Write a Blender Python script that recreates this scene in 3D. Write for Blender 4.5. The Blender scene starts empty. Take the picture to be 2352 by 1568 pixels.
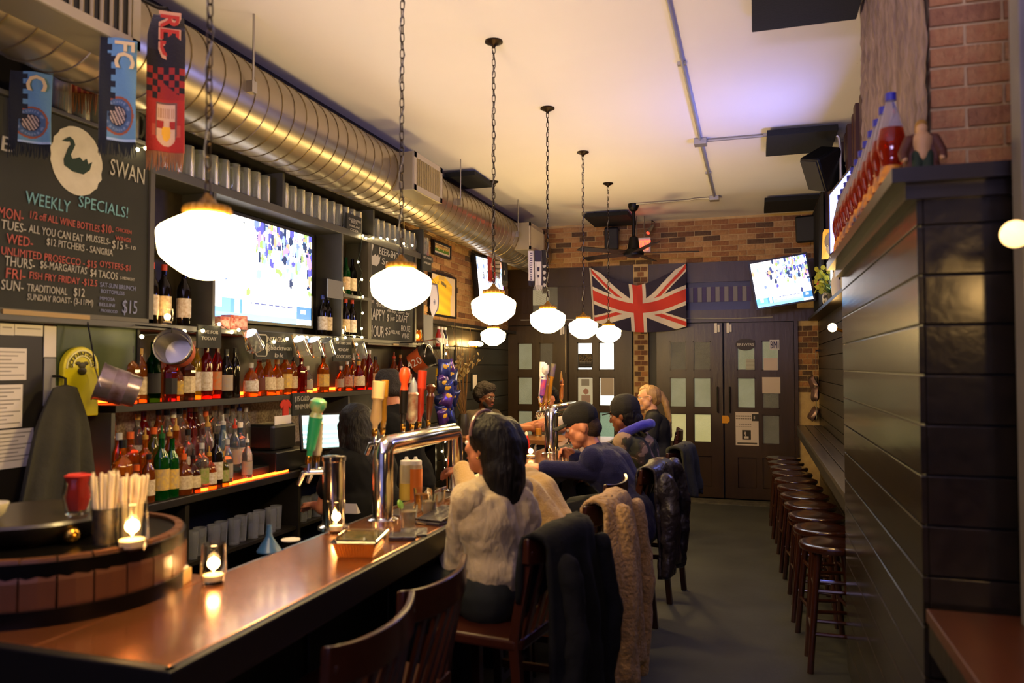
import bpy, bmesh, math, random
from mathutils import Vector, Matrix, Euler
random.seed(7)
SC = bpy.context.scene
COL = SC.collection
V = Vector
PI = math.pi

# ---------------------------------------------------------------- camera, world, big lights, exposure
FPX, CX, CY = 1760.0, 1176.0, 784.0
PITCH = math.atan(57 / FPX)
YAW = math.atan((1735 - CX) / FPX * math.cos(PITCH))
CAMP = V((0, 0, 1.6))
FW = V((-math.sin(YAW) * math.cos(PITCH), math.cos(YAW) * math.cos(PITCH), math.sin(PITCH)))
RT = V((math.cos(YAW), math.sin(YAW), 0))
UP = RT.cross(FW)
cam = bpy.data.cameras.new('camera')
cam.sensor_width = 36
cam.lens = FPX / 2352 * 36
cam.clip_start = 0.05
cam.dof.use_dof = True
cam.dof.focus_distance = 7.0
cam.dof.aperture_fstop = 2.4
camo = bpy.data.objects.new('camera', cam)
COL.objects.link(camo)
camo.location = CAMP
camo.rotation_euler = Matrix((RT, UP, -FW)).transposed().to_euler()
SC.camera = camo

world = bpy.data.worlds.new('world')
SC.world = world
world.use_nodes = True
world.node_tree.nodes['Background'].inputs[0].default_value = (0.30, 0.34, 0.5, 1)
world.node_tree.nodes['Background'].inputs[1].default_value = 0.05

def area(name, loc, target, sx, sy, power, col):
    l = bpy.data.lights.new(name, 'AREA')
    l.shape = 'RECTANGLE'; l.size = sx; l.size_y = sy; l.energy = power; l.color = col
    o = bpy.data.objects.new(name, l); COL.objects.link(o)
    o.location = loc
    o.rotation_euler = (V(target) - V(loc)).to_track_quat('-Z', 'Y').to_euler()
    return o
# added violet fill light, unseen behind the camera, tinting the ceiling
wl_ = area('violet_ceiling_wash', (-0.9, -2.10, 2.2), (-0.6, 2.0, 4.6), 3.0, .3, 62, (0.62, 0.54, 1.0))
wl_.data.spread = math.radians(70)

SC.view_settings.view_transform = 'Standard'
SC.view_settings.look = 'None'
SC.view_settings.exposure = 0.75
SC.view_settings.gamma = 1.0
SC.view_settings.use_curve_mapping = False

# ---------------------------------------------------------------- helpers
def at(u, v, x=None, y=None, z=None, d=None):
    r = RT * ((u - CX) / FPX) + UP * ((CY - v) / FPX) + FW
    if d is not None: s = d
    elif x is not None: s = x / r.x
    elif y is not None: s = y / r.y
    else: s = (z - 1.6) / r.z
    return CAMP + r * s
def yat(u, x): return at(u, 841, x=x).y

def lin(h):
    if isinstance(h, tuple): return h
    h = h.lstrip('#')
    c = [int(h[i:i + 2], 16) / 255 for i in (0, 2, 4)]
    return tuple(x / 12.92 if x <= .04045 else ((x + .055) / 1.055) ** 2.4 for x in c)

MC = {}
def mat(name, col='808080', rough=.5, metal=0, em=None, es=0, tr=0, noise=None, bump=None, coat=0, attr=None, alpha=1, ior=1.45, sheen=0, spec=None):
    """noise=(scale, second colour, contrast[, stretch xyz]); bump=(scale, strength[, stretch])"""
    if name in MC: return MC[name]
    m = bpy.data.materials.new(name); m.use_nodes = True
    nt = m.node_tree; N = nt.nodes; L = nt.links
    b = N['Principled BSDF']
    c = lin(col)
    b.inputs['Base Color'].default_value = (*c, 1)
    b.inputs['Roughness'].default_value = rough
    b.inputs['Metallic'].default_value = metal
    b.inputs['IOR'].default_value = ior
    if tr: b.inputs['Transmission Weight'].default_value = tr
    if coat: b.inputs['Coat Weight'].default_value = coat; b.inputs['Coat Roughness'].default_value = .12
    if spec is not None: b.inputs['Specular IOR Level'].default_value = spec
    if sheen: b.inputs['Sheen Weight'].default_value = sheen
    if alpha < 1: b.inputs['Alpha'].default_value = alpha
    def coords(stretch):
        tc = N.new('ShaderNodeTexCoord'); mp = N.new('ShaderNodeMapping')
        mp.inputs['Scale'].default_value = stretch
        L.new(tc.outputs['Object'], mp.inputs['Vector'])
        return mp.outputs['Vector']
    src = None
    if noise:
        n = N.new('ShaderNodeTexNoise'); n.inputs['Scale'].default_value = noise[0]; n.inputs['Detail'].default_value = 5
        L.new(coords(noise[3] if len(noise) > 3 else (1, 1, 1)), n.inputs['Vector'])
        r = N.new('ShaderNodeValToRGB')
        k = noise[2]
        r.color_ramp.elements[0].position = .5 - k; r.color_ramp.elements[1].position = .5 + k
        r.color_ramp.elements[0].color = (*c, 1); r.color_ramp.elements[1].color = (*lin(noise[1]), 1)
        L.new(n.outputs['Fac'], r.inputs['Fac']); src = r.outputs['Color']
        L.new(src, b.inputs['Base Color'])
    if attr:
        a = N.new('ShaderNodeAttribute'); a.attribute_name = 'Col'; src = a.outputs['Color']
        L.new(src, b.inputs['Base Color'])
    if bump:
        n = N.new('ShaderNodeTexNoise'); n.inputs['Scale'].default_value = bump[0]; n.inputs['Detail'].default_value = 6
        L.new(coords(bump[2] if len(bump) > 2 else (1, 1, 1)), n.inputs['Vector'])
        bp = N.new('ShaderNodeBump'); bp.inputs['Strength'].default_value = bump[1]; bp.inputs['Distance'].default_value = bump[3] if len(bump) > 3 else .02
        L.new(n.outputs['Fac'], bp.inputs['Height']); L.new(bp.outputs['Normal'], b.inputs['Normal'])
    if es:
        b.inputs['Emission Strength'].default_value = es
        if em: b.inputs['Emission Color'].default_value = (*lin(em), 1)
        elif src: L.new(src, b.inputs['Emission Color'])
        else: b.inputs['Emission Color'].default_value = (*c, 1)
    MC[name] = m
    return m

class MB:
    def __init__(s): s.v = []; s.f = []; s.m = []
    def add(s, vs, fs, mi=0):
        o = len(s.v); s.v += [V(p) for p in vs]
        for f in fs: s.f.append([o + i for i in f]); s.m.append(mi)
        return s
    def box(s, c, size, rot=None, mi=0, taper=1):
        x, y, z = (q / 2 for q in size)
        vs = [V((a * x * (taper if k > 0 else 1), b * y * (taper if k > 0 else 1), k * z)) for k in (-1, 1) for b in (-1, 1) for a in (-1, 1)]
        if rot is not None:
            R = rot if isinstance(rot, Matrix) else Euler(rot).to_matrix()
            vs = [R @ p for p in vs]
        vs = [p + V(c) for p in vs]
        return s.add(vs, [(0, 2, 3, 1), (4, 5, 7, 6), (0, 1, 5, 4), (2, 6, 7, 3), (0, 4, 6, 2), (1, 3, 7, 5)], mi)
    def bx(s, x0, x1, y0, y1, z0, z1, mi=0):
        return s.box(((x0 + x1) / 2, (y0 + y1) / 2, (z0 + z1) / 2), (abs(x1 - x0), abs(y1 - y0), abs(z1 - z0)), None, mi)
    def cyl(s, p0, p1, r0, r1=None, n=14, mi=0, caps=True):
        p0, p1 = V(p0), V(p1); r1 = r0 if r1 is None else r1
        d = (p1 - p0).normalized(); a = d.orthogonal().normalized(); b = d.cross(a)
        vs = [p + (a * math.cos(t) + b * math.sin(t)) * r for p, r in ((p0, r0), (p1, r1)) for t in (2 * PI * i / n for i in range(n))]
        fs = [(i, (i + 1) % n, n + (i + 1) % n, n + i) for i in range(n)]
        if caps: fs += [tuple(range(n - 1, -1, -1)), tuple(range(n, 2 * n))]
        return s.add(vs, fs, mi)
    def lathe(s, prof, n=20, c=(0, 0, 0), R=None, mi=0, sy=1, ribs=0, ribd=0, caps=True):
        vs = []; fs = []
        for r, z in prof:
            for i in range(n):
                t = 2 * PI * i / n
                q = r * (1 - ribd * (.5 + .5 * math.cos(ribs * t))) if ribs else r
                p = V((q * math.cos(t), q * math.sin(t) * sy, z))
                vs.append((R @ p if R else p) + V(c))
        for k in range(len(prof) - 1):
            for i in range(n):
                j = (i + 1) % n
                fs.append((k * n + i, k * n + j, (k + 1) * n + j, (k + 1) * n + i))
        if caps and prof[0][0] > 1e-5: fs.append(tuple(range(n - 1, -1, -1)))
        if caps and prof[-1][0] > 1e-5: fs.append(tuple((len(prof) - 1) * n + i for i in range(n)))
        return s.add(vs, fs, mi)
    def sph(s, c, r, n=12, m=8, mi=0, R=None):
        if not isinstance(r, (tuple, list)): r = (r, r, r)
        vs = [V((0, 0, r[2]))]; 
        for j in range(1, m):
            a = PI * j / m
            for i in range(n):
                t = 2 * PI * i / n
                vs.append(V((r[0] * math.sin(a) * math.cos(t), r[1] * math.sin(a) * math.sin(t), r[2] * math.cos(a))))
        vs.append(V((0, 0, -r[2])))
        if R is not None: vs = [R @ p for p in vs]
        vs = [p + V(c) for p in vs]
        fs = [(0, 1 + i, 1 + (i + 1) % n) for i in range(n)]
        for j in range(m - 2):
            for i in range(n):
                a = 1 + j * n + i; b = 1 + j * n + (i + 1) % n
                fs.append((a, a + n, b + n, b))
        e = len(vs) - 1; o = 1 + (m - 2) * n
        fs += [(e, o + (i + 1) % n, o + i) for i in range(n)]
        return s.add(vs, fs, mi)
    def tube(s, pts, r, n=8, mi=0, closed=False, caps=True):
        pts = [V(p) for p in pts]; k = len(pts)
        rs = r if isinstance(r, (list, tuple)) else [r] * k
        vs = []; fs = []; a = None
        for i, p in enumerate(pts):
            q0 = pts[i - 1] if (i > 0 or closed) else p
            q1 = pts[(i + 1) % k] if (i < k - 1 or closed) else p
            d = (q1 - q0)
            d = d.normalized() if d.length > 1e-9 else V((0, 0, 1))
            if a is None: a = d.orthogonal().normalized()
            else:
                a = a - d * a.dot(d)
                a = a.normalized() if a.length > 1e-6 else d.orthogonal().normalized()
            b = d.cross(a)
            vs += [p + (a * math.cos(t) + b * math.sin(t)) * rs[i] for t in (2 * PI * j / n for j in range(n))]
        for i in range(k if closed else k - 1):
            o = i * n; q = ((i + 1) % k) * n
            for j in range(n):
                fs.append((o + j, o + (j + 1) % n, q + (j + 1) % n, q + j))
        if caps and not closed: fs += [tuple(range(n - 1, -1, -1)), tuple((k - 1) * n + j for j in range(n))]
        return s.add(vs, fs, mi)
    def prism(s, poly, o, ax, ay, h, mi=0):
        o, ax, ay = V(o), V(ax), V(ay); nz = ax.cross(ay).normalized() * h; n = len(poly)
        vs = [o + ax * a + ay * b for a, b in poly]; vs += [p + nz for p in vs]
        fs = [tuple(range(n - 1, -1, -1)), tuple(range(n, 2 * n))] + [(i, (i + 1) % n, n + (i + 1) % n, n + i) for i in range(n)]
        return s.add(vs, fs, mi)
    def cone2(s, p0, r0, p1, r1, mi=0):          # round cone: for bodies
        s.sph(p0, r0, 12, 8, mi); s.sph(p1, r1, 12, 8, mi)
        if (V(p1) - V(p0)).length > 1e-4: s.cyl(p0, p1, r0 * .99, r1 * .99, 12, mi)
        return s
    def mesh(s, name, mats, smooth=40, org=(0, 0, 0)):
        me = bpy.data.meshes.new(name); o = V(org)
        me.from_pydata([p - o for p in s.v], [], s.f)
        for m in (mats if isinstance(mats, (list, tuple)) else [mats]): me.materials.append(m)
        if max(s.m, default=0): me.polygons.foreach_set('material_index', s.m)
        if smooth:
            me.shade_smooth(); me.set_sharp_from_angle(angle=math.radians(smooth))
        else: me.shade_flat()
        return me
    def build(s, name, mats, parent=None, smooth=40, bevel=0, org=None):
        if org is None: org = parent_org(parent) if parent else (0, 0, 0)
        return link(name, s.mesh(name, mats, smooth, org), parent, bevel)

ORG = {}
def parent_org(p): return ORG.get(p.name, (0, 0, 0)) if p else (0, 0, 0)
def link(name, me, parent=None, bevel=0):
    o = bpy.data.objects.new(name, me); COL.objects.link(o)
    if parent: o.parent = parent; ORG[o.name] = parent_org(parent)
    if bevel:
        b = o.modifiers.new('bevel', 'BEVEL'); b.width = bevel; b.segments = 2; b.limit_method = 'ANGLE'
    return o
def tag(o, label=None, cat=None, group=None, kind=None):
    if label: o['label'] = label
    if cat: o['category'] = cat
    if group: o['group'] = group
    if kind: o['kind'] = kind
    return o
def thing(name, label, cat, loc=(0, 0, 0), rz=0, group=None, world=True):
    """Empty at the base. world=True: parts are given in world coordinates; else in local ones."""
    o = bpy.data.objects.new(name, None); COL.objects.link(o); o.empty_display_size = .1
    o.location = loc; o.rotation_euler = (0, 0, rz)
    ORG[o.name] = tuple(loc) if world else (0, 0, 0)
    return tag(o, label, cat, group)
def single(name, mb, m, label, cat, loc=None, group=None, smooth=40, bevel=0, kind=None):
    """One-mesh thing, vertices in world coordinates, origin moved to its base."""
    xs = [p.x for p in mb.v]; ys = [p.y for p in mb.v]; zs = [p.z for p in mb.v]
    org = loc or ((min(xs) + max(xs)) / 2, (min(ys) + max(ys)) / 2, min(zs))
    o = mb.build(name, m, None, smooth, bevel, org)
    o.location = org; ORG[o.name] = tuple(org)
    return tag(o, label, cat, group, kind)
def struct(name, mb, m, parent=None, smooth=0, bevel=0):
    o = mb.build(name, m, parent, smooth, bevel)
    if not parent: o['kind'] = 'structure'
    return o
def copy_tree(o, parent=None):
    c = o.copy(); COL.objects.link(c); c.parent = parent
    for ch in list(o.children): copy_tree(ch, c)
    return c
def dup(o, loc=None, rz=None, label=None, group=None):
    c = copy_tree(o)
    if loc is not None: c.location = loc
    if rz is not None: c.rotation_euler.z = rz
    if label: c['label'] = label
    if group: c['group'] = group
    return c

def text(s, size, m, parent, o, right=(0, 1, 0), up=(0, 0, 1), align='CENTER', name='lettering', ext=.0008, sx=1, shear=0, bold=0):
    cu = bpy.data.curves.new(name, 'FONT'); cu.body = s; cu.size = size; cu.align_x = align; cu.extrude = ext
    cu.resolution_u = 2; cu.shear = shear; cu.offset = bold
    tmp = bpy.data.objects.new(name, cu)
    me = bpy.data.meshes.new_from_object(tmp)
    bpy.data.objects.remove(tmp); bpy.data.curves.remove(cu)
    r, u = V(right).normalized(), V(up).normalized(); n = r.cross(u)
    M = Matrix((r, u, n)).transposed().to_4x4()
    M.translation = V(o) - V(parent_org(parent)) + n * .002
    if sx != 1: me.transform(Matrix.Diagonal((sx, 1, 1, 1)))
    me.transform(M)
    me.materials.clear(); me.materials.append(m)
    return link(name, me, parent)

def paint(name, parent, m, posf, colf, nu, nv, thick=0, smooth=True):
    """Grid sheet with its printed colours: posf(a,b)->world point, colf(a,b)->srgb triple 0..1; a right, b up, both 0..1."""
    org = V(parent_org(parent))
    vs = [V(posf(i / nu, j / nv)) - org for j in range(nv + 1) for i in range(nu + 1)]
    fs = []; cs = []
    for j in range(nv):
        for i in range(nu):
            k = j * (nu + 1) + i
            fs.append((k, k + 1, k + nu + 2, k + nu + 1))
            c = colf((i + .5) / nu, (j + .5) / nv)
            cs.append(c if not isinstance(c, str) else tuple(int(c[q:q + 2], 16) / 255 for q in (0, 2, 4)))
    me = bpy.data.meshes.new(name); me.from_pydata(vs, [], fs); me.materials.append(m)
    ca = me.color_attributes.new('Col', 'FLOAT_COLOR', 'CORNER')
    buf = []
    for c in cs:
        l = [x / 12.92 if x <= .04045 else ((x + .055) / 1.055) ** 2.4 for x in c[:3]] + [1]
        buf += l * 4
    ca.data.foreach_set('color', buf)
    if smooth: me.shade_smooth()
    o = link(name, me, parent)
    if thick:
        md = o.modifiers.new('solid', 'SOLIDIFY'); md.thickness = thick; md.offset = -1
    return o
def plane(o, r, u):
    o, r, u = V(o), V(r), V(u)
    return lambda a, b: o + r * a + u * b

# ---------------------------------------------------------------- shared materials
DARKWOOD = mat('dark_painted_wood', '17130e', .42, noise=(9, '241c12', .3, (1, 1, .25)), bump=(30, .15, (1, 1, .2)))
BLACKWALL = mat('black_wall_paint', '15120e', .5, noise=(6, '211c14', .3))
GLOSSPLANK = mat('glossy_black_brown_plank', '15120d', .22, noise=(7, '2b2318', .3, (4, 1, 4)), bump=(9, .06, (3, .35, 3)), coat=.3)
CHAIRWOOD = mat('mahogany_stain', '2a120a', .28, noise=(12, '3c1a0e', .3, (1, 1, .2)), coat=.4)
BRICKS = [mat('brick_%d' % i, c, .85, noise=(30, d, .25), bump=(60, .5)) for i, (c, d) in enumerate(
    [('95683f', '7a4f30'), ('a8804f', '8c6038'), ('7a5334', '5c3c26'), ('b38d5c', '987045'), ('624a34', '483424'), ('925c34', 'a67a48')])]
MORTAR = mat('mortar', 'c4a873', .95, noise=(14, 'a98c5c', .3), bump=(40, .4))
CHROME = mat('polished_steel', 'd8d4cc', .12, metal=1)
STEEL = mat('brushed_steel', 'a8a49c', .32, metal=1)
BRASS = mat('brass', 'b98a36', .25, metal=1)
BLACKPL = mat('black_plastic', '0e0e0f', .38)
BLACKMET = mat('black_metal', '141210', .4, metal=.6)
WHITEPL = mat('white_plastic', 'd8d2c4', .45)
GLASS = mat('clear_glass', 'f4f6f4', .03, tr=1, ior=1.35)
MUGGLASS = mat('thick_mug_glass', 'e6ebe6', .08, tr=.9, ior=1.4)
PRINT = mat('printed_surface', '808080', .7, attr=1)
CLOTHPRINT = mat('printed_cloth', '808080', .9, attr=1, bump=(90, .2), sheen=.2)
CHALKW = mat('chalk_white', 'a8a498', .95)
CHALKB = mat('chalk_blue', '6a9aa2', .95)
CHALKR = mat('chalk_red', 'a8564c', .95)
CHALKV = mat('chalk_violet', '7c82a4', .95)
CHALKBOARD = mat('chalkboard_slate', '1e1f1b', .8, noise=(4, '2c2d28', .35))
PAPER = mat('white_paper', 'd6cfc2', .8)
# ================================================================ THE SETTING
XL, XR, YB, YF, ZC = -3.1, .70, 9.57, -2.5, 3.41
CONC = mat('dark_concrete', '35362f', .55, noise=(3, '4a4b42', .3), bump=(40, .08))
struct('floor', MB().bx(XL - .1, 1.3, YF - .1, YB + .2, -.1, 0), CONC)
struct('ceiling', MB().bx(XL - .1, 1.3, YF - .1, YB + .2, ZC, ZC + .1), mat('white_ceiling_paint', 'dedad6', .85, noise=(1.2, 'e6e2de', .4)))
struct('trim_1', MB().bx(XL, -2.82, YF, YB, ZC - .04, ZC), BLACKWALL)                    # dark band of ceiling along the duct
struct('trim_2', MB().bx(-1.2, .5, 9.25, YB, 0, .012), mat('worn_threshold_tile', '6a6553', .6, noise=(18, '3b382e', .2)))
struct('wall_front', MB().bx(XL, 1.3, YF - .12, YF, 0, ZC), BLACKWALL)
w1 = struct('window_assumed', MB().bx(-2.5, .7, YF, YF + .03, .9, 3.1), mat('assumed_window_glow', '20263a', .1, em='8c8cd0', es=.6))  # assumed street window, unseen behind the camera, glowing to add bluish light
for i, (a, b, c, d) in enumerate(((-2.55, .75, 3.1, 3.18), (-2.55, .75, .82, .9), (-2.56, -2.5, .82, 3.18), (.7, .76, .82, 3.18), (-.93, -.87, .9, 3.1))):
    struct('assumed_window_frame', MB().bx(a, b, YF, YF + .07, c, d), DARKWOOD, w1)

# ---- bricks
BRK = {}
def brick_me(L, H, D, k, ax):
    key = (round(L, 3), H, k, ax)
    if key not in BRK:
        s = (L, D, H) if ax == 'x' else (D, L, H)
        BRK[key] = MB().box((0, 0, 0), s, None, 0).mesh('brick', BRICKS[k], 0)
    return BRK[key]
def bricks(parent, a0, a1, z0, z1, plane_c, ax, out, keep=lambda a, z: True, L=.195, H=.055, pz=.065, seed=1, pal=None):
    """ax: axis along the wall; plane_c: the mortar face; out: +1/-1 side the brick faces stick out to."""
    rnd = random.Random(seed); D = .05; row = 0; z = z0; n = 0
    while z + H <= z1 + .001:
        a = a0 - (L / 2 + .005 if row % 2 else 0)
        while a < a1 - .03:
            s, e = max(a, a0), min(a + L, a1)
            if e - s > .035 and keep((s + e) / 2, z):
                k = rnd.choice(pal or [0, 0, 1, 1, 2, 3, 3, 4, 5])
                o = bpy.data.objects.new('brick', brick_me(e - s, H, D, k, ax)); COL.objects.link(o); o.parent = parent
                c = plane_c - out * (D / 2 - .007 - rnd.random() * .007)
                m = (s + e) / 2
                o.location = (m, c, z + H / 2) if ax == 'x' else (c, m, z + H / 2)
                o.rotation_euler = (rnd.uniform(-.02, .02), rnd.uniform(-.02, .02), rnd.uniform(-.015, .015)); n += 1
            a += L + .01
        z += pz; row += 1
    return n
wb = struct('wall_back', MB().bx(XL - .1, 1.3, YB + .05, YB + .2, 0, ZC).bx(XL, XR, YB, YB + .06, 2.86, ZC, 1).bx(-1.44, -1.26, YB - .03, YB + .06, 0, 2.87, 1), [BLACKWALL, MORTAR])
bricks(wb, XL + .05, XR, 2.868, ZC, YB, 'x', -1, seed=3)
bricks(wb, -1.43, -1.27, .70, 2.86, YB - .03, 'x', -1, L=.075, seed=4, pal=[0, 2, 2, 4, 5, 1])
# ---- left wall: mortar bed with bricks above a plank dado
wl = struct('wall_left', MB().bx(XL - .12, XL, YF, YB + .1, 0, ZC).bx(XL, XL + .012, 6.42, YB, 2.06, ZC, 1), [BLACKWALL, MORTAR])
bricks(wl, 6.44, YB - .05, 2.07, 3.12, XL + .012, 'y', 1, seed=5)
for i in range(10):
    struct('plank', MB().bx(XL, XL + .02, 6.42, YB, .06 + i * .195, .06 + i * .195 + .186), mat('dark_olive_plank', '1f1b12', .4, noise=(8, '2c2618', .3, (1, .2, 1)), bump=(20, .15, (1, .2, 1))), wl, bevel=.003)
struct('trim_3', MB().bx(XL, XL + .13, 6.42, YB, 2.02, 2.055), DARKWOOD)
# ---- right wall with plank dado, drink shelf and brown slats above
RPL = mat('black_brown_wall_plank', '1c1811', .38, noise=(7, '2f281c', .3, (1, .2, 1)), bump=(18, .2, (1, .2, 1)))
wr = struct('wall_right', MB().bx(XR + .02, 1.3, 4.0, YB + .1, 0, ZC).bx(1.15, 1.3, YF, 4.0, 0, ZC), BLACKWALL)
for i in range(15):
    z = .07 + i * .137
    struct('plank', MB().bx(XR, XR + .03, 4.28, YB, z, z + .131), RPL, wr, bevel=.003)
SLATM = mat('brown_wood_slat', '4a2a1a', .45, noise=(10, '35201a', .3, (1, 1, .15)))
for i in range(22):
    y = 4.45 + i * .235
    struct('slat', MB().bx(XR - .025 - (i % 2) * .01, XR + .02, y, y + (.11 if i % 3 else .08), 2.17, ZC - .02), SLATM, wr)
struct('trim_4', MB().bx(.575, XR, 4.28, 9.3, 2.115, 2.145), DARKWOOD)                 # shelf along the right wall
# drink ledges: three boards each
LEDGE = mat('worn_ledge_board', '4b4239', .38, noise=(14, '2b2420', .35, (1, .12, 1)), bump=(25, .25, (1, .15, 1)), coat=.2)
LEDGE2 = mat('orange_brown_ledge_board', '5a2f17', .33, noise=(12, '3d2011', .35, (1, .12, 1)), coat=.3)
for nm, y0, y1, mm in (('wall_ledge', 4.29, 9.1, LEDGE), ('window_ledge', -.2, 2.32, LEDGE2)):
    x1 = XR - .003 if y0 > 3 else 1.14
    t = thing(nm, 'long worn grey plank drink ledge fixed along the dark plank wall' if y0 > 3 else 'orange-brown plank ledge in front of the plank-clad chimney breast', 'ledge', (.43, y0, 0))
    w = (x1 - .43) / 3
    for i in range(3):
        MB().bx(.43 + i * w, .43 + (i + 1) * w - .006, y0, y1, .915, .95).build('board', mm, t, 0, .003)
    MB().bx(.435, .46, y0 + .01, y1 - .01, .84, .915).build('apron', DARKWOOD, t, 0)
    for k in range(5 if y0 > 3 else 3):
        y = y0 + .15 + k * (y1 - y0 - .3) / (4 if y0 > 3 else 2)
        MB().prism([(0, 0), (.2, 0), (0, -.22)], (x1, y, .915), (-1, 0, 0), (0, 0, 1), .03).build('bracket', BLACKMET, t, 0)
# ---- plank-clad chimney breast with mantel, plaster and brick stack above
ch = struct('wall_chimney', MB().bx(.445, .80, 2.37, 4.26, 0, 2.09), BLACKWALL)
z = 1.58 - .137 * 11
ZS = []
while z < 2.09: ZS.append(z); z += .137
for z in ZS:
    z0, z1 = max(z, .02), min(z + .131, 2.09)
    struct('plank', MB().bx(.43, .446, 2.352, 4.27, z0, z1), GLOSSPLANK, ch, bevel=.002)
    struct('plank', MB().bx(.447, .66, 2.35, 2.372, z0, z1), GLOSSPLANK, ch, bevel=.002)
    struct('plank', MB().bx(.664, .80, 2.345, 2.372, z0, z1), GLOSSPLANK, ch, bevel=.002)
struct('trim_5', MB().bx(.36, .84, 2.29, 4.30, 2.10, 2.14).bx(.40, .82, 2.33, 4.28, 2.06, 2.10), mat('mantel_dark_wood', '16110b', .3, noise=(8, '241b10', .3), coat=.3))
PLASTER = mat('rough_lavender_plaster', '9a847c', .95, noise=(20, '5c4a48', .25, (1, 1, .3)), bump=(22, 1.0, (1, 1, .3), .08))
def plast():
    b = MB(); ny, nz = 40, 40; rnd = random.Random(2)
    g = [[V((.52 + rnd.uniform(-.006, .006), 2.66 + (4.16 - 2.66) * i / ny, 2.141 + (ZC - 2.141) * j / nz)) for j in range(nz + 1)] for i in range(ny + 1)]
    vs = [p for r in g for p in r]; fs = [(i * (nz + 1) + j, i * (nz + 1) + j + 1, (i + 1) * (nz + 1) + j + 1, (i + 1) * (nz + 1) + j) for i in range(ny) for j in range(nz)]
    b.add(vs, fs); b.bx(.535, .80, 2.68, 4.15, 2.141, ZC, 1); return b
cu = struct('wall_chimney_stack', plast(), [PLASTER, MORTAR], smooth=60)
bricks(cu, .535, .80, 2.15, ZC, 2.68, 'x', -1, seed=8, pal=[5, 0, 1, 5])
# grey post beside the chimney breast
struct('trim_6', MB().bx(.632, .75, 2.17, 2.25, .95, ZC), mat('grey_painted_post', '6a6560', .5, noise=(6, '57524c', .3)), bevel=.004)
struct('wall_pier', MB().bx(.84, 1.15, 2.0, 3.9, .96, ZC), BLACKWALL)

# ---- doors: four leaves with six panes each
DOORM = mat('door_dark_brown_paint', '2a1b0c', .36, noise=(8, '3c2811', .3, (1, 1, .2)), bump=(25, .1, (1, 1, .2)))
def pane_mat(name, c1, c2, es):
    if name in MC: return MC[name]
    m = mat(name, c1, .25, noise=(5, c2, .35, (1, 1, 1)), bump=(120, .3), es=es)
    return m
FROST = [pane_mat('frosted_pane_%d' % i, a, b, e) for i, (a, b, e) in enumerate((('7d7a58', '9a9878', .35), ('74785c', '8c907a', .28), ('a09c66', 'aca87a', .42), ('e4eeea', 'f6fbf6', .9), ('4a463a', '5e5a48', .16), ('6a8a7a', '84a490', .32)))]
PZ = ((1.55, 1.905), (1.10, 1.465), (.68, 1.03))
DOORS = (('door_1', -3.08, -2.29, (-2.95, -2.75, -2.66, -2.47), ((1, 4), (1, 1), (1, 1))),
         ('door_2', -2.27, -1.46, (-2.16, -1.96, -1.88, -1.68), ((3, 3), (3, 3), (5, 5))),
         ('door_3', -1.16, -.375, (-1.0, -.80, -.72, -.51), ((4, 4), (1, 1), (2, 2))),
         ('door_4', -.355, .43, (-.21, 0, .07, .27), ((1, 1), (1, 4), (4, 4))))
YD = YB - .03
LEAF = {}
for nm, x0, x1, px, pm in DOORS:
    b = MB(); a, c, d, e = px
    b.bx(x0, a, YD, YD + .05, .03, 2.12).bx(c, d, YD, YD + .05, .68, 1.905).bx(e, x1, YD, YD + .05, .03, 2.12)
    b.bx(a, e, YD, YD + .05, 1.905, 2.12).bx(a, e, YD, YD + .05, .52, .68)
    b.bx(a, c, YD, YD + .05, 1.465, 1.55).bx(d, e, YD, YD + .05, 1.465, 1.55).bx(a, c, YD, YD + .05, 1.03, 1.10).bx(d, e, YD, YD + .05, 1.03, 1.10)
    b.bx(a, e, YD, YD + .05, .03, .16).bx(c, d, YD, YD + .05, .16, .52)
    o = struct(nm, b, DOORM); LEAF[nm] = o
    for r, (z0, z1) in enumerate(PZ):
        for q in range(2):
            xa, xb = (a, c) if q == 0 else (d, e)
            struct('pane', MB().bx(xa, xb, YD + .02, YD + .032, z0, z1), FROST[pm[r][q]], o)
            fr = MB().bx(xa, xa + .012, YD + .005, YD + .02, z0, z1).bx(xb - .012, xb, YD + .005, YD + .02, z0, z1).bx(xa, xb, YD + .005, YD + .02, z0, z0 + .012).bx(xa, xb, YD + .005, YD + .02, z1 - .012, z1)
            struct('pane_bead', fr, DOORM, o)
    for xa, xb in ((a, c), (d, e)):
        struct('panel', MB().bx(xa, xb, YD + .02, YD + .04, .16, .52), DOORM, o, bevel=.004)
    hx = x1 - .06 if nm in ('door_1', 'door_3') else x0 + .06
    if nm in ('door_3', 'door_4'):
        h = MB().tube([(hx, YD, 1.05), (hx, YD - .045, 1.05), (hx, YD - .045, 1.35), (hx, YD, 1.35)], .009)
        h.build('pull_handle', BLACKMET, o)
    MB().bx(hx - .03, hx + .0, YD - .02, YD, 2.0, 2.12).bx(hx + .005, hx + .03, YD - .025, YD, 2.01, 2.10).build('door_bolt', WHITEPL, o, 0, .003)
MB().prism([(0, -.045), (.06, -.045), (.085, -.02), (.085, .02), (.06, .045), (0, .045)], (-.385, YD - .001, .965), (1, 0, 0), (0, 0, 1), .004).build('door_latch_plate', mat('orange_latch', 'c98a1c', .35, metal=.4), LEAF['door_3'])
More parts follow.
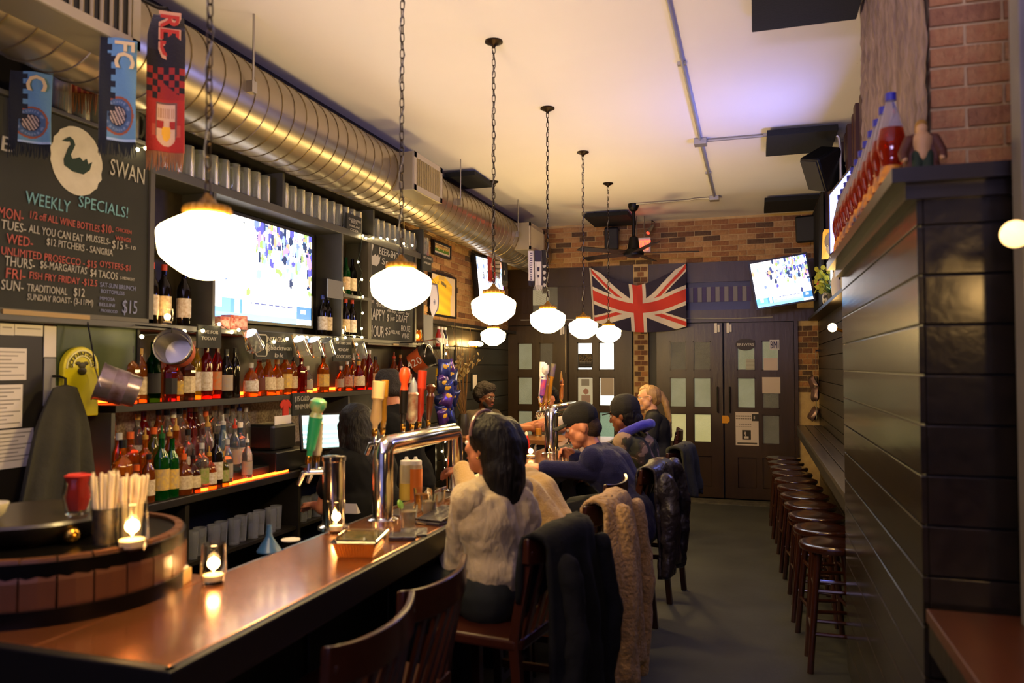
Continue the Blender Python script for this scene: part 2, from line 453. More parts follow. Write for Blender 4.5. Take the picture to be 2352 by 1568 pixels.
# lock rail above doors, transoms
for nm, x0, x1 in (('trim_7', XL, -1.44), ('trim_8', -1.26, XR)):
    struct(nm, MB().bx(x0, x1, YB - .05, YB + .05, 2.13, 2.28).bx(x0, x1, YB - .03, YB + .05, 2.62, 2.86), DOORM)
for k, (x0, x1) in enumerate(((-3.1, -2.75), (-2.42, -1.44), (-1.26, -.9), (-.05, .7))):
    struct('trim_%d' % (9 + k), MB().bx(x0, x1, YB - .01, YB + .05, 2.28, 2.62), DOORM)
struct('window_2', MB().bx(-2.75, -2.42, YB, YB + .04, 2.28, 2.62), FROST[4])
struct('window_3', MB().bx(-.9, -.05, YB, YB + .04, 2.28, 2.62), mat('transom_glass', '2a2838', .15))
w4 = thing('striped_banner', 'grey and violet vertically striped cloth across the transom window beside the flag', 'banner', (-.5, YB - .02, 2.38))
for i in range(17):
    x = -.92 + i * .052
    MB().bx(x, x + .048, YB - .014 - (i % 2) * .006, YB - .006, 2.38, 2.56).build('stripe', mat('stripe_%d' % (i % 2), '7f7d84' if i % 2 else '4c4470', .8), w4, 0)
# back right brick pilaster
wp = struct('wall_pilaster', MB().bx(.47, XR, YB - .02, YB + .05, 0, 2.87), MORTAR)
bricks(wp, .475, XR - .005, 1.30, 2.12, YB - .02, 'x', -1, L=.10, seed=9, pal=[2, 4, 5])
struct('trim_13', MB().bx(.435, .475, YB - .05, YB + .05, 0, 2.13), DOORM)

# ---- spiral duct with three registers
DUCT = mat('galvanised_duct', '8f8370', .30, metal=.85, noise=(2.5, 'a39780', .35, (1, .4, 1)), bump=(7, .05))
DX, DZ, DR = -2.70, 3.03, .235
t = thing('spiral_duct', 'large round galvanised spiral duct running under the ceiling above the back bar', 'duct', (DX, 1.0, DZ - DR))
MB().cyl((DX, .6, DZ), (DX, 9.45, DZ), DR, n=56).build('duct_tube', DUCT, t)
pts = []; turns = 74
for i in range(turns * 28 + 1):
    a = 2 * PI * i / 28
    pts.append((DX + (DR + .001) * math.cos(a), .62 + 8.8 * i / (turns * 28), DZ + (DR + .001) * math.sin(a)))
MB().tube(pts, .0042, 4).build('spiral_seam', mat('duct_seam', '7a6a48', .4, metal=.8), t)
for k, (y0, y1, zb, zt) in enumerate(((1.75, 2.44, 2.86, 3.14), (5.03, 5.55, 2.88, 3.16), (8.02, 8.62, 2.88, 3.18))):
    r = MB().bx(-2.62, -2.35, y0, y1, zb, zt).build('register_box', mat('register_box_metal', '948a72', .4, metal=.6), t, 0, .004)
    fx = -2.35
    f = MB().bx(fx, fx + .012, y0, y1, zb, zb + .04).bx(fx, fx + .012, y0, y1, zt - .04, zt).bx(fx, fx + .012, y0, y0 + .04, zb, zt).bx(fx, fx + .012, y1 - .04, y1, zb, zt)
    f.build('register_frame', mat('register_frame_metal', 'aaa08c', .4, metal=.4), r, 0)
    MB().bx(fx - .001, fx + .002, y0 + .04, y1 - .04, zb + .04, zt - .04).build('register_throat', BLACKPL, r, 0)
    n = 14
    for i in range(n):
        y = y0 + .05 + (y1 - y0 - .1) * i / (n - 1)
        MB().box((fx + .007, y, (zb + zt) / 2), (.012, .012, zt - zb - .08), (0, 0, .5)).build('louvre', mat('louvre_metal', '9a8a60', .45, metal=.4), r, 0)
for y in (3.3, 6.2, 7.9):
    MB().cyl((DX + .26, y, DZ), (DX + .26, y, ZC), .006, n=6).build('hanger_rod', STEEL, t)
    MB().bx(DX + .225, DX + .27, y - .02, y + .02, DZ - .03, DZ + .03).build('hanger_bracket', STEEL, t, 0)

# ---- black ceiling panels
PANELM = mat('black_acoustic_felt', '10110f', .9, bump=(120, .2))
for x0, x1, y0, y1, lab in ((0, .50, 3.45, 4.14, 'black acoustic panel on the ceiling beside the plaster chimney stack'), (.10, .60, 6.06, 6.66, 'black acoustic panel on the ceiling below the bent conduit'),
                            (.11, .65, 8.5, 9.14, 'black acoustic panel on the ceiling in the corner above the tilted television'), (-1.9, -1.38, 8.74, 9.42, 'black acoustic panel on the ceiling beside the fan rod'), (-2.72, -2.42, 6.5, 7.0, 'black acoustic panel on the ceiling behind the duct register')):
    t = thing('acoustic_panel', lab, 'panel', (x0, y0, 3.33), group='black panels under the ceiling')
    MB().bx(x0, x1, y0, y1, 3.34, 3.385).build('felt_board', PANELM, t, 0, .004)
    MB().bx(x0 + .1, x1 - .1, y0 + .1, y1 - .1, 3.385, ZC).build('mounting_batten', BLACKPL, t, 0)

# ---- conduit
CONDM = mat('galvanised_conduit', '9a968c', .4, metal=.5)
t = thing('ceiling_conduit', 'thin galvanised electrical conduit with junction boxes run across the ceiling', 'conduit', (-.4, 6.2, 3.38))
MB().tube([(-.39, 2.2, 3.395), (-.40, 6.2, 3.395), (-.40, 8.36, 3.395)], .010).build('pipe', CONDM, t)
MB().tube([(-.40, 6.23, 3.395), (.50, 6.23, 3.395), (.58, 6.23, 3.38), (.62, 6.23, 3.33), (.63, 6.23, 3.24), (.63, 6.23, 2.16)], .012).build('pipe', CONDM, t)
MB().tube([(-.40, 8.38, 3.395), (-.6, 8.38, 3.395), (-.66, 8.42, 3.395), (-1.24, 8.45, 3.395)], .010).build('pipe', CONDM, t)
for x, y in ((-.40, 6.23), (-.40, 8.38)):
    MB().box((x, y, 3.385), (.10, .10, .05)).build('junction_box', CONDM, t, 0, .005)
for x, y in ((-.395, 3.0), (-.4, 4.6), (-.4, 7.3), (.1, 6.23)):
    MB().box((x, y, 3.40), (.05, .03, .02)).build('pipe_clip', CONDM, t, 0)

# ---- pendants
GLOBE = mat('lit_opal_globe', 'fff1d8', .3, em='ffd88c', es=46)
def link_me(m):
    b = MB(); pts = []
    for i in range(14):
        a = 2 * PI * i / 14
        pts.append((.0085 * math.cos(a), 0, .011 * math.sin(a) + (.008 if math.sin(a) > 0 else -.008)))
    return b.tube(pts, .0024, 5, closed=True).mesh('chain_link', m, 60)
LINK = link_me(mat('dark_bronze', '2c1f12', .35, metal=.8))
def pendant(x, y, zb, label, grp):
    t = thing('pendant_lamp', label, 'lamp', (x, y, zb), group=grp)
    prof = [(.001, 0)] + [(.1225 * r, .172 * q) for q, r in ((.0, .16), (.03, .34), (.1, .52), (.2, .72), (.3, .88), (.36, .94), (.44, .965), (.6, .99), (.67, 1.0), (.72, .985), (.76, .94), (.82, .82), (.9, .62), (.96, .46), (1.0, .42))] + [(.05, .18)]
    MB().lathe(prof, 40, (x, y, zb)).build('glass_globe', GLOBE, t, 60)
    MB().lathe([(.058, .166), (.062, .172), (.062, .184), (.058, .190), (.03, .196), (.012, .215), (.008, .225)], 44, (x, y, zb), ribs=22, ribd=.06).build('fitter_ring', mat('gilt_fitter', '8a6426', .3, metal=.8), t)
    MB().lathe([(.05, 0), (.05, -.008), (.03, -.018), (.014, -.026), (.006, -.04)], 24, (x, y, ZC)).build('ceiling_canopy', mat('dark_bronze'), t)
    z0, z1 = zb + .222, ZC - .035; n = int((z1 - z0) / .0335); p = (z1 - z0) / n
    me = LINK
    b = MB()
    for i in range(n):
        a = PI / 2 * (i % 2); ca, sa = math.cos(a), math.sin(a)
        vs = [V((q.co.x * ca - q.co.y * sa, q.co.x * sa + q.co.y * ca, q.co.z * p / .0335)) + V((x, y, z0 + (i + .5) * p)) for q in me.vertices]
        b.add(vs, [tuple(f.vertices) for f in me.polygons])
    b.build('chain', mat('dark_bronze'), t, 60)
    w = [(x + .011 * math.cos(k * 1.7), y + .011 * math.sin(k * 1.7), z0 + (z1 - z0) * k / 24) for k in range(25)]
    MB().tube(w, .0022, 5).build('flex_cord', mat('grey_flex', '6a665c', .6), t)
for i in range(6):
    pendant(-1.372, 1.67 + 1.158 * i, 1.83, ['opal schoolhouse pendant lamp hanging in front of the large wall television', 'opal schoolhouse pendant lamp hanging in front of the happy hour chalkboard', 'opal schoolhouse pendant lamp hanging in front of the framed yellow shirt', 'opal schoolhouse pendant lamp hanging beside the hung black and white scarves', 'opal schoolhouse pendant lamp hanging at the hoist edge of the flag', 'opal schoolhouse pendant lamp hanging below the flag, last of the row over the bar'][i], 'schoolhouse pendants over the bar')
pendant(-2.43, 7.05, 1.80, 'opal schoolhouse pendant lamp over the far counter end beside dried branches', 'schoolhouse pendants over the bar')
# ================================================================ BAR, BACK BAR, BOARDS, SCREENS
def fwd(p): return (V(p) - CAMP).dot(FW)
def chalk(s, u0, v0, u1, hpx, m, parent, x=None, y=None, z=None, name='chalk_writing', sc=1.0):
    """Handwritten line: baseline starts at the photo point (u0,v0), ends about u1, capital height hpx there."""
    p = at(u0, v0, x=x, y=y); q = at(u1, v0, x=x, y=y)
    size = hpx / FPX * fwd(p) / .72 * sc
    right = (0, 1, 0) if x is not None else (1, 0, 0)
    w = (q - p).length
    o = text(s, size, m, parent, p, right, (0, 0, 1), 'LEFT', name, shear=.06)
    xs = [(v.co.y if x is not None else v.co.x) for v in o.data.vertices]
    lo = min(xs); k = w / max(max(xs) - lo, 1e-4)
    for v in o.data.vertices:
        if x is not None: v.co.y = lo + (v.co.y - lo) * k
        else: v.co.x = lo + (v.co.x - lo) * k
    return o

ZB = .96
COPPER = mat('lacquered_copper_top', 'b8723c', .24, metal=.8, noise=(4, '8a4a22', .4), bump=(5, .10), coat=.6)
BARWOOD = mat('black_bar_wood', '0e0b08', .45, noise=(8, '17110b', .3))
t = thing('bar_counter', 'long copper-topped bar counter with black wood edge and panelled front', 'bar counter', (-1.4, 4, 0))
MB().bx(-1.58, -1.20, 1.36, 6.95, .915, ZB).build('bar_top', COPPER, t, 0, .004)
MB().bx(-2.5, -1.58, 1.36, 1.98, .915, ZB).build('bar_top', COPPER, t, 0, .003)
MB().bx(-2.67, -1.58, 6.45, 6.95, .915, ZB).build('bar_top', mat('oak_counter_top', '8a5c2c', .3, noise=(8, '6e4520', .3, (.2, 1, 1)), coat=.4), t, 0, .004)
MB().bx(-1.20, -1.17, 1.33, 6.98, .87, ZB + .002).bx(-2.5, -1.17, 1.33, 1.36, .87, ZB + .002).build('edge_moulding', BARWOOD, t, 0, .005)
MB().bx(-1.47, -1.44, 1.6, 6.9, 0, .915).bx(-2.5, -1.44, 1.57, 1.6, 0, .915).build('front_panel', BARWOOD, t, 0)
for i in range(9):
    y = 1.68 + i * .58
    MB().bx(-1.44, -1.425, y, y + .5, .2, .80).build('raised_panel', BARWOOD, t, 0, .006)
MB().tube([(-1.32, 1.6, .2), (-1.32, 6.8, .2)], .02, 10).build('foot_rail', BRASS, t)
for i in range(6): MB().cyl((-1.32, 1.75 + i, .2), (-1.44, 1.75 + i, .2), .012).build('rail_bracket', BRASS, t)
MB().bx(-1.74, -1.582, 2.0, 6.45, .86, .90).build('inner_steel_rail', STEEL, t, 0, .004)
MB().bx(-1.72, -1.60, 2.0, 6.45, 0, .86).build('inner_panel', BLACKWALL, t, 0)
MB().bx(-2.66, -1.62, 6.5, 6.53, 0, .915).build('return_panel', BARWOOD, t, 0)

# ---- back bar
BB = mat('black_back_bar_wood', '14110d', .45, noise=(8, '1f1a13', .3))
BX = -2.72
t = thing('back_bar_cabinet', 'low black back bar cabinet with open shelves of hung glasses below the bottles', 'cabinet', (-2.9, 4.5, 0))
MB().bx(XL, BX, 2.2, 6.4, .91, .95).build('worktop', BB, t, 0, .004)
for z in (.30, .60): MB().bx(XL + .01, BX - .03, 2.22, 6.38, z - .02, z).build('shelf', BB, t, 0)
MB().bx(XL, XL + .012, 2.2, 6.4, .02, .91).build('back_panel', BLACKWALL, t, 0)
for y in (2.2, 3.2, 4.2, 5.2, 6.36): MB().bx(XL, BX - .02, y, y + .03, 0, .91).build('divider', BB, t, 0)
for k, (x, z) in enumerate(((-2.86, 1.0), (-2.97, 1.06))):
    MB().bx(XL, x + .05, 2.65, 4.12, .95 if k == 0 else 1.0, z).build('bottle_step', BB, t, 0, .003)
LED = mat('orange_led_strip', 'ff7a1e', .4, em='ff4c10', es=9)
def led(label, pts, r=.007):
    return single('led_strip', MB().tube(pts, r, 6), LED, label, 'light strip', group='orange LED strips of the back bar')
led('glowing orange LED strip along the front edge of the lower bottle step', [(-2.765, 3.30, .957), (-2.765, 4.12, .957)], .008)
led('glowing orange LED strip behind the lower bottles', [(-3.07, 2.66, 1.068), (-3.07, 4.1, 1.068)], .008)
led('glowing orange LED strip between the two lower bottle rows', [(-2.925, 2.66, 1.008), (-2.925, 4.1, 1.008)], .005)
led('glowing orange LED strip at the back of the upper bottle shelf', [(-3.075, 2.95, 1.43), (-3.075, 6.2, 1.43)], .010)
# tall shelving above
GREYW = mat('grey_painted_shelf', '3a3934', .5, noise=(6, '4a4842', .3))
t = thing('back_bar_shelving', 'tall black back bar shelving with grey edges framing the large television', 'shelving', (-2.95, 4.5, .95))
MB().bx(XL, XL + .01, 2.2, 6.4, .95, 2.8).build('back_panel', mat('mirror_dark_panel', '2a241a', .3, noise=(20, '3a3224', .3)), t, 0)
MB().bx(XL + .01, -2.87, 2.88, 6.4, 1.38, 1.415).build('shelf', BB, t, 0, .003)
MB().bx(XL + .01, -2.87, 2.2, 6.4, 1.785, 1.815).build('shelf', GREYW, t, 0, .003)
MB().bx(XL + .01, -2.87, 3.09, 6.6, 2.57, 2.62).build('shelf', GREYW, t, 0, .003)
MB().bx(XL + .01, -2.87, 2.2, 3.09, 2.695, 2.715).build('shelf', GREYW, t, 0, .003)
MB().bx(XL + .01, -2.87, 4.97, 5.38, 2.11, 2.135).build('shelf', GREYW, t, 0, .003)
MB().bx(XL + .01, -2.87, 3.12, 3.55, 2.2, 2.225).build('shelf', GREYW, t, 0, .003)
for y, z0, z1 in ((3.09, 1.8, 2.85), (2.86, 1.06, 1.38), (3.55, 1.815, 2.57), (4.94, 1.815, 2.57), (5.38, 1.815, 2.57), (6.38, .95, 2.85), (4.20, 2.62, 2.84), (5.42, 2.62, 2.84), (5.05, 1.06, 1.38)):
    MB().bx(XL + .01, -2.875, y, y + .022, z0, z1).build('upright', GREYW, t, 0)
MB().bx(XL + .012, XL + .02, 3.58, 4.93, 1.82, 2.56).build('tv_backing', BLACKWALL, t, 0)
MB().bx(XL + .012, XL + .016, 2.7, 4.75, 1.07, 1.37).build('mirror_tile', mat('mosaic_mirror', 'b4a694', .25, metal=.5, noise=(60, '8a7c6c', .1)), t, 0)

# ---- televisions
def tvcol(seed, sky, crowd):
    r = random.Random(seed); figs = []
    for _ in range(int(170 * crowd)):
        x = min(.98, max(.02, r.gauss(.68, .26))); y = min(.97, max(.24, r.gauss(.76, .17)))
        figs.append((x, y, r.uniform(.008, .026), r.uniform(.02, .07), r.choice(((.30, .30, .66), (.5, .6, .9), (.2, .24, .42), (.66, .5, .78), (.85, .55, .42), (.5, .6, .36), (.55, .74, .95), (.4, .48, .75), (.85, .92, 1), (.15, .2, .32)))))
    def f(a, b):
        if b < .06: return (.45, .72, 1.0) if a < .84 else (.9, .96, 1)
        if b < .20:
            if a < .2: return (.38, .75, .98) if not (.07 < a < .13 and .11 < b < .19) else (1, 1, 1)
            if a < .30: return (1, 1, 1) if .235 < a < .285 else (.28, .5, .78)
            if a > .84: return (.22, .42, .6) if not (.88 < a < .94 and .12 < b < .16) else (.9, .95, 1)
            if (.165 < b < .178 or .10 < b < .13) and int(a * 61) % 4 and .38 < a < .8: return (.25, .3, .5) if b > .15 else (.94, .97, 1)
            return (.95, .98, 1) if b > .14 else (.55, .75, .95)
        for x, y, w, h, c in figs:
            if ((a - x) / w) ** 2 + ((b - y) / h) ** 2 < 1: return c
        return (1, 1, 1)
    return f
SCREEN = mat('lit_tv_screen', '101010', .3, attr=1, es=1.5)
SCREENB = mat('blue_lit_tv_screen', '101010', .3, attr=1, es=15)
def tv(label, c, right, up, w, h, seed, crowd, bezel=.018, bracket=None, fn=None):
    c, r, u = V(c), V(right).normalized(), V(up).normalized(); n = r.cross(u)
    t = thing('television', label, 'television', c - u * h / 2)
    R = Matrix((r, u, n)).transposed()
    MB().box(c - n * .028, (w + bezel * 2, h + bezel * 2, .05), R).build('housing', BLACKPL, t, 0, .006)
    b = MB()
    for s in (-1, 1):
        b.box(c + r * s * (w / 2 + bezel / 2), (bezel, h + bezel * 2, .012), R); b.box(c + u * s * (h / 2 + bezel / 2), (w, bezel, .012), R)
    b.build('bezel', BLACKPL, t, 0)
    paint('screen', t, SCREENB if fn else SCREEN, plane(c - r * w / 2 - u * h / 2 + n * .001, r * w, u * h), fn or tvcol(seed, 1, crowd), 110, 66, smooth=False)
    if bracket: MB().tube([c - n * .05, c - n * .05 * .5 + (V(bracket) - c) * .5, V(bracket)], .018, 8).build('wall_bracket', BLACKMET, t)
    return t
# big one behind the bar
p0, p1 = at(471, 734, x=-2.99), at(714, 752, x=-2.99); pt = at(714, 545, x=-2.99)
tv('large bright television showing a football match behind the bar', ((-2.99), (p0.y + p1.y) / 2, (1.885 + 2.515) / 2), (0, 1, 0), (0, 0, 1), p1.y - p0.y, .63, 3, 1.1, bracket=(-3.09, 4.18, 2.2))
# tilted one in front of the doors
a, b, c, d = (at(u, v, y=8.4) for u, v in ((1722, 608), (1850, 582), (1866, 688), (1743, 706)))
tv('tilted television hung over the right doors beside the flag', (a + b + c + d) / 4, (b - a + c - d), ((a - d) + (b - c)), .55, .47, 8, .9, bracket=(.69, 8.75, 2.55))
# left far corner
a, b = at(1082, 612, x=-2.95), at(1066, 708, x=-2.95)
tv('wall television beside the framed yellow shirt, behind a pendant', (-2.93, 8.42, 2.55), (.16, .98, 0), (-.1, 0, 1), .62, .6, 14, .9, bracket=(-3.08, 8.3, 2.5))
# right wall, above the shelf
tv('blue-lit television hung on the brown slatted right wall', (.555, 5.55, 2.62), (.08, -1, 0), (.0, 0, 1), .75, .42, 21, .1, bracket=(.655, 5.6, 2.6), fn=lambda a, b: (.45, .5, 1) if (a + b * .3) % .5 < .4 else (.75, .78, 1))
tv('small television below the yellow shade on the right shelf', (.62, 6.7, 2.42), (0, -1, 0), (0, 0, 1), .7, .38, 22, .6)

# ---- large chalkboard
CBX = -2.885
y0, y1 = 2.12, 3.08
t = thing('specials_chalkboard', 'large chalkboard of handwritten weekly specials with a swan drawing', 'chalkboard', (CBX, 2.6, 1.815))
MB().bx(-2.95, CBX, y0, y1, 1.815, 2.69).build('slate', CHALKBOARD, t, 0)
FR = mat('grey_board_frame', '4a463a', .55)
MB().bx(-2.95, CBX + .012, y0, y1 + .03, 1.80, 1.835).build('frame_rail', FR, t, 0)
MB().bx(-2.95, CBX + .012, y1, y1 + .03, 1.80, 2.68).build('frame_rail', FR, t, 0)
MB().bx(CBX, CBX + .02, 2.30, 2.72, 1.81, 1.83).build('chalk_tray', mat('pale_wood', '9c8050', .6), t, 0)
X = CBX + .003
cc = at(178, 370, x=X); 
b = MB(); n = 36
rad = .15
vs = [V((X, cc.y + rad * .92 * math.cos(2 * PI * i / n) * (1 + .04 * math.sin(3 * i)), cc.z + rad * 1.02 * math.sin(2 * PI * i / n))) for i in range(n)]
b.add(vs, [tuple(range(n))]).build('chalk_moon', mat('chalk_cream', 'cfcab8', .95, noise=(12, 'b0aa98', .35)), t, 0)
SW = [(-.55, -.28), (-.2, -.42), (.25, -.42), (.52, -.2), (.62, .12), (.45, .0), (.38, .18), (.22, .06), (.08, .16), (-.12, .06), (-.24, .02), (-.3, .16), (-.2, .36), (-.12, .55), (-.2, .72), (-.36, .78), (-.5, .68), (-.66, .55), (-.44, .58), (-.34, .62), (-.3, .52), (-.42, .34), (-.5, .12), (-.58, -.08)]
def swan(parent, c, s, m, x):
    MB().prism(SW, (x, c.y, c.z), (0, s, 0), (0, 0, s), .002).build('swan_drawing', m, parent, 0)
swan(t, V((0, cc.y, cc.z)), .125, mat('chalk_dark_swan', '23352f', .9), X + .001)
for s, u0, v0, u1, h, m in (('B', -2, 343, 28, 36, CHALKW), ('SWAN', 250, 400, 328, 40, CHALKW),
    ('WEEKLY', 57, 466, 158, 30, CHALKB), ('SPECIALS!', 178, 474, 290, 28, CHALKB),
    ('MON-', -8, 497, 50, 26, CHALKR), ('1/2 off ALL WINE BOTTLES', 64, 500, 222, 18, CHALKR), ('$10-', 231, 532, 258, 20, CHALKR), ('CHICKEN', 264, 530, 300, 9, CHALKR), ('WINGS', 264, 550, 299, 10, CHALKR),
    ('TUES-', 0, 524, 57, 22, CHALKW), ('ALL YOU CAN EAT', 65, 533, 189, 19, CHALKW), ('MUSSELS-', 196, 552, 251, 16, CHALKW), ('$15', 255, 569, 280, 20, CHALKW), ('5-10', 286, 570, 310, 9, CHALKW),
    ('WED-', 13, 558, 73, 24, CHALKR), ('$12 PITCHERS - SANGRIA', 105, 562, 256, 17, CHALKW),
    ('UNLIMITED PROSECCO - $15', 0, 583, 218, 19, CHALKR), ('OYSTERS-$1', 227, 612, 297, 15, CHALKR),
    ('THURS-', 8, 609, 77, 24, CHALKW), ('$6-MARGARITAS', 90, 615, 197, 18, CHALKW), ('$4 TACOS', 205, 634, 268, 18, CHALKW), ('5-MIDNIGHT', 275, 641, 308, 7, CHALKW),
    ('FRI-', 10, 638, 55, 25, CHALKR), ('FISH FRY FRIDAY -$12.5', 65, 639, 220, 17, CHALKR),
    ('SUN-', 0, 664, 51, 24, CHALKW), ('TRADITIONAL', 60, 668, 152, 18, CHALKW), ('$12', 167, 679, 192, 20, CHALKW), ('SUNDAY ROAST- (3-11PM)', 61, 688, 212, 15, CHALKW),
    ('SAT-SUN BRUNCH', 228, 658, 310, 11, CHALKV), ('BOTTOMLESS', 230, 672, 284, 9, CHALKV), ('MIMOSA', 228, 688, 262, 8, CHALKV), ('BELLINI', 226, 702, 262, 8, CHALKV), ('PROSECCO', 230, 716, 268, 7, CHALKV), ('$15', 278, 718, 312, 32, CHALKV)):
    chalk(s, u0, v0, u1, h, m, t, x=X)
# ---- happy hour chalkboard
pa, pb = at(846, 792, x=CBX), at(950, 790, x=CBX)
t = thing('happy_hour_chalkboard', 'tall framed chalkboard of beer, shot and happy hour offers', 'chalkboard', (CBX, (pa.y + pb.y) / 2, 1.78))
zt = 2.60
MB().bx(-2.94, CBX, pa.y, pb.y, 1.80, zt).build('slate', CHALKBOARD, t, 0)
for q in ((pa.y - .03, pa.y, 1.77, zt + .03), (pb.y, pb.y + .03, 1.77, zt + .03), (pa.y, pb.y, 1.77, 1.80), (pa.y, pb.y, zt, zt + .03)):
    MB().bx(-2.94, CBX + .012, *q).build('frame_rail', mat('dark_board_frame', '3a352a', .5), t, 0)
MB().bx(CBX, CBX + .02, pa.y + .4, pa.y + .5, 1.775, 1.79).build('name_plate', mat('pale_wood'), t, 0)
swan(t, at(860, 590, x=X) , .16, CHALKW, X)
for s, u0, v0, u1, h, m in (('BEER-SHOT', 870, 583, 920, 17, CHALKW), ('Specials', 876, 606, 932, 15, CHALKW), ('$8', 848, 675, 858, 14, CHALKW), ('MIMOSA $7', 862, 676, 945, 10, CHALKW), ('7pm', 848, 694, 858, 10, CHALKW), ('HIGHLIFE PITCHER', 862, 703, 912, 14, CHALKW), ('All day, every day', 888, 716, 940, 7, CHALKW),
    ('HAPPY', 844, 733, 882, 28, CHALKW), ('$1', 887, 736, 897, 16, CHALKW), ('OFF', 898, 736, 906, 9, CHALKW), ('DRAFT', 908, 738, 935, 17, CHALKW), ('HOUR', 846, 772, 880, 27, CHALKW), ('$5', 884, 768, 895, 18, CHALKW), ('WELL AND', 897, 766, 918, 9, CHALKW), ('HOUSE', 920, 760, 941, 14, CHALKW), ('WINE', 922, 776, 938, 12, CHALKW)):
    chalk(s, u0, v0, u1, h, m, t, x=X)
# small signs on the shelving
def sign(label, u0, v0, u1, v1, x, lines, m=CHALKBOARD, thick=.012, name='small_sign', group=None):
    a, b = at(u0, v0, x=x), at(u1, v1, x=x)
    z1, z0 = a.z, b.z
    t = thing(name, label, 'sign', (x, (a.y + b.y) / 2, z0), group=group)
    MB().bx(x - thick, x, a.y, b.y, z0, z1).build('sign_board', m, t, 0)
    for s, cu0, cv, cu1, h, mm in lines: chalk(s, cu0, cv, cu1, h, mm, t, x=x + .001)
    return t
t = sign('slate sign with a camera icon and handwritten social media name', 586, 760, 672, 826, -2.865, (('INSTAGRAM', 612, 783, 658, 11, CHALKW), ('@blackswan', 608, 803, 668, 12, CHALKW), ('bk', 630, 820, 650, 10, CHALKW)))
p = at(600, 793, x=-2.864)
MB().tube([(-2.862, p.y + .055 * a, p.z + .065 * b) for a, b in ((-.8, -1), (.8, -1), (1, -.8), (1, .8), (.8, 1), (-.8, 1), (-1, .8), (-1, -.8))], .004, 5, closed=True).tube([(-2.862, p.y + .025 * math.cos(k * PI / 6), p.z + .028 * math.sin(k * PI / 6)) for k in range(12)], .004, 5, closed=True).build('camera_icon', CHALKW, t)
sign('slate sign hung behind the row of glass mugs', 766, 772, 808, 830, -2.865, (('OYSTERS 2000', 771, 790, 805, 6, CHALKW), ('MONDAY', 775, 806, 800, 7, CHALKW), ('COCKTAILS', 772, 822, 804, 8, CHALKW)))
sign('slate sign beside the copper-lined pail', 455, 745, 508, 800, -2.865, (('LIVE FOR', 462, 765, 500, 8, CHALKW), ('TODAY', 462, 780, 496, 8, CHALKW)))
sign('small slate sign propped on the mug shelf', 797, 488, 830, 535, -2.862, (('GLUTEN FREE', 800, 503, 828, 5, CHALKW), ('BEER', 806, 511, 820, 6, CHALKW), ('WINE AND', 802, 519, 826, 5, CHALKW), ('CIDER', 804, 529, 822, 6, CHALKW)))
sign('plain grey card pinned to the shelf upright', 754, 640, 788, 688, -2.866, (), mat('grey_card', '6a6a68', .8))
sign('narrow slate sign above the framed yellow shirt', 970, 582, 991, 625, -2.86, (('GIFT CARDS', 972, 592, 990, 5, CHALKW), ('AVAILABLE', 973, 604, 989, 5, CHALKW)))
sign('slate sign reading fifteen dollar card minimum under the upper shelf', 672, 903, 711, 951, -2.86, (('$15 CARD', 676, 922, 709, 12, CHALKW), ('MINIMUM', 676, 941, 709, 12, CHALKW)))
# papers, green-lit board, yellow arch sign at the left
t = thing('notice_board', 'black notice board with printed sheets below the specials chalkboard', 'notice board', (-2.95, 2.4, 1.0))
MB().bx(-2.99, -2.95, 2.1, 2.56, .97, 1.80).build('board', BLACKWALL, t, 0)
for u0, v0, u1, v1 in ((0, 742, 32, 770), (34, 744, 98, 772), (-20, 798, 60, 872), (-20, 884, 50, 980), (-20, 990, 75, 1068)):
    a, b = at(u0, v0, x=-2.945), at(u1, v1, x=-2.945)
    MB().bx(-2.948, -2.944, a.y, b.y, b.z, a.z).build('sheet', PAPER, t, 0)
    q = (a.z - b.z)
    for k in range(int(q / .016) - 1):
        zz = a.z - .016 * (k + 1)
        MB().bx(-2.944, -2.9435, a.y + .01, b.y - .01 - .03 * ((k * 7) % 3), zz - .0025, zz + .0025).build('print_line', mat('print_grey', '8d877c', .9), t, 0)
for v0, v1, m in ((748, 820, 'd6cfc2'), (822, 930, '8c8a86')):
    a, b = at(102, v0, x=-2.945), at(133, v1, x=-2.945)
    MB().bx(-2.948, -2.944, a.y, b.y, b.z, a.z).build('sheet', mat('sheet_' + m, m, .8), t, 0)
a, b = at(136, 745, x=-2.93), at(318, 880, x=-2.93)
r = .12
poly = [(a.y, b.z), (b.y - r, b.z)] + [(b.y - r + r * math.sin(k * PI / 12), b.z + r - r * math.cos(k * PI / 12)) for k in range(7)] + [(b.y, 1.785), (a.y, 1.785)]
t = thing('rounded_dark_panel', 'dark panel with a painted green reflection, rounded corner and black rim behind the yellow arch sign', 'panel', (-2.95, (a.y + b.y) / 2, b.z))
MB().prism(poly, (-2.96, 0, 0), (0, 1, 0), (0, 0, 1), .02).build('panel_face', mat('green_reflection_tint', '46552a', .5, noise=(6, '222c14', .4)), t, 0)  # green reflection on a dark board, put into the face colour
MB().tube([(-2.938, y, z) for y, z in poly[1:10]], .012, 6).build('rim', BLACKPL, t)
a, b = at(143, 960, x=-2.91), at(228, 797, x=-2.91)
w, hh = (b.y - a.y), (b.z - a.z); cy = (a.y + b.y) / 2
t = thing('arched_beer_sign', 'yellow arched beer sign with raised lettering and a bee emblem', 'sign', (-2.91, cy, a.z))
YEL = mat('yellow_sign_enamel', 'c9bd10', .35, coat=.3); YELD = mat('sign_dark_print', '3a3206', .5)
def arch(w, h, n=14): return [(-w / 2, 0), (w / 2, 0), (w / 2, h - w / 2)] + [(w / 2 * math.cos(k * PI / n), h - w / 2 + w / 2 * math.sin(k * PI / n)) for k in range(1, n)] + [(-w / 2, h - w / 2)]
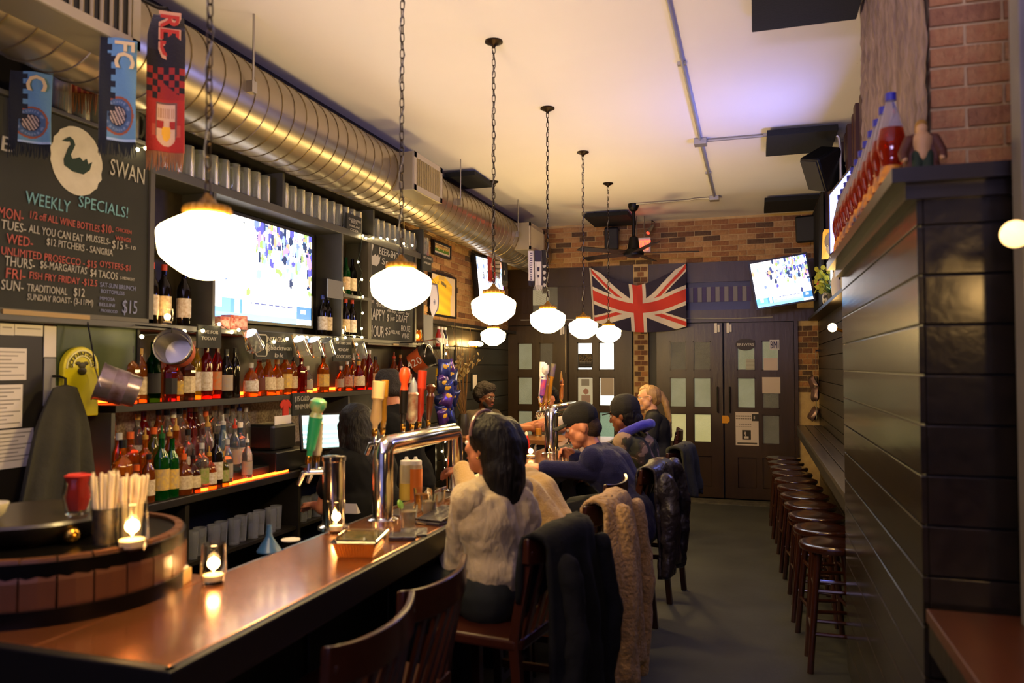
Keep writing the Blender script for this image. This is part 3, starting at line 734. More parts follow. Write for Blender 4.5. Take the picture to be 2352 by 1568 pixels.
MB().prism(arch(w, hh), (-2.938, cy, a.z), (0, 1, 0), (0, 0, 1), .03).build('sign_board', YEL, t, 0, .006)
for ww, dz in ((w * .84, .03), (w * .5, .07)):
    MB().tube([(-2.906, cy + p, a.z + .14 + q) for p, q in arch(ww, hh - .14 - dz * .6)[2:]], .004, 5).build('raised_border', mat('sign_pale_border', 'dcd68a', .4), t)
for k, chh in enumerate('BODDINGTONS'):
    an = PI * (1 - (k + .5) / 11); rr = w * .33; c = V((-2.907, cy + rr * math.cos(an), a.z + hh - w / 2 + rr * math.sin(an)))
    right = V((0, math.sin(an), -math.cos(an))); upv = V((0, math.cos(an), math.sin(an)))
    text(chh, .032, YELD, t, c - upv * .012, right, upv)
cz = a.z + hh - w * .55
MB().sph((-2.906, cy, cz + .02), (.004, .02, .016), 10, 6).sph((-2.906, cy, cz - .005), (.004, .026, .018), 10, 6).sph((-2.906, cy - .02, cz + .03), (.003, .016, .009), 8, 5).sph((-2.906, cy + .02, cz + .03), (.003, .016, .009), 8, 5).build('bee_emblem', YELD, t)

# ---- mugs on the top shelf
def mug_proto():
    b = MB().lathe([(.001, .012), (.034, .012), (.040, .13), (.044, .13), (.044, .0), (.001, 0)], 14, ribs=7, ribd=.03)
    b.tube([(.043, 0, .105), (.065, 0, .11), (.078, 0, .085), (.075, 0, .045), (.06, 0, .025), (.043, 0, .03)], .007, 6)
    return b.mesh('glass_mug', MUGGLASS, 50)
MUGME = mug_proto()
MUGS = 'glass mugs along the top shelf'
k = 0; y = 2.62
while y < 6.58:
    if not any(abs(y - q) < .06 for q in (3.1, 4.21, 5.43, 6.39)):
        o = bpy.data.objects.new('glass_mug', MUGME); COL.objects.link(o)
        o.location = (-2.945, y, 2.716 if y < 3.05 else 2.62); o.scale = (1, 1, 1.35); o.rotation_euler.z = PI / 2 + .3 * math.sin(k)
        tag(o, 'dimpled clear glass mug standing in the row on the top shelf under the duct', 'mug', MUGS)
    k += 1; y += .0985
# mugs hung from hooks under the shelf
for i, (u, v, tilt) in enumerate(((582, 782, .7), (692, 795, .6), (724, 796, .55), (752, 797, .5), (828, 802, .5))):
    p = at(u, v, x=-2.80)
    t = thing('hanging_mug', 'clear glass mug hung tilted on a hook below the long shelf, with string lights around', 'mug', p, group='glass mugs hung under the shelf')
    R = Euler((tilt + PI, 0, 0)).to_matrix()
    b = MB()
    b.lathe([(.001, -.045), (.036, -.045), (.040, .06), (.044, .06), (.042, -.055), (.001, -.055)], 18, p, R)
    b.build('mug_body', MUGGLASS, t, 50)
    MB().tube([p + R @ V(q) for q in ((0, .042, .03), (0, .07, .035), (0, .078, 0), (0, .066, -.03), (0, .042, -.03))], .006, 6).build('handle', MUGGLASS, t)
    h = p + R @ V((0, .078, 0))
    MB().tube([h + V((0, 0, -.01)), h + V((.012, 0, .0)), h + V((.0, 0, .02)), (h.x - .03, h.y, 1.80)], .003, 5).build('hook', BRASS, t)
# pails
def pail(label, c, axis, r, h, body, parts):
    c, ax = V(c), V(axis).normalized()
    t = thing('metal_pail', label, 'pail', c, group=None)
    R = ax.to_track_quat('Z', 'Y').to_matrix()
    MB().lathe([(.001, -h / 2), (r * .82, -h / 2), (r * .86, -h / 2 + .006), (r, h / 2), (r * 1.05, h / 2 + .003), (r * 1.05, h / 2 - .006), (r * .96, h / 2 - .004), (r * .78, -h / 2 + .008), (.001, -h / 2 + .006)], 28, c, R).build('pail_body', body, t)
    b1 = []
    for k in range(15):
        a = PI * k / 14
        b1.append(c + R @ V((r * 1.02 * math.cos(a), -.02 + .0, h / 2 - .015)) + (R @ V((0, r * .9 * math.sin(a), .05 * math.sin(a)))))
    MB().tube(b1, .003, 5).build('bail_handle', STEEL, t)
    hk = max(b1, key=lambda q: q.z)
    MB().tube([hk, hk + V((0, 0, .02)), (-2.872, hk.y, 1.80)], .004, 5).build('hook', BLACKMET, t)
    for nm, prof, m in parts: MB().lathe(prof, 28, c, R, caps=False).build(nm, m, t)
    return t, R
t, R = pail('metal pail hung on its side beside the yellow arch sign', at(272, 888, x=-2.76), (-.62, -.65, .30), .084, .17, mat('printed_pail_tin', '7a7068', .3, metal=.7, noise=(18, '9a8aa0', .3)), [('colour_band', [(.0775, -.03), (.080, .03)], mat('pail_brown_band', '4a3020', .4, noise=(14, '8a7a90', .2)))])
t, R = pail('open steel pail with an orange label hung above the upper bottles', at(405, 803, x=-2.70), (.45, -.85, .22), .085, .15, STEEL, [('paper_label', [(.0775, -.055), (.0845, .03)], mat('orange_label', 'b8552a', .6, noise=(10, '8a3018', .3)))])
c = at(965, 826, x=-2.68)
t, R = pail('brown and orange pail marked 420 hung below the happy hour chalkboard', c, (.70, .05, .42), .10, .19, mat('dark_tin', '54504a', .3, metal=.8), [('paper_label', [(.0885, -.075), (.0985, .045)], mat('brown_orange_label', '7a3016', .5, noise=(7, 'b4521e', .3)))])
tp = (c - CAMP).normalized() * -1
text('420', .085, CHALKW, t, c + tp * .105 + V((-.03, -.02, -.05)), V((.75, .35, .42)), tp.cross(V((.75, .35, .42))))
# red boxes under the tv
for u0, u1, v1, lab in ((506, 530, 728, 'small red and white carton on the television shelf'), (530, 570, 726, 'wide red printed carton on the television shelf')):
    a, b = at(u0, 750, x=-2.90), at(u1, v1, x=-2.90)
    t = thing('carton', lab, 'carton', (-2.93, (a.y + b.y) / 2, 1.815))
    MB().bx(-2.97, -2.90, a.y, b.y - .004, 1.815, b.z).build('box_body', mat('red_carton', 'b03a2a', .6, noise=(25, 'd0a090', .12)), t, 0, .002)
    MB().bx(-2.9, -2.899, a.y + .01, b.y - .014, 1.83, b.z - .02).build('printed_panel', mat('carton_panel', 'd8b0a0', .6, noise=(40, 'b03a2a', .1)), t, 0)

# ---- bottles
KIND = {'round': [(.001, 0), (.036, 0), (.038, .006), (.038, .17), (.034, .20), (.016, .235), (.0135, .25), (.0135, .285), (.001, .285)],
        'square': [(.001, 0), (.040, 0), (.042, .006), (.042, .16), (.036, .185), (.016, .205), (.014, .215), (.014, .27), (.001, .27)],
        'bell': [(.001, 0), (.052, 0), (.054, .006), (.052, .06), (.044, .13), (.028, .185), (.016, .21), (.014, .255), (.001, .255)],
        'wine': [(.001, 0), (.036, 0), (.037, .005), (.037, .19), (.031, .215), (.015, .245), (.0138, .26), (.0138, .31), (.001, .31)],
        'flask': [(.001, 0), (.046, 0), (.048, .008), (.047, .10), (.040, .14), (.018, .165), (.014, .175), (.014, .215), (.001, .215)],
        'tall': [(.001, 0), (.033, 0), (.034, .005), (.034, .2), (.028, .23), (.015, .26), (.0135, .27), (.0135, .325), (.001, .325)]}
LIQ = {'amber': ('a3500e', .75), 'whisky': ('c9701a', .8), 'red': ('7a1208', .7), 'green': ('0f5a1c', .7), 'clear': ('dfe6e2', .95), 'dark': ('120d08', .15), 'yellow': ('c9a020', .8), 'olive': ('5a5a10', .7), 'blue': ('86a8c8', .9), 'brown': ('4a1e08', .5), 'pink': ('c46a60', .7)}
def liq(k): c, t_ = LIQ[k]; return mat('bottle_' + k, c, .06, tr=t_, ior=1.36)
CAPC = {'black': '0d0c0b', 'red': 'b3371c', 'gold': 'a88236', 'white': 'd4cdbe', 'orange': 'c9581c', 'green': '14501e', 'steel': 'a8a6a0', 'blue': '2a3a8a'}
LABC = {'cream': 'd9caa2', 'white': 'd6d2ca', 'black': '16120e', 'yellow': 'd6ae3a', 'orange': 'c86a24', 'green': '6a8a24', 'red': '9a2a1c', 'grey': '8a8684', 'brown': '5a2a14', 'none': None, 'blue': '4a5a96'}
BME = {}
def bottle(kind, color, cap, lab, loc, h=None, where='', grp='', pourer=False, sc=1.0):
    prof = KIND[kind]; H = prof[-1][1]
    def part(key, fn):
        if key not in BME: BME[key] = fn()
        return BME[key]
    nn = {'square': 8}.get(kind, 16)
    names = {'round': 'round', 'square': 'square-shouldered', 'bell': 'bell-shaped', 'wine': 'wine', 'flask': 'squat', 'tall': 'tall slim'}
    cn = {'clear': 'clear glass', 'whisky': 'golden'}.get(color, color)
    ln = 'with no label' if lab == 'none' else 'with %s label' % lab
    t = thing('liquor_bottle' if kind != 'wine' else 'wine_bottle', '%s %s bottle %s and %s cap %s' % (cn, names[kind], ln, cap, where), 'bottle', loc, random.uniform(0, 6.28), grp, world=False)
    s = (h / (H + .02) if h else 1) * sc; t.scale = (min(s, 1.12),) * 2 + (s,)
    link('glass_body', part((kind, color), lambda: MB().lathe(prof, nn).mesh('glass_body', liq(color), 35)), t)
    r = prof[-2][0] + .0015
    if pourer: link('pour_spout', part(('spout', cap, H), lambda: MB().lathe([(r, H - .012), (r, H + .008), (.006, H + .012), (.004, H + .05), (.001, H + .05)], 10).mesh('pour_spout', mat('cap_' + cap, CAPC[cap], .35), 40)), t)
    else: link('cap', part((kind, cap), lambda: MB().lathe([(r, H - .028), (r, H + .004), (.001, H + .005)], 12).mesh('cap', mat('cap_' + cap, CAPC[cap], .4), 40)), t)
    if lab != 'none':
        zz = [q for q in prof if q[1] < H * .66]; z0, z1 = H * .15, H * .48
        def rr(z):
            for (ra, za), (rb, zb) in zip(prof, prof[1:]):
                if za <= z <= zb and zb > za: return ra + (rb - ra) * (z - za) / (zb - za)
            return prof[2][0]
        link('label', part((kind, 'lab', lab), lambda: MB().lathe([(rr(z0) + .0008, z0), (rr((z0 + z1) / 2) + .0008, (z0 + z1) / 2), (rr(z1) + .0008, z1)], nn, caps=False).mesh('label', mat('label_' + lab, LABC[lab], .7, noise=(70, LABC[lab] if lab in ('black', 'brown') else 'a08a68', .25)), 35)), t)
        # open ends of the label sleeve are wrapped tight on the glass
    return t
US = 'on the upper bottle shelf'; UG = 'bottles on the upper back bar shelf'
ups = [(300, 'square', 'whisky', 'black', 'cream', .30), (322, 'round', 'whisky', 'gold', 'cream', .29), (352, 'wine', 'green', 'green', 'black', .33), (372, 'round', 'amber', 'black', 'none', .28), (390, 'square', 'red', 'black', 'black', .27), (412, 'flask', 'amber', 'gold', 'yellow', .24), (431, 'square', 'brown', 'black', 'cream', .29), (450, 'tall', 'yellow', 'white', 'white', .34), (474, 'tall', 'red', 'white', 'white', .34), (499, 'tall', 'red', 'white', 'orange', .34), (520, 'round', 'dark', 'black', 'grey', .30), (540, 'tall', 'dark', 'black', 'none', .31),
       (577, 'flask', 'whisky', 'steel', 'white', .22), (596, 'bell', 'amber', 'steel', 'brown', .25), (617, 'bell', 'whisky', 'gold', 'cream', .26), (636, 'flask', 'whisky', 'gold', 'cream', .25), (656, 'square', 'whisky', 'black', 'yellow', .30), (674, 'round', 'amber', 'black', 'cream', .26), (692, 'square', 'red', 'gold', 'none', .27), (706, 'flask', 'clear', 'steel', 'grey', .2), (743, 'square', 'whisky', 'black', 'yellow', .29), (783, 'flask', 'amber', 'steel', 'grey', .2), (797, 'bell', 'amber', 'steel', 'red', .24), (812, 'round', 'amber', 'steel', 'blue', .26), (824, 'flask', 'red', 'gold', 'cream', .24), (836, 'tall', 'amber', 'steel', 'none', .32), (848, 'tall', 'red', 'steel', 'none', .33), (862, 'round', 'amber', 'black', 'cream', .28), (905, 'round', 'amber', 'red', 'black', .28), (920, 'tall', 'amber', 'gold', 'none', .30), (938, 'round', 'red', 'black', 'cream', .26)]
for i, (u, k, c, cap, lab, h) in enumerate(ups):
    x = -2.955 - (.035 if i % 2 else 0)
    bottle(k, c, cap, lab, (x, yat(u, x), 1.416), h, US, UG, pourer=(i % 5 == 3))
lows = [(262, 'tall', 'amber', 'black', 'none', .3, 2), (285, 'square', 'whisky', 'black', 'orange', .33, 0), (302, 'square', 'amber', 'orange', 'brown', .30, 1), (332, 'tall', 'red', 'red', 'none', .34, 2), (356, 'round', 'olive', 'orange', 'yellow', .31, 1), (345, 'round', 'amber', 'black', 'cream', .24, 0), (374, 'wine', 'green', 'green', 'yellow', .33, 0), (385, 'round', 'clear', 'black', 'white', .33, 2), (398, 'wine', 'green', 'green', 'yellow', .31, 0), (406, 'square', 'amber', 'gold', 'brown', .3, 1), (414, 'round', 'clear', 'black', 'none', .33, 2), (425, 'flask', 'amber', 'orange', 'cream', .22, 0), (438, 'round', 'red', 'red', 'white', .32, 2), (434, 'square', 'clear', 'black', 'white', .28, 1), (450, 'round', 'pink', 'red', 'brown', .28, 1), (446, 'flask', 'brown', 'black', 'cream', .2, 0), (462, 'tall', 'clear', 'white', 'none', .34, 2), (466, 'square', 'clear', 'steel', 'green', .26, 0), (479, 'round', 'clear', 'gold', 'white', .3, 1), (494, 'square', 'clear', 'gold', 'cream', .34, 2), (500, 'wine', 'dark', 'black', 'white', .3, 0), (514, 'round', 'blue', 'steel', 'none', .3, 1), (524, 'round', 'clear', 'steel', 'grey', .26, 0), (536, 'tall', 'clear', 'black', 'none', .33, 2), (541, 'round', 'clear', 'red', 'grey', .27, 1), (553, 'square', 'blue', 'white', 'white', .29, 1), (566, 'tall', 'clear', 'steel', 'none', .3, 2), (570, 'round', 'clear', 'white', 'grey', .24, 0), (276, 'round', 'amber', 'steel', 'cream', .3, 1), (318, 'tall', 'clear', 'gold', 'white', .31, 2), (336, 'square', 'whisky', 'gold', 'none', .27, 1), (366, 'tall', 'amber', 'black', 'cream', .33, 2), (400, 'round', 'pink', 'white', 'none', .31, 2), (424, 'tall', 'whisky', 'black', 'none', .33, 2), (450, 'tall', 'brown', 'gold', 'white', .33, 2), (474, 'round', 'whisky', 'orange', 'none', .3, 2), (483, 'flask', 'amber', 'gold', 'white', .2, 0), (508, 'tall', 'clear', 'steel', 'cream', .33, 2), (522, 'square', 'clear', 'black', 'blue', .31, 2), (551, 'round', 'clear', 'blue', 'none', .3, 2), (512, 'flask', 'olive', 'gold', 'green', .2, 0), (465, 'round', 'clear', 'red', 'black', .28, 1), (392, 'round', 'amber', 'gold', 'black', .27, 1), (318, 'flask', 'amber', 'orange', 'blue', .2, 0), (270, 'flask', 'red', 'gold', 'orange', .2, 0)]
for i, (u, k, c, cap, lab, h, row) in enumerate(lows):
    x = (-2.775, -2.87, -3.0)[row]; z = (.951, 1.001, 1.061)[row]
    y = yat(u, x)
    if row and y < 2.68: y = 2.69 + .01 * i
    bottle(k, c, cap, lab, (x, y, z), h, 'in the %s lower row' % ('front', 'middle', 'rear')[row], 'stepped bottles above the back bar worktop', pourer=(i % 3 == 0))
for u, c, cap, lab in ((800, 'amber', 'black', 'cream'), (815, 'clear', 'steel', 'white'), (829, 'amber', 'black', 'white'), (840, 'red', 'gold', 'cream'), (905, 'amber', 'red', 'none'), (922, 'clear', 'black', 'white'), (786, 'clear', 'steel', 'blue')):
    bottle('round', c, cap, lab, (-2.93, yat(u, -2.93), .951), .32, 'on the worktop beyond the till', 'bottles beyond the till')
for u, cap, lab in ((345, 'red', 'white'), (374, 'red', 'cream'), (420, 'red', 'white')):
    bottle('wine', 'dark', cap, lab, (-2.96, yat(u, -2.96), 1.816), .335, 'beside the big chalkboard', 'red-capped wines by the chalkboard')
for u, c, cap, lab, z in ((771, 'pink', 'black', 'white', 2.136), (793, 'green', 'green', 'cream', 2.136), (808, 'dark', 'green', 'cream', 2.136), (770, 'dark', 'black', 'white', 1.816), (793, 'dark', 'red', 'cream', 1.816), (808, 'dark', 'red', 'white', 1.816), (740, 'dark', 'blue', 'white', 1.816), (752, 'dark', 'black', 'cream', 1.816)):
    bottle('wine', c, cap, lab, (-2.96, yat(u, -2.96), z), .31, 'on the %s wine shelf' % ('upper' if z > 2 else 'lower'), 'wines beside the television')
# candles on the wine shelves
FLAME = mat('candle_flame', 'ffd890', .5, em='ffb050', es=60)
WAX = mat('candle_wax', 'e8d8b0', .5)
def flame_light(p, parent, e=.6):
    l = bpy.data.lights.new('candle_light', 'POINT'); l.energy = e; l.color = (1, .55, .2); l.shadow_soft_size = .02
    o = bpy.data.objects.new('candle_light', l); COL.objects.link(o); o.parent = parent; o.location = V(p) - V(parent_org(parent))
def candle(label, p, r=.035, h=.085, e=.7, grp='lit candles in glass cups', flare=1.0, glass=None):
    p = V(p)
    t = thing('candle_glass', label, 'candle', p, group=grp)
    g = MB().lathe([(.001, 0), (r * .75, 0), (r * .95, h * .3), (r * flare, h), (r * flare - .003, h), (r * .95 - .004, h * .3), (r * .7, .008), (.001, .008)], 20, p)
    g.build('glass_cup', glass or GLASS, t)
    MB().lathe([(.001, .009), (r * .68, .009), (r * .72, h * .22), (.001, h * .22)], 14, p).build('wax', WAX, t)
    MB().lathe([(.001, h * .28), (.0055, h * .36), (.006, h * .42), (.003, h * .58), (.0005, h * .72)], 10, p).build('flame', FLAME, t)
    flame_light(p + V((0, 0, h * .5)), t, e)
    return t
candle('lit candle in a glass among the wines beside the chalkboard', (-2.90, yat(383, -2.90), 1.816), .03, .08, .5)
candle('lit candle in a glass on the upper wine shelf', (-2.90, yat(783, -2.90), 2.136), .03, .08, .5)
candle('lit candle in a glass on the lower wine shelf', (-2.90, yat(785, -2.90), 1.816), .03, .08, .5)
candle('two-tone amber votive glass at the end of the long shelf', (-2.9, yat(958, -2.9), 1.816), .04, .11, .6, glass=mat('amber_votive_glass', 'e8b050', .05, tr=.9))
# hung glasses below the worktop
GL = mat('dark_room_glass', 'd4d8e0', .05, tr=.86, ior=1.4)
gme = MB().lathe([(.001, 0), (.03, 0), (.036, .11), (.033, .11), (.028, .006), (.001, .006)], 12).mesh('pint_glass', GL, 40)
for r_, z in ((0, .302), (1, .602)):
    for i in range(36):
        y = 2.30 + i * .085
        if min(abs(y - q) for q in (3.215, 4.215, 5.215)) < .045: continue
        o = bpy.data.objects.new('pint_glass', gme); COL.objects.link(o); o.location = (-2.80 - .02 * (i % 2), y, z); o.scale = (1, 1, 1.3)
        tag(o, 'clear pint glass on the %s shelf below the back bar worktop' % ('lower', 'middle')[r_], 'glass', ('lower', 'middle')[r_] + ' row of pint glasses under the worktop')

# ---- string lights along shelf, board and far column
BULB = mat('warm_fairy_bulb', 'fff0c0', .4, em='ffe0a0', es=40)
bme = MB().sph((0, 0, 0), .009, 8, 6).mesh('bulb', BULB, 60)
def fairy(label, pts, r=.0022):
    pts = [V(p) for p in pts]
    t = thing('string_lights', label, 'string lights', pts[0], group='fairy light strings')
    MB().tube(pts, r, 5).build('wire', mat('green_wire', '1c2a18', .6), t)
    for i, p in enumerate(pts):
        if i % 2 == 0:
            b = link('bulb', bme, t); b.location = p - V(pts[0]) + V((.010, 0, -.006))
    return t
def along(uv, x, step=.05):
    P_ = [at(u, v, x=x) for u, v in uv]; out = []
    for a, b in zip(P_, P_[1:]):
        n = max(1, int((b - a).length / step))
        out += [a.lerp(b, k / n) + V((.006 * math.sin(k * 2.1), 0, .008 * math.sin(k * 3.3))) for k in range(n)]
    return out + [P_[-1]]
fairy('string of warm fairy lights draped along the front of the long shelf', along([(322, 770), (360, 768), (420, 758), (440, 764), (500, 742), (545, 770), (545, 755), (590, 768), (600, 790), (680, 772), (760, 778), (800, 770), (838, 772)], -2.862, .06))
fairy('string of warm fairy lights running up beside the happy hour chalkboard', along([(832, 790), (828, 735), (831, 680), (822, 655), (832, 625), (820, 600), (829, 573), (831, 540), (832, 518)], -2.866, .06))
fairy('string of warm fairy lights along the top of the happy hour chalkboard', along([(838, 545), (872, 545), (912, 552), (925, 558), (945, 562)], -2.858, .06))
fairy('pair of fairy lights beside the striped red scarf', [at(312, 341, x=-2.86), at(320, 339, x=-2.86), at(331, 338, x=-2.86), at(335, 345, x=-2.86)])
# ================================================================ SEATS
def chair_proto():
    t = thing('bar_chair', 'x', 'chair', (0, 0, 0), world=False)
    w, d, sz = .40, .40, .66
    seat = MB(); n = 8
    seat.prism([(-d / 2, -w / 2 + .02), (-d / 2 + .02, -w / 2), (d / 2 - .05, -w / 2 - .015), (d / 2, -w / 2 + .04), (d / 2 + .015, 0), (d / 2, w / 2 - .04), (d / 2 - .05, w / 2 + .015), (-d / 2 + .02, w / 2), (-d / 2, w / 2 - .02)], (0, 0, sz - .04), (1, 0, 0), (0, 1, 0), .04)
    seat.build('seat', CHAIRWOOD, t, 0, .01)
    for sx in (1, -1):
        for sy in (1, -1):
            b = MB()
            if sx > 0: b.box((d / 2 - .035 + .012, sy * (w / 2 - .03 + .01), (sz - .04) / 2), (.036, .036, sz - .04), (sy * -.03, .035, 0))
            else: b.add(*legback(d, w, sz, sy))
            b.build('leg', CHAIRWOOD, t, 0, .003)
    for y in (-1, 1): MB().box((0, y * (w / 2 - .03), .30), (d - .05, .022, .03)).build('stretcher', CHAIRWOOD, t, 0)
    MB().box((d / 2 - .02, 0, .22), (.025, w - .05, .035)).build('foot_rest', CHAIRWOOD, t, 0)
    MB().box((-d / 2 + .03, 0, .34), (.022, w - .06, .03)).build('stretcher', CHAIRWOOD, t, 0)
    b = MB(); N = 12; vs = []; H = .085
    for i in range(N + 1):
        a = -1 + 2 * i / N
        x = -d / 2 - .035 - .045 * (1 - a * a) + .012; y = a * (w / 2 + .012); e = .012 * abs(a) ** 4
        for dx, dz in ((.012, -H), (.006, 0), (-.014, .004), (-.012, -H)): vs.append((x + dx, y, 1.0 + e + dz))
    fs = [(i * 4 + k, i * 4 + (k + 1) % 4, (i + 1) * 4 + (k + 1) % 4, (i + 1) * 4 + k) for i in range(N) for k in range(4)] + [(3, 2, 1, 0), (N * 4, N * 4 + 1, N * 4 + 2, N * 4 + 3)]
    b.add(vs, fs).build('top_rail', CHAIRWOOD, t, 50, .004)
    for i in range(5):
        a = -.62 + .31 * i
        x1 = -d / 2 - .04 - .045 * (1 - a * a) + .012
        MB().add([(-d / 2 + .02, a * w / 2 - .014, sz - .005), (-d / 2 + .02, a * w / 2 + .014, sz - .005), (-d / 2 + .008, a * w / 2 + .014, sz - .005), (-d / 2 + .008, a * w / 2 - .014, sz - .005),
                  (x1 + .006, a * w / 2 - .014, .93), (x1 + .006, a * w / 2 + .014, .93), (x1 - .006, a * w / 2 + .014, .93), (x1 - .006, a * w / 2 - .014, .93)],
                 [(3, 2, 1, 0), (4, 5, 6, 7), (0, 1, 5, 4), (1, 2, 6, 5), (2, 3, 7, 6), (3, 0, 4, 7)]).build('slat', CHAIRWOOD, t, 0)
    return t
def legback(d, w, sz, sy):
    y = sy * (w / 2 - .018); pr = [(-d / 2 - .03, 0), (-d / 2 + .03, sz - .02), (-d / 2 + .022, sz + .05), (-d / 2 - .028, .97)]
    vs = []
    for x, z in pr:
        for dx, dy in ((-.018, -.016), (.018, -.016), (.018, .016), (-.018, .016)): vs.append((x + dx, y + dy, z))
    fs = [(i * 4 + k, i * 4 + (k + 1) % 4, (i + 1) * 4 + (k + 1) % 4, (i + 1) * 4 + k) for i in range(3) for k in range(4)] + [(3, 2, 1, 0), (12, 13, 14, 15)]
    return vs, fs
cp = chair_proto()
CH = [(-1.09, 1.64, 180, 'empty dark mahogany bar chair at the bar end beside the round barrel tray'),
      (-1.11, 2.06, 178, 'dark mahogany bar chair beside the woman in the white shirt'),
      (-.94, 2.76, 171, 'dark mahogany bar chair carrying a dark jacket under the woman in white'),
      (-.90, 3.40, 176, 'dark mahogany bar chair carrying the cream cable-knit cardigan'),
      (-.93, 4.02, 176, 'empty dark mahogany bar chair with slatted back between cardigan and leather jacket'),
      (-.84, 4.62, 176, 'dark mahogany bar chair carrying a shiny leather jacket'),
      (-.76, 5.52, 170, 'dark mahogany bar chair carrying a green-grey coat, last of the row'),
      (-.93, 7.33, 186, 'dark mahogany bar chair under the blonde woman in black')]
CHO = []
for i, (x, y, a, lab) in enumerate(CH):
    o = cp if i == 0 else copy_tree(cp)
    o.location = (x, y, 0); o.rotation_euler.z = math.radians(a); tag(o, lab, 'chair', 'bar chairs along the counter'); CHO.append(o)
def chair_pt(i, x, y, z): 
    X_, Y_, a, _ = CH[i]; a = math.radians(a)
    return V((X_ + x * math.cos(a) - y * math.sin(a), Y_ + x * math.sin(a) + y * math.cos(a), z))
# stools under the ledge
STW = mat('stool_brown_lacquer', '2a130c', .16, noise=(10, '3a1c10', .3), coat=.8)
def stool_proto():
    t = thing('bar_stool', 'x', 'stool', (0, 0, 0), world=False); sz = .66
    MB().lathe([(.001, sz - .04), (.14, sz - .04), (.165, sz - .035), (.172, sz - .02), (.168, sz - .006), (.15, sz - .001), (.10, sz - .008), (.001, sz - .010)], 36).build('seat', STW, t, 50)
    for k in range(4):
        a = PI / 4 + k * PI / 2; c, s = math.cos(a), math.sin(a)
        MB().cyl((.18 * c, .18 * s, 0), (.11 * c, .11 * s, sz - .04), .017, .019, 10).build('leg', STW, t)
    for z, r in ((.20, .159), (.42, .135)):
        for k in range(4):
            a = PI / 4 + k * PI / 2; b = a + PI / 2
            MB().cyl((r * math.cos(a), r * math.sin(a), z + (.02 if k % 2 else 0)), (r * math.cos(b), r * math.sin(b), z + (.02 if k % 2 else 0)), .011, n=8).build('rung', STW, t)
    return t
sp = stool_proto()
ys = [4.46 + .40 * i for i in range(11)]
for i, y in enumerate(ys):
    o = sp if i == 0 else copy_tree(sp)
    o.location = (.385 - .012 * i, y, 0); o.rotation_euler.z = .2 * math.sin(i * 2.2)
    tag(o, 'round-seated dark brown lacquered stool in the row under the wall ledge' if i else 'round brown stool at the chimney breast end of the ledge row', 'stool', 'stools under the wall ledge')

# ================================================================ PEOPLE
SKIN = {'tan': mat('skin_tan', 'b0714c', .5, noise=(8, '9c5f40', .3)), 'fair': mat('skin_fair', 'c98a68', .5, noise=(8, 'bd785a', .3)), 'brown': mat('skin_brown', '7a4728', .5, noise=(8, '6a3a20', .3)), 'deep': mat('skin_deep', '5a3420', .5), 'pale': mat('skin_pale', 'd09a74', .5)}
EYEW = mat('eye_white', 'd8d0c4', .3); IRIS = mat('iris_dark', '1c120a', .2); LIP = mat('lips', '8a4438', .5)
CLOUD = bpy.data.textures.new('folds', 'CLOUDS'); CLOUD.noise_scale = .11; CLOUD.noise_depth = 2
CLOUDF = bpy.data.textures.new('fine_folds', 'CLOUDS'); CLOUDF.noise_scale = .035; CLOUDF.noise_depth = 3
def blob(name, mb, m, parent, vox=.011, smooth=4, disp=0, tex=None):
    o = mb.build(name, m, parent, 180)
    r = o.modifiers.new('remesh', 'REMESH'); r.mode = 'VOXEL'; r.voxel_size = vox; r.use_smooth_shade = True
    if smooth:
        s = o.modifiers.new('smooth', 'SMOOTH'); s.iterations = smooth; s.factor = .5
    if disp:
        d = o.modifiers.new('disp', 'DISPLACE'); d.texture = tex or CLOUD; d.strength = disp; d.mid_level = .5; d.texture_coords = 'LOCAL'
    return o
def hand_cones(w, d, pn, curl, side, s=1.0):
    """w wrist, d pointing direction, pn direction the palm faces, side +1/-1: where the thumb is along d x pn."""
    d = V(d).normalized(); pn = V(pn); pn = (pn - d * pn.dot(d)).normalized(); l = d.cross(pn) * side
    out = []
    for o in (-.022, 0, .022): out.append((w + l * o * .6 * s, .016 * s, w + d * .078 * s + l * o * 1.3 * s, .0135 * s))
    for o, ln in ((-.032, .058), (-.011, .074), (.011, .080), (.032, .070)):
        p = w + d * .078 * s + l * o * s; a = curl * .55; q = d * math.cos(a) + pn * math.sin(a)
        p1 = p + q * ln * .5 * s; a2 = curl * 1.3; q2 = d * math.cos(a2) + pn * math.sin(a2); p2 = p1 + q2 * ln * .5 * s
        out += [(p, .0095 * s, p1, .0085 * s), (p1, .0085 * s, p2, .007 * s)]
    b = w + d * .018 * s + l * .026 * s; t1 = b + (d * .6 + l * .75 + pn * .25) * .036 * s; t2 = t1 + (d * .9 + l * .1 + pn * .35) * .03 * s
    out += [(b, .013 * s, t1, .0105 * s), (t1, .0105 * s, t2, .0085 * s)]
    return out
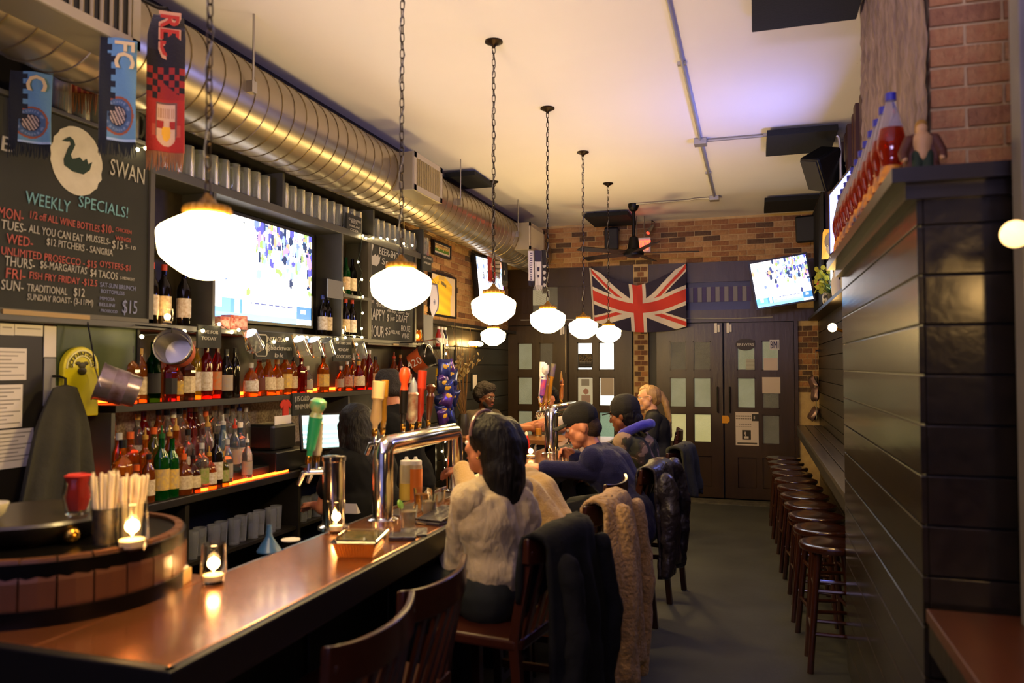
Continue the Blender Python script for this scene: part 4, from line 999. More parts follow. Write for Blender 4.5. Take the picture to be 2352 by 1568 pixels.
def person(label, head, th, lean, skin, shirt, trousers=None, seat=.66, stand=False, headyaw=0, headpitch=0, roll=0, arms=None, hair=None, haircones=None, sleeve=1.0, sc=1.0, disp=.012, fem=False, extra=None, hands=((1.0, 1), (1.0, 1)), beard=None, collar=True, hem=.06, vox=.010):
    """head: world point of head centre; th: facing in degrees; arms: ((elbow,wrist,handdir,palm) left, right) in world space or None."""
    th = math.radians(th); f = V((math.cos(th), math.sin(th), 0)); l = V((-math.sin(th), math.cos(th), 0)); z = V((0, 0, 1)); H = V(head)
    th2 = th + headyaw; hf = V((math.cos(th2) * math.cos(headpitch), math.sin(th2) * math.cos(headpitch), math.sin(headpitch)))
    hl = V((-math.sin(th2), math.cos(th2), 0)); hu = hf.cross(hl)
    d = f * math.sin(lean) + z * math.cos(lean)
    nb = H - hu * .135 * sc - hf * .02 * sc - d * .03                 # base of neck
    pz = seat + .10 if not stand else .90 * sc
    sp = (nb.z - pz) / math.cos(lean)                                # spine length that lands on the seat
    pel = nb - d * sp
    k = sp / .50
    chest = pel + d * (sp * .70); waist = pel + d * (sp * .33)
    g = -f * .015
    W = .165 * sc if not fem else .148 * sc
    shL, shR = (pel + d * (sp * .90) + l * s * W + f * .0 for s in (1, -1))
    root = thing('person', label, 'person', (pel.x, pel.y, 0), group='people in the bar')
    T = []                                                            # torso cones
    for s in (1, -1):
        T += [(pel + l * s * .075 * sc, .118 * sc, waist + l * s * .05 * sc + g, .10 * sc), (waist + l * s * .05 * sc + g, .10 * sc, chest + l * s * .075 * sc + g, .115 * sc), (chest + l * s * .075 * sc, .11 * sc, (shL if s > 0 else shR) - l * s * .02, .062 * sc), (nb - z * .02, .058 * sc, shL if s > 0 else shR, .056 * sc)]
    if fem: T += [(chest + l * s * .07 - d * .03 + f * .06, .065, chest + l * s * .07 - d * .05 + f * .075, .06) for s in (1, -1)]
    A = []; HD = []
    for idx, s in ((0, 1), (1, -1)):
        sh = shL if s > 0 else shR
        if arms and arms[idx]: el, wr, hd, pn = (V(q) for q in arms[idx])
        else: el = sh + l * s * .06 - z * .25 + f * .06; wr = el + f * .20 - z * .02 - l * s * .06; hd = f; pn = -z
        A.append((sh, .055 * sc, el, .042 * sc)); A.append((el, .042 * sc, wr, .027 * sc))
        HD += hand_cones(wr, hd, pn, hands[idx][0], hands[idx][1], .97 * sc)
    Lg = []; SH = []
    for s in (1, -1):
        hp = pel + l * s * .09 * sc
        if stand: kn = V((hp.x, hp.y, .48)) + f * .03; an = V((hp.x, hp.y, .09)) - f * .02
        else:
            kn = hp + f * .40 + l * s * .03; kn.z = seat + .06; an = kn - f * .12; an.z = .31
        Lg += [(hp, .10 * sc, kn, .062 * sc), (kn, .06 * sc, an, .042 * sc)]
        SH += [(an - z * .03, .046, an + f * .15 - z * .055, .036)]
    neck = [(nb - d * .02, .056 * sc, H - hu * .075 * sc - hf * .015, .05 * sc)]
    def hp_(a, b, c): return H + (hf * a + hl * b + hu * c) * sc
    Rh = Matrix((hf, hl, hu)).transposed()
    bm = MB()
    for c in T + A + Lg + neck + HD: bm.cone2(*c)
    bm.sph(hp_(-.012, 0, .022), (.098 * sc, .078 * sc, .095 * sc), 20, 14, R=Rh)
    for c in (((.03, 0, -.025), .066, (.05, 0, -.075), .042), ((.05, 0, -.075), .042, (.068, 0, -.095), .022), ((.02, .03, -.05), .045, (.045, .014, -.085), .03), ((.02, -.03, -.05), .045, (.045, -.014, -.085), .03), ((.088, 0, .012), .009, (.106, 0, -.025), .013), ((.096, .010, -.028), .009, (.096, -.010, -.028), .009), ((.083, .03, .028), .012, (.083, -.03, .028), .012), ((.086, .014, -.057), .009, (.086, -.014, -.057), .009), ((.06, .045, -.012), .022, (.055, .04, -.03), .02), ((.06, -.045, -.012), .022, (.055, -.04, -.03), .02)):
        bm.cone2(hp_(*c[0]), c[1] * sc, hp_(*c[2]), c[3] * sc)
    for s in (1, -1): bm.sph(hp_(-.012, s * .078, -.008), (.019 * sc, .010 * sc, .030 * sc), 10, 8, R=Rh)
    blob('body', bm, SKIN[skin], root, vox * .8, 2)
    for s in (1, -1):
        e = MB().sph(hp_(.082, s * .031, .008), .0115 * sc, 10, 8).build('eye', EYEW, root, 180)
        MB().sph(hp_(.0895, s * .031, .008), .0058 * sc, 8, 6).build('iris', IRIS, e, 180)
    MB().sph(hp_(.0945, 0, -.057), (.004, .020 * sc, .0065 * sc), 10, 6, R=Rh).build('lips', LIP, root, 180)
    inf = .014
    sm = MB(); SL = []
    for c in T: sm.cone2(c[0] if (hem or c[0].z > pel.z + .01) else c[0].lerp(c[2], .45), c[1] + inf, c[2], c[3] + inf)
    for i, c in enumerate(A):
        if i % 2 == 0:
            q = c[2] if sleeve >= .5 else c[0].lerp(c[2], sleeve * 2)
            SL.append(MB()); SL[-1].cone2(c[0], c[1] + inf + .006, q, (c[3] if sleeve >= .5 else c[1]) + inf + .006)
        elif sleeve > .5:
            q = c[0].lerp(c[2], (sleeve - .5) * 2); SL[-1].cone2(c[0], c[1] + inf + .006, q, c[3] + inf + .008)
    if hem:
        for s in (1, -1): sm.cone2(pel + l * s * .085 * sc, .128 * sc + .008, pel + l * s * .085 * sc - z * hem - f * .02, .132 * sc + .008)
    if collar: sm.cone2(nb - d * .03, .064 * sc, nb + d * .012, .060 * sc)
    blob('shirt', sm, shirt, root, vox, 3, disp)
    for q in SL: blob('sleeve', q, shirt, root, vox, 3, disp)
    tm = MB()
    for c in Lg: tm.cone2(c[0], c[1] + .012, c[2], c[3] + .012)
    for s in (1, -1): tm.cone2(pel + l * s * .08 * sc, .122 * sc + .008, pel - z * .02 + l * s * .08 * sc, .12 * sc + .008)
    blob('trousers', tm, trousers or mat('black_trousers', '0f1012', .8), root, .014, 3, .008)
    for c in SH: blob('shoe', MB().cone2(*c), mat('dark_shoes', '15110e', .5), root, .014, 2)
    if haircones:
        hm = MB()
        for c in haircones: hm.cone2(hp_(*c[0]), c[1] * sc, hp_(*c[2]), c[3] * sc)
        blob('hair', hm, hair, root, .009, 3, .010, CLOUDF)
    if beard:
        bd = MB()
        for c in (((.035, .052, -.055), .026, (.062, .02, -.098), .024), ((.035, -.052, -.055), .026, (.062, -.02, -.098), .024), ((.066, 0, -.085), .026, (.072, 0, -.105), .022), ((.088, .018, -.044), .008, (.088, -.018, -.044), .008)):
            bd.cone2(hp_(*c[0]), c[1] * sc, hp_(*c[2]), c[3] * sc)
        blob('beard', bd, beard, root, .008, 2, .006, CLOUDF)
    return root, hp_, dict(f=f, l=l, d=d, nb=nb, pel=pel, chest=chest, waist=waist, shL=shL, shR=shR, hf=hf, hl=hl, hu=hu, Rh=Rh, sp=sp)
HAIRB = mat('black_hair', '060404', .55, spec=.25, bump=(90, .6, (1, 1, .15)), noise=(40, '120c0a', .2, (1, 1, .1)))
HAIRBL = mat('blonde_hair', '8a6a40', .42, bump=(90, .5, (1, 1, .15)), noise=(40, 'b08a58', .2, (1, 1, .1)))
HAIRBR = mat('dark_brown_curly_hair', '1c110a', .8, bump=(70, 1.0))
def glasses(root, hp_, m):
    b = MB()
    for s in (1, -1):
        b.tube([hp_(.104, s * .033 + .022 * math.cos(k * PI / 6), .006 + .017 * math.sin(k * PI / 6)) for k in range(12)], .0022, 5, closed=True)
        b.tube([hp_(.104, s * .055, .01), hp_(.09, s * .076, .012), hp_(0, s * .086, .012), hp_(-.02, s * .085, -.004)], .002, 5)
    b.tube([hp_(.106, .012, .008), hp_(.11, 0, .012), hp_(.106, -.012, .008)], .002, 5)
    o = b.build('glasses', m, root); o['label'] = 'thin dark-rimmed glasses'
short = [((-.03, 0, .045), .085, (-.045, 0, .02), .085), ((.02, .03, .085), .045, (-.02, .03, .08), .055), ((.02, -.03, .085), .045, (-.02, -.03, .08), .055), ((-.07, .03, -.03), .045, (-.07, -.03, -.03), .045)]

# 1 woman in white shirt
WH = mat('white_shirt_cloth', 'a8946f', .85, bump=(10, .9, (1, 1, .5), .06), sheen=.2)
h = at(1122, 1022, d=3.0)
root, hp_, S = person('woman with long black hair in a loose white shirt, seen from behind at the bar', h, 158, .10, 'tan', WH, mat('dark_green_black_trousers', '10140f', .8), sleeve=.78, fem=True, disp=.034, hem=.0, headyaw=.15, sc=.95,
    arms=((at(1052, 1300, d=2.98), at(1010, 1215, d=3.18), (-.9, .4, 0), (0, 0, -1)), (h + V((-.10, .22, -.50)), h + V((-.36, .16, -.42)), (-1, 0, 0), (0, 0, -1))), hair=HAIRB,
    haircones=[((-.015, 0, .04), .098, (-.03, 0, .03), .10), ((-.05, 0, .0), .098, (-.075, 0, -.10), .088), ((-.075, .03, -.10), .075, (-.085, .035, -.24), .055), ((-.075, -.035, -.10), .075, (-.085, -.05, -.25), .05), ((-.085, 0, -.15), .075, (-.09, -.01, -.27), .045), ((.02, -.07, .0), .04, (-.02, -.085, -.16), .036), ((.02, .05, .07), .045, (.0, .06, .05), .05)])
MB().sph(hp_(-.005, .088, -.045), .006, 8, 6).build('earring', mat('gold_stud', 'd8a040', .2, metal=1), root)
c = MB(); n = 20; vs = []
for k in range(13):
    a = PI * k / 12; vs.append(hp_(.02 + .0, .105 * math.cos(a), .045 + .098 * math.sin(a)))
c.tube(vs, .007, 6).build('hair_band', mat('hair_band_tortoise', '7a5a52', .25), root)
# 2 cream sweater
h = at(1150, 1022, d=3.62)
person('person in a cream sweater bent over the bar behind the woman in white', h, 172, .72, 'tan', mat('cream_sweater_wool', 'ac8c55', .95, bump=(120, .35), sheen=.3), sleeve=1.0, disp=.016, hem=.10,
    arms=((at(1085, 1150, d=3.62), at(1062, 1080, d=3.8), (-1, .3, 0), (0, 0, -1)), (h + V((.0, .20, -.38)), h + V((-.24, .15, -.40)), (-1, 0, 0), (0, 0, -1))), hair=HAIRB, haircones=short + [((-.05, 0, .0), .09, (-.06, 0, -.06), .07)])
# 3 man in flat cap
NAVY = mat('navy_knit_sweater', '14143a', .95, noise=(30, '1c1c44', .3), bump=(140, .3), sheen=.15, spec=.2)
h = at(1336, 980, d=4.62)
root, hp_, S = person('man in a navy sweater and black cap leaning over the bar to eat', h, 176, .62, 'fair', NAVY, mat('dark_denim', '15161c', .85), sleeve=.97, disp=.014, hem=.08, headpitch=-.34, headyaw=.22, vox=.008,
    arms=((at(1395, 1088, d=4.45), at(1243, 1074, d=4.40), (-1, .06, .12), (.1, .2, -1)), (at(1352, 1085, d=4.75), at(1322, 1050, d=4.70), (-.75, -.1, .35), (-.2, -.6, -.3))), hands=((.75, -1), (1.5, 1)), hair=mat('cropped_hair', '3a2a1e', .9, bump=(200, .5)),
    haircones=[((-.04, 0, .01), .074, (-.052, 0, -.02), .068)], beard=None)
CAPM = mat('black_cap_cloth', '14110f', .9, bump=(150, .3))
cm = MB()
for cc_ in (((-.012, 0, .062), .086, (-.035, 0, .056), .088), ((.035, 0, .072), .064, (.02, 0, .062), .078), ((.0, 0, .085), .07, (-.03, 0, .085), .07)): cm.cone2(hp_(*cc_[0]), cc_[1], hp_(*cc_[2]), cc_[3])
blob('cap', cm, CAPM, root, .008, 3)
bb = MB(); vs = []; nx, ny = 8, 10
for i in range(nx + 1):
    for j in range(ny + 1):
        a = -1 + 2 * j / ny; r = i / nx
        vs.append(hp_(.075 + .10 * r * (1 - .3 * a * a), .072 * a * (1 - .12 * r), .056 - .012 * r - .018 * a * a))
fs = [(i * (ny + 1) + j, (i + 1) * (ny + 1) + j, (i + 1) * (ny + 1) + j + 1, i * (ny + 1) + j + 1) for i in range(nx) for j in range(ny)]
o = bb.add(vs, fs).build('cap_brim', CAPM, root, 60); md = o.modifiers.new('s', 'SOLIDIFY'); md.thickness = .006
# 4 person in camouflage
def camo():
    m = mat('camouflage_cloth', '2a2a1c', .9)
    nt = m.node_tree; N = nt.nodes; L = nt.links; b = N['Principled BSDF']
    tc = N.new('ShaderNodeTexCoord'); n = N.new('ShaderNodeTexNoise'); n.inputs['Scale'].default_value = 8; n.inputs['Detail'].default_value = 1.5; n.inputs['Distortion'].default_value = .8
    L.new(tc.outputs['Object'], n.inputs['Vector']); r = N.new('ShaderNodeValToRGB'); r.color_ramp.interpolation = 'CONSTANT'
    e = r.color_ramp.elements; e[0].color = (*lin('16140f'), 1); e[1].position = .44; e[1].color = (*lin('33331f'), 1)
    for p_, c_ in ((.53, '4a3a28'), (.58, '8a7058')): q = e.new(p_); q.color = (*lin(c_), 1)
    L.new(n.outputs['Fac'], r.inputs['Fac']); L.new(r.outputs['Color'], b.inputs['Base Color'])
    return m
h = at(1432, 952, d=5.5)
root, hp_, S = person('person in a camouflage jacket with a blue hood and black cap at the bar', h, 165, .26, 'brown', camo(), sleeve=1, disp=.022, hem=.12, headpitch=-.25, headyaw=.1, sc=1.0, hair=HAIRB, haircones=[((-.04, 0, -.01), .09, (-.06, 0, -.05), .075)])
cm = MB().cone2(hp_(-.012, 0, .05), .100, hp_(-.035, 0, .045), .102)
blob('cap', cm, CAPM, root, .009, 3)
MB().prism([(-.075, 0), (.075, 0), (.055, .07), (0, .085), (-.055, .07)], hp_(.07, 0, .035), S['hl'], S['hf'], .006).build('cap_brim', CAPM, root, 0)
p = hp_(-.115, -.02, .02); text('NEW', .028, CHALKW, root, p + V((0, 0, .01)), V((.95, .3, 0)), (0, 0, 1), name='cap_patch_print')
BLUE = mat('royal_blue_fleece', '2a28a0', .95, sheen=.4, bump=(120, .2))
hd = MB(); pts = []
for k in range(13):
    a = 2 * PI * k / 12; pts.append(S['nb'] + S['l'] * .115 * math.cos(a) + S['f'] * (.10 * math.sin(a) - .035) + V((0, 0, .05 - .05 * math.sin(a))))
for a, b in zip(pts, pts[1:]): hd.cone2(a, .036, b, .036)
blob('blue_hood', hd, BLUE, root, .012, 4, .014)
# 5 blonde woman
h = at(1489, 912, d=7.25)
root, hp_, S = person('woman with a blonde ponytail and glasses in a black top at the far bar end', h, 190, .12, 'pale', mat('black_top_cloth', '0c0c0e', .85), sleeve=1, fem=True, headpitch=-.15, hair=HAIRBL,
    haircones=[((-.025, 0, .03), .086, (-.045, 0, .02), .086), ((.03, 0, .07), .045, (.0, 0, .062), .062), ((-.05, 0, -.02), .07, (-.06, 0, -.03), .06), ((-.125, 0, .01), .028, (-.15, 0, -.07), .034), ((-.15, 0, -.07), .034, (-.16, 0, -.20), .03), ((-.16, 0, -.20), .03, (-.15, 0, -.40), .012)])
glasses(root, hp_, BLACKPL)
MB().tube([hp_(-.115 + .0, .024 * math.cos(k * PI / 5), .012 + .024 * math.sin(k * PI / 5)) for k in range(10)], .007, 5, closed=True).build('hair_tie', BLACKPL, root)
# 6 man with glasses
h = at(1116, 912, d=7.75)
root, hp_, S = person('bearded man with curly hair and glasses in a brown jacket beyond the bar', h, -32, .18, 'deep', mat('brown_tweed_jacket', '4a3c2a', .9, noise=(60, '382c1e', .3), bump=(100, .3)), sleeve=1, disp=.014, headpitch=-.12, headyaw=.15, hair=HAIRBR, beard=mat('dark_beard', '120b07', .9, bump=(150, .6)),
    haircones=[((-.03, 0, .06), .105, (-.05, 0, .03), .105), ((.035, .03, .095), .055, (.035, -.03, .095), .055), ((-.03, .07, .03), .05, (-.03, -.07, .03), .05)])
glasses(root, hp_, BLACKPL)
for s in (1, -1):
    MB().prism([(0, 0), (.045, .02), (.03, .10), (0, .09)], S['nb'] + S['f'] * .085 - S['d'] * .06 + S['l'] * s * .012, S['l'] * s, S['d'], .006 * s).build('shirt_collar', mat('grey_shirt_collar', '8a8a84', .8), root, 0)
# 7 person behind the far taps
h = at(1258, 915, d=7.55)
person('person in a white sleeveless top with folded bare arms behind the far taps', h, 232, .25, 'tan', mat('white_vest', 'cfc6b4', .85), sleeve=.05, fem=True, hair=HAIRB, haircones=short, headpitch=-.2,
    arms=((at(1192, 985, d=7.2), at(1222, 982, d=7.1), (.9, -.2, .1), (0, 1, 0)), (at(1290, 985, d=7.4), at(1242, 985, d=7.15), (-1, -.1, .1), (0, 1, 0))), hands=((1.4, 1), (1.4, 1)))
# 8 bartender man
h = at(893, 893, d=5.1)
person('bartender with short dark hair in a black T-shirt looking down behind the taps', h, 150, .22, 'tan', mat('black_tshirt', '070708', .9, spec=.2), sleeve=.3, stand=True, headpitch=-.35, hair=mat('dark_short_hair', '1a130e', .7, bump=(120, .6)), haircones=short, sc=1.0)
# 9 bartender woman
h = at(815, 978, d=4.25)
person('bartender with long black hair and black clothes at the till, seen from behind', h, 150, .42, 'tan', mat('black_tshirt'), sleeve=.3, stand=True, fem=True, sc=.93, headpitch=-.2, hair=HAIRB,
    haircones=[((-.015, 0, .04), .10, (-.03, 0, .03), .105), ((-.05, 0, .0), .105, (-.08, 0, -.12), .10), ((-.08, .03, -.1), .085, (-.11, .03, -.33), .075), ((-.08, -.03, -.1), .085, (-.11, -.03, -.33), .07), ((.0, .07, 0), .045, (-.04, .09, -.2), .045)])

# ---- garments over chair backs
def drape(name, label, i, m, w, fl, bl, sag=.02, fold=.018, nf=3, seed=0, top=1.012, sleeves=(), disp=.012, lift=0, collar=True, thick=.02, flare=.12):
    """A garment hung over the back of chair i: bl back length, fl front length."""
    X_, Y_, a, _ = CH[i]; rnd = random.Random(seed)
    t = thing(name, label, 'garment', chair_pt(i, -.3, 0, top - bl), group='garments over the chair backs')
    nu, nv = 26, 40; vs = []; L = fl + bl; bx = -.27
    for j in range(nv + 1):
        s = -fl + L * j / nv
        for k in range(nu + 1):
            b = -1 + 2 * k / nu
            xr = bx - .04 * (1 - b * b) + .015
            if abs(s) < .05: an = s / .05 * PI / 2; x = xr - .042 * math.sin(an); z = top + .026 * math.cos(an)
            elif s < 0: x = xr + .042 + .006 * (-s); z = top - (-s - .05)
            else: x = xr - .042 - .05 * (s - .05); z = top - (s - .05)
            g = min(1, abs(s) / .3)
            x += (1 if s < 0 else -1) * g * fold * (1 + math.sin(b * PI * nf + seed + s * 2))
            y = b * w / 2 * (1 + flare * g * (1 if s > 0 else .3)) + .012 * math.sin(s * 9 + seed + b)
            z += -sag * (b * b) + (.02 * math.sin(b * 5 + seed) * g) + lift * b
            vs.append(chair_pt(i, x, y, z))
    fs = [(j * (nu + 1) + k, j * (nu + 1) + k + 1, (j + 1) * (nu + 1) + k + 1, (j + 1) * (nu + 1) + k) for j in range(nv) for k in range(nu)]
    o = MB().add(vs, fs).build('cloth_body', m, t, 180)
    md = o.modifiers.new('s', 'SOLIDIFY'); md.thickness = thick; md.offset = 1
    d = o.modifiers.new('d', 'DISPLACE'); d.texture = CLOUD; d.strength = disp; d.texture_coords = 'LOCAL'
    for (y, z0, ln, r) in sleeves:
        sm = MB(); p = [chair_pt(i, -.36, y, z0), chair_pt(i, -.40, y * 1.1, z0 - ln * .45), chair_pt(i, -.38, y * 1.15 + .03, z0 - ln)]
        sm.cone2(p[0], r, p[1], r * .92).cone2(p[1], r * .92, p[2], r * .75)
        blob('sleeve', sm, m, t, .013, 3, disp * 1.5)
    if collar:
        sm = MB().cone2(chair_pt(i, -.30, -.09, top + .012), .03, chair_pt(i, -.30, .09, top + .012), .03)
        blob('collar', sm, m, t, .012, 3, disp)
    return t
DJ = mat('dark_charcoal_jacket', '0c0c0d', .9, noise=(12, '121213', .3), bump=(80, .2), spec=.2)
CABLE = mat('cream_cable_knit', 'a07840', .95, bump=(60, 1.0, (1, 1, 1), .03), sheen=.3, noise=(26, 'b89058', .2))
drape('dark_jacket', 'long charcoal jacket hung over the chair of the woman in white', 2, DJ, .40, .25, .85, seed=1, sleeves=((.16, .93, .5, .042), (-.17, .94, .55, .042)), disp=.022)
drape('cream_cardigan', 'cream cable-knit cardigan hung over a bar chair', 3, CABLE, .36, .3, .80, seed=4, nf=2, sleeves=((.10, .97, .66, .048), (-.17, .95, .72, .05)), disp=.02)
LEATH = mat('black_leather', '1c171a', .3, noise=(20, '28222a', .3), bump=(40, .5), coat=.2)
drape('leather_jacket', 'shiny black leather jacket hung over the chair of the man in the cap', 5, LEATH, .38, .25, .62, seed=7, sleeves=((.18, .95, .5, .055), (-.17, .98, .55, .058)), disp=.035)
drape('grey_green_coat', 'grey-green coat hung over the last chair of the row', 6, mat('grey_green_coat_cloth', '2a2a20', .9, bump=(80, .2)), .30, .2, .35, seed=9, top=1.03, disp=.02)
# ================================================================ THINGS ON THE BAR
BC = V((-1.91, 1.712, ZB))
t = thing('barrel_tray', 'wide sawn-off oak barrel with dark hoops standing on the bar end', 'barrel', BC)
OAK = mat('barrel_oak', '4a2c18', .38, noise=(9, '6a4022', .35, (1, 1, .2)), coat=.25)
OAKL = mat('barrel_rim_oak', 'a8782e', .35, noise=(9, '8a5c22', .35), coat=.3)
HOOP = mat('black_iron_hoop', '17140f', .3, metal=.7)
NS = 26
for k in range(NS):
    a0, a1 = 2 * PI * (k + .03) / NS, 2 * PI * (k + .97) / NS; vs = []
    for z, r in ((0, .335), (.05, .343), (.11, .343), (.165, .332)):
        for a in (a0, (a0 + a1) / 2, a1):
            for rr in (r, r - .022): vs.append(BC + V((rr * math.cos(a), rr * math.sin(a), z)))
    fs = []
    for j in range(3):
        o = j * 6; fs += [(o, o + 2, o + 8, o + 6), (o + 2, o + 4, o + 10, o + 8), (o + 3, o + 1, o + 7, o + 9), (o + 5, o + 3, o + 9, o + 11), (o, o + 6, o + 7, o + 1), (o + 4, o + 5, o + 11, o + 10)]
    fs += [(0, 1, 3, 2), (2, 3, 5, 4), (18, 20, 21, 19), (20, 22, 23, 21)]
    MB().add(vs, fs).build('stave', OAK, t, 0)
for z0, z1, r in ((.0, .042, .346), (.118, .156, .341)): MB().lathe([(r - .006, z0), (r, z0), (r, z1), (r - .006, z1)], 48, BC).build('hoop', HOOP, t)
MB().cyl(BC + V((0, 0, .12)), BC + V((0, 0, .15)), .30, n=40).build('barrel_head', OAKL, t)
zt = ZB + .151
tc = V((-1.985, 1.70, zt))
t = thing('turntable_tray', 'dark round wooden tray standing on the barrel head', 'tray', tc)
MB().lathe([(.001, 0), (.16, 0), (.18, .015), (.215, .05), (.222, .062), (.215, .07), (.001, .07)], 40, tc).build('tray_disc', mat('dark_walnut', '1c160e', .35, noise=(6, '2a2012', .3), coat=.2), t)
MB().sph(tc + V((.205, -.06, .03)), .022).build('brass_knob', BRASS, t)
candle('lit candle in a tulip glass on the barrel beside the straws', at(303, 1262, z=zt) + V((.0, 0, 0)), .045, .125, 1.2, flare=.85)
candle('lit candle in a glass on the copper bar top beside the barrel', at(490, 1338, z=ZB), .040, .115, 1.5, flare=.85)
candle('lit candle in a glass in front of the short tap column', at(772, 1222, z=ZB), .034, .12, 1.0)
candle('lit candle in a glass beside the far tap tower', at(1219, 1052, z=ZB), .04, .10, 1.0)
candle('lit candle in a small glass beside the long tap arch', at(1060, 1112, z=ZB), .03, .08, .8)
# straws in a dark cup
p = at(240, 1250, z=zt)
t = thing('straw_holder', 'dark perforated cup full of white paper straws on the barrel', 'straw holder', p)
MB().lathe([(.001, 0), (.03, 0), (.033, .1), (.03, .1), (.027, .005), (.001, .005)], 20, p).build('cup', mat('black_woven_cup', '15120e', .5, noise=(50, '3a301c', .1)), t)
rnd = random.Random(5); STRAW = mat('white_paper_straw', 'dcc9a0', .7)
for k in range(22):
    a = rnd.uniform(0, 6.28); r = .022 * math.sqrt(rnd.random())
    b = p + V((r * math.cos(a), r * math.sin(a), .01)); e = p + V((r * 1.6 * math.cos(a), r * 1.6 * math.sin(a), .195 + rnd.uniform(-.006, .006)))
    MB().cyl(b, e, .0034, n=6).build('straw', STRAW, t)
p2 = p + V((.055, .035, 0))
t = thing('straw_glass', 'clear glass full of white paper straws beside the dark straw cup', 'straw holder', p2)
MB().lathe([(.001, 0), (.032, 0), (.036, .1), (.033, .1), (.029, .006), (.001, .006)], 20, p2).build('glass_cup', GLASS, t)
for k in range(24):
    a = rnd.uniform(0, 6.28); r = .024 * math.sqrt(rnd.random())
    MB().cyl(p2 + V((r * math.cos(a), r * math.sin(a), .008)), p2 + V((r * 1.6 * math.cos(a) + .01, r * 1.6 * math.sin(a), .185 + rnd.uniform(-.006, .006))), .0034, n=6).build('straw', STRAW, t)
p = V((-1.845, 1.72, zt + .0705))
t = thing('napkin_glass', 'clear glass stuffed with a red paper napkin on the round tray', 'glass', p)
MB().lathe([(.001, 0), (.03, 0), (.04, .05), (.034, .1), (.032, .1), (.037, .05), (.027, .005), (.001, .005)], 20, p).build('glass_cup', GLASS, t)
MB().lathe([(.001, .008), (.024, .01), (.034, .05), (.026, .085), (.038, .108), (.03, .112), (.012, .09), (.001, .09)], 18, p, ribs=5, ribd=.15).build('red_napkin', mat('red_paper', 'a8200e', .7), t)
p = tc + V((-.01, -.125, .0702))
t = single('white_bowl', MB().lathe([(.001, 0), (.018, 0), (.035, .016), (.045, .045), (.041, .045), (.032, .018), (.001, .006)], 22, p), mat('cream_china', 'd8cfae', .3), 'small cream china bowl on the round tray', 'bowl')
a = at(402, 1338, z=ZB)
t = thing('coaster_box', 'small pale wooden coaster box beside the barrel', 'box', a)
MB().box(a + V((0, 0, .02)), (.075, .06, .04), (0, 0, .3)).build('box_body', mat('pale_wood'), t, 0, .003)
MB().box(a + V((0, 0, .043)), (.06, .045, .006), (0, 0, .3)).build('coaster_stack', PAPER, t, 0)
a = at(618, 1266, z=.90)
t = thing('funnel', 'blue plastic funnel standing upside down on the steel rail', 'funnel', a)
MB().lathe([(.045, 0), (.046, .004), (.016, .05), (.012, .06), (.008, .1), (.006, .1), (.009, .058), (.042, .002)], 22, a).build('funnel_body', mat('blue_plastic', '2a5078', .35), t)
MB().tube([a + V((.044, .0, .004)), a + V((.06, .01, .004)), a + V((.055, .025, .004)), a + V((.035, .028, .004))], .003, 5).build('hang_loop', mat('blue_plastic'), t)
a = at(668, 1240, z=.90); single('paper_coaster', MB().cyl(a, a + V((0, 0, .004)), .038, n=24), PAPER, 'round white paper coaster on the steel rail', 'coaster')
a = at(806, 1180, z=.90)
single('tent_card', MB().add([a + V(q) for q in ((-.03, 0, 0), (.03, .01, 0), (.028, .0, .05), (-.028, -.01, .05), (-.03, .03, 0), (.03, .04, 0))], [(0, 1, 2, 3), (5, 4, 3, 2), (0, 3, 4), (1, 5, 2)]), PAPER, 'white folded card on the steel rail behind the tap column', 'card', smooth=0)
# foil takeaway tray
a = at(828, 1268, z=ZB)
t = thing('takeaway_container', 'golden foil takeaway tray with a clear lid on the bar', 'container', a)
R = Matrix.Rotation(.25, 3, 'Z')
def rr(w, d, z, n=28, rib=0):
    out = []
    for k in range(n * 4):
        q = k % n / n; s = k // n
        x, y = ((-1 + 2 * q, -1), (1, -1 + 2 * q), (1 - 2 * q, 1), (-1, 1 - 2 * q))[s]
        m_ = 1 + (rib if k % 2 else 0)
        out.append(a + R @ V((x * w / 2 * m_, y * d / 2 * m_, z)))
    return out
la = [rr(.12, .15, .001), rr(.145, .185, .048, rib=.025), rr(.16, .20, .05)]
n = len(la[0]); vs = la[0] + la[1] + la[2]
MB().add(vs, [tuple(range(n - 1, -1, -1))] + [(j * n + i, j * n + (i + 1) % n, (j + 1) * n + (i + 1) % n, (j + 1) * n + i) for j in range(2) for i in range(n)]).build('foil_tray', mat('gold_foil', 'c09040', .25, metal=.9), t, 20)
MB().box(a + V((0, 0, .03)), (.13, .16, .03), R).build('food', mat('food_green_brown', '5a5a20', .8, noise=(30, 'a07a30', .2)), t, 0)
MB().box(a + V((0, 0, .056)), (.165, .205, .012), R, taper=.92).build('clear_lid', GLASS, t, 0, .004)
a = at(925, 1236, z=ZB)
t = thing('black_wallet', 'black leather wallet lying open beside the foil tray', 'wallet', a)
MB().box(a + V((0, 0, .008)), (.10, .09, .016), (0, 0, .4)).build('wallet_body', LEATH, t, 0, .004)
MB().box(a + V((.02, .055, .012)), (.10, .06, .01), (.25, 0, .4)).build('wallet_flap', LEATH, t, 0, .003)
TUM = [(.001, 0), (.03, 0), (.036, .095), (.033, .095), (.027, .008), (.001, .008)]
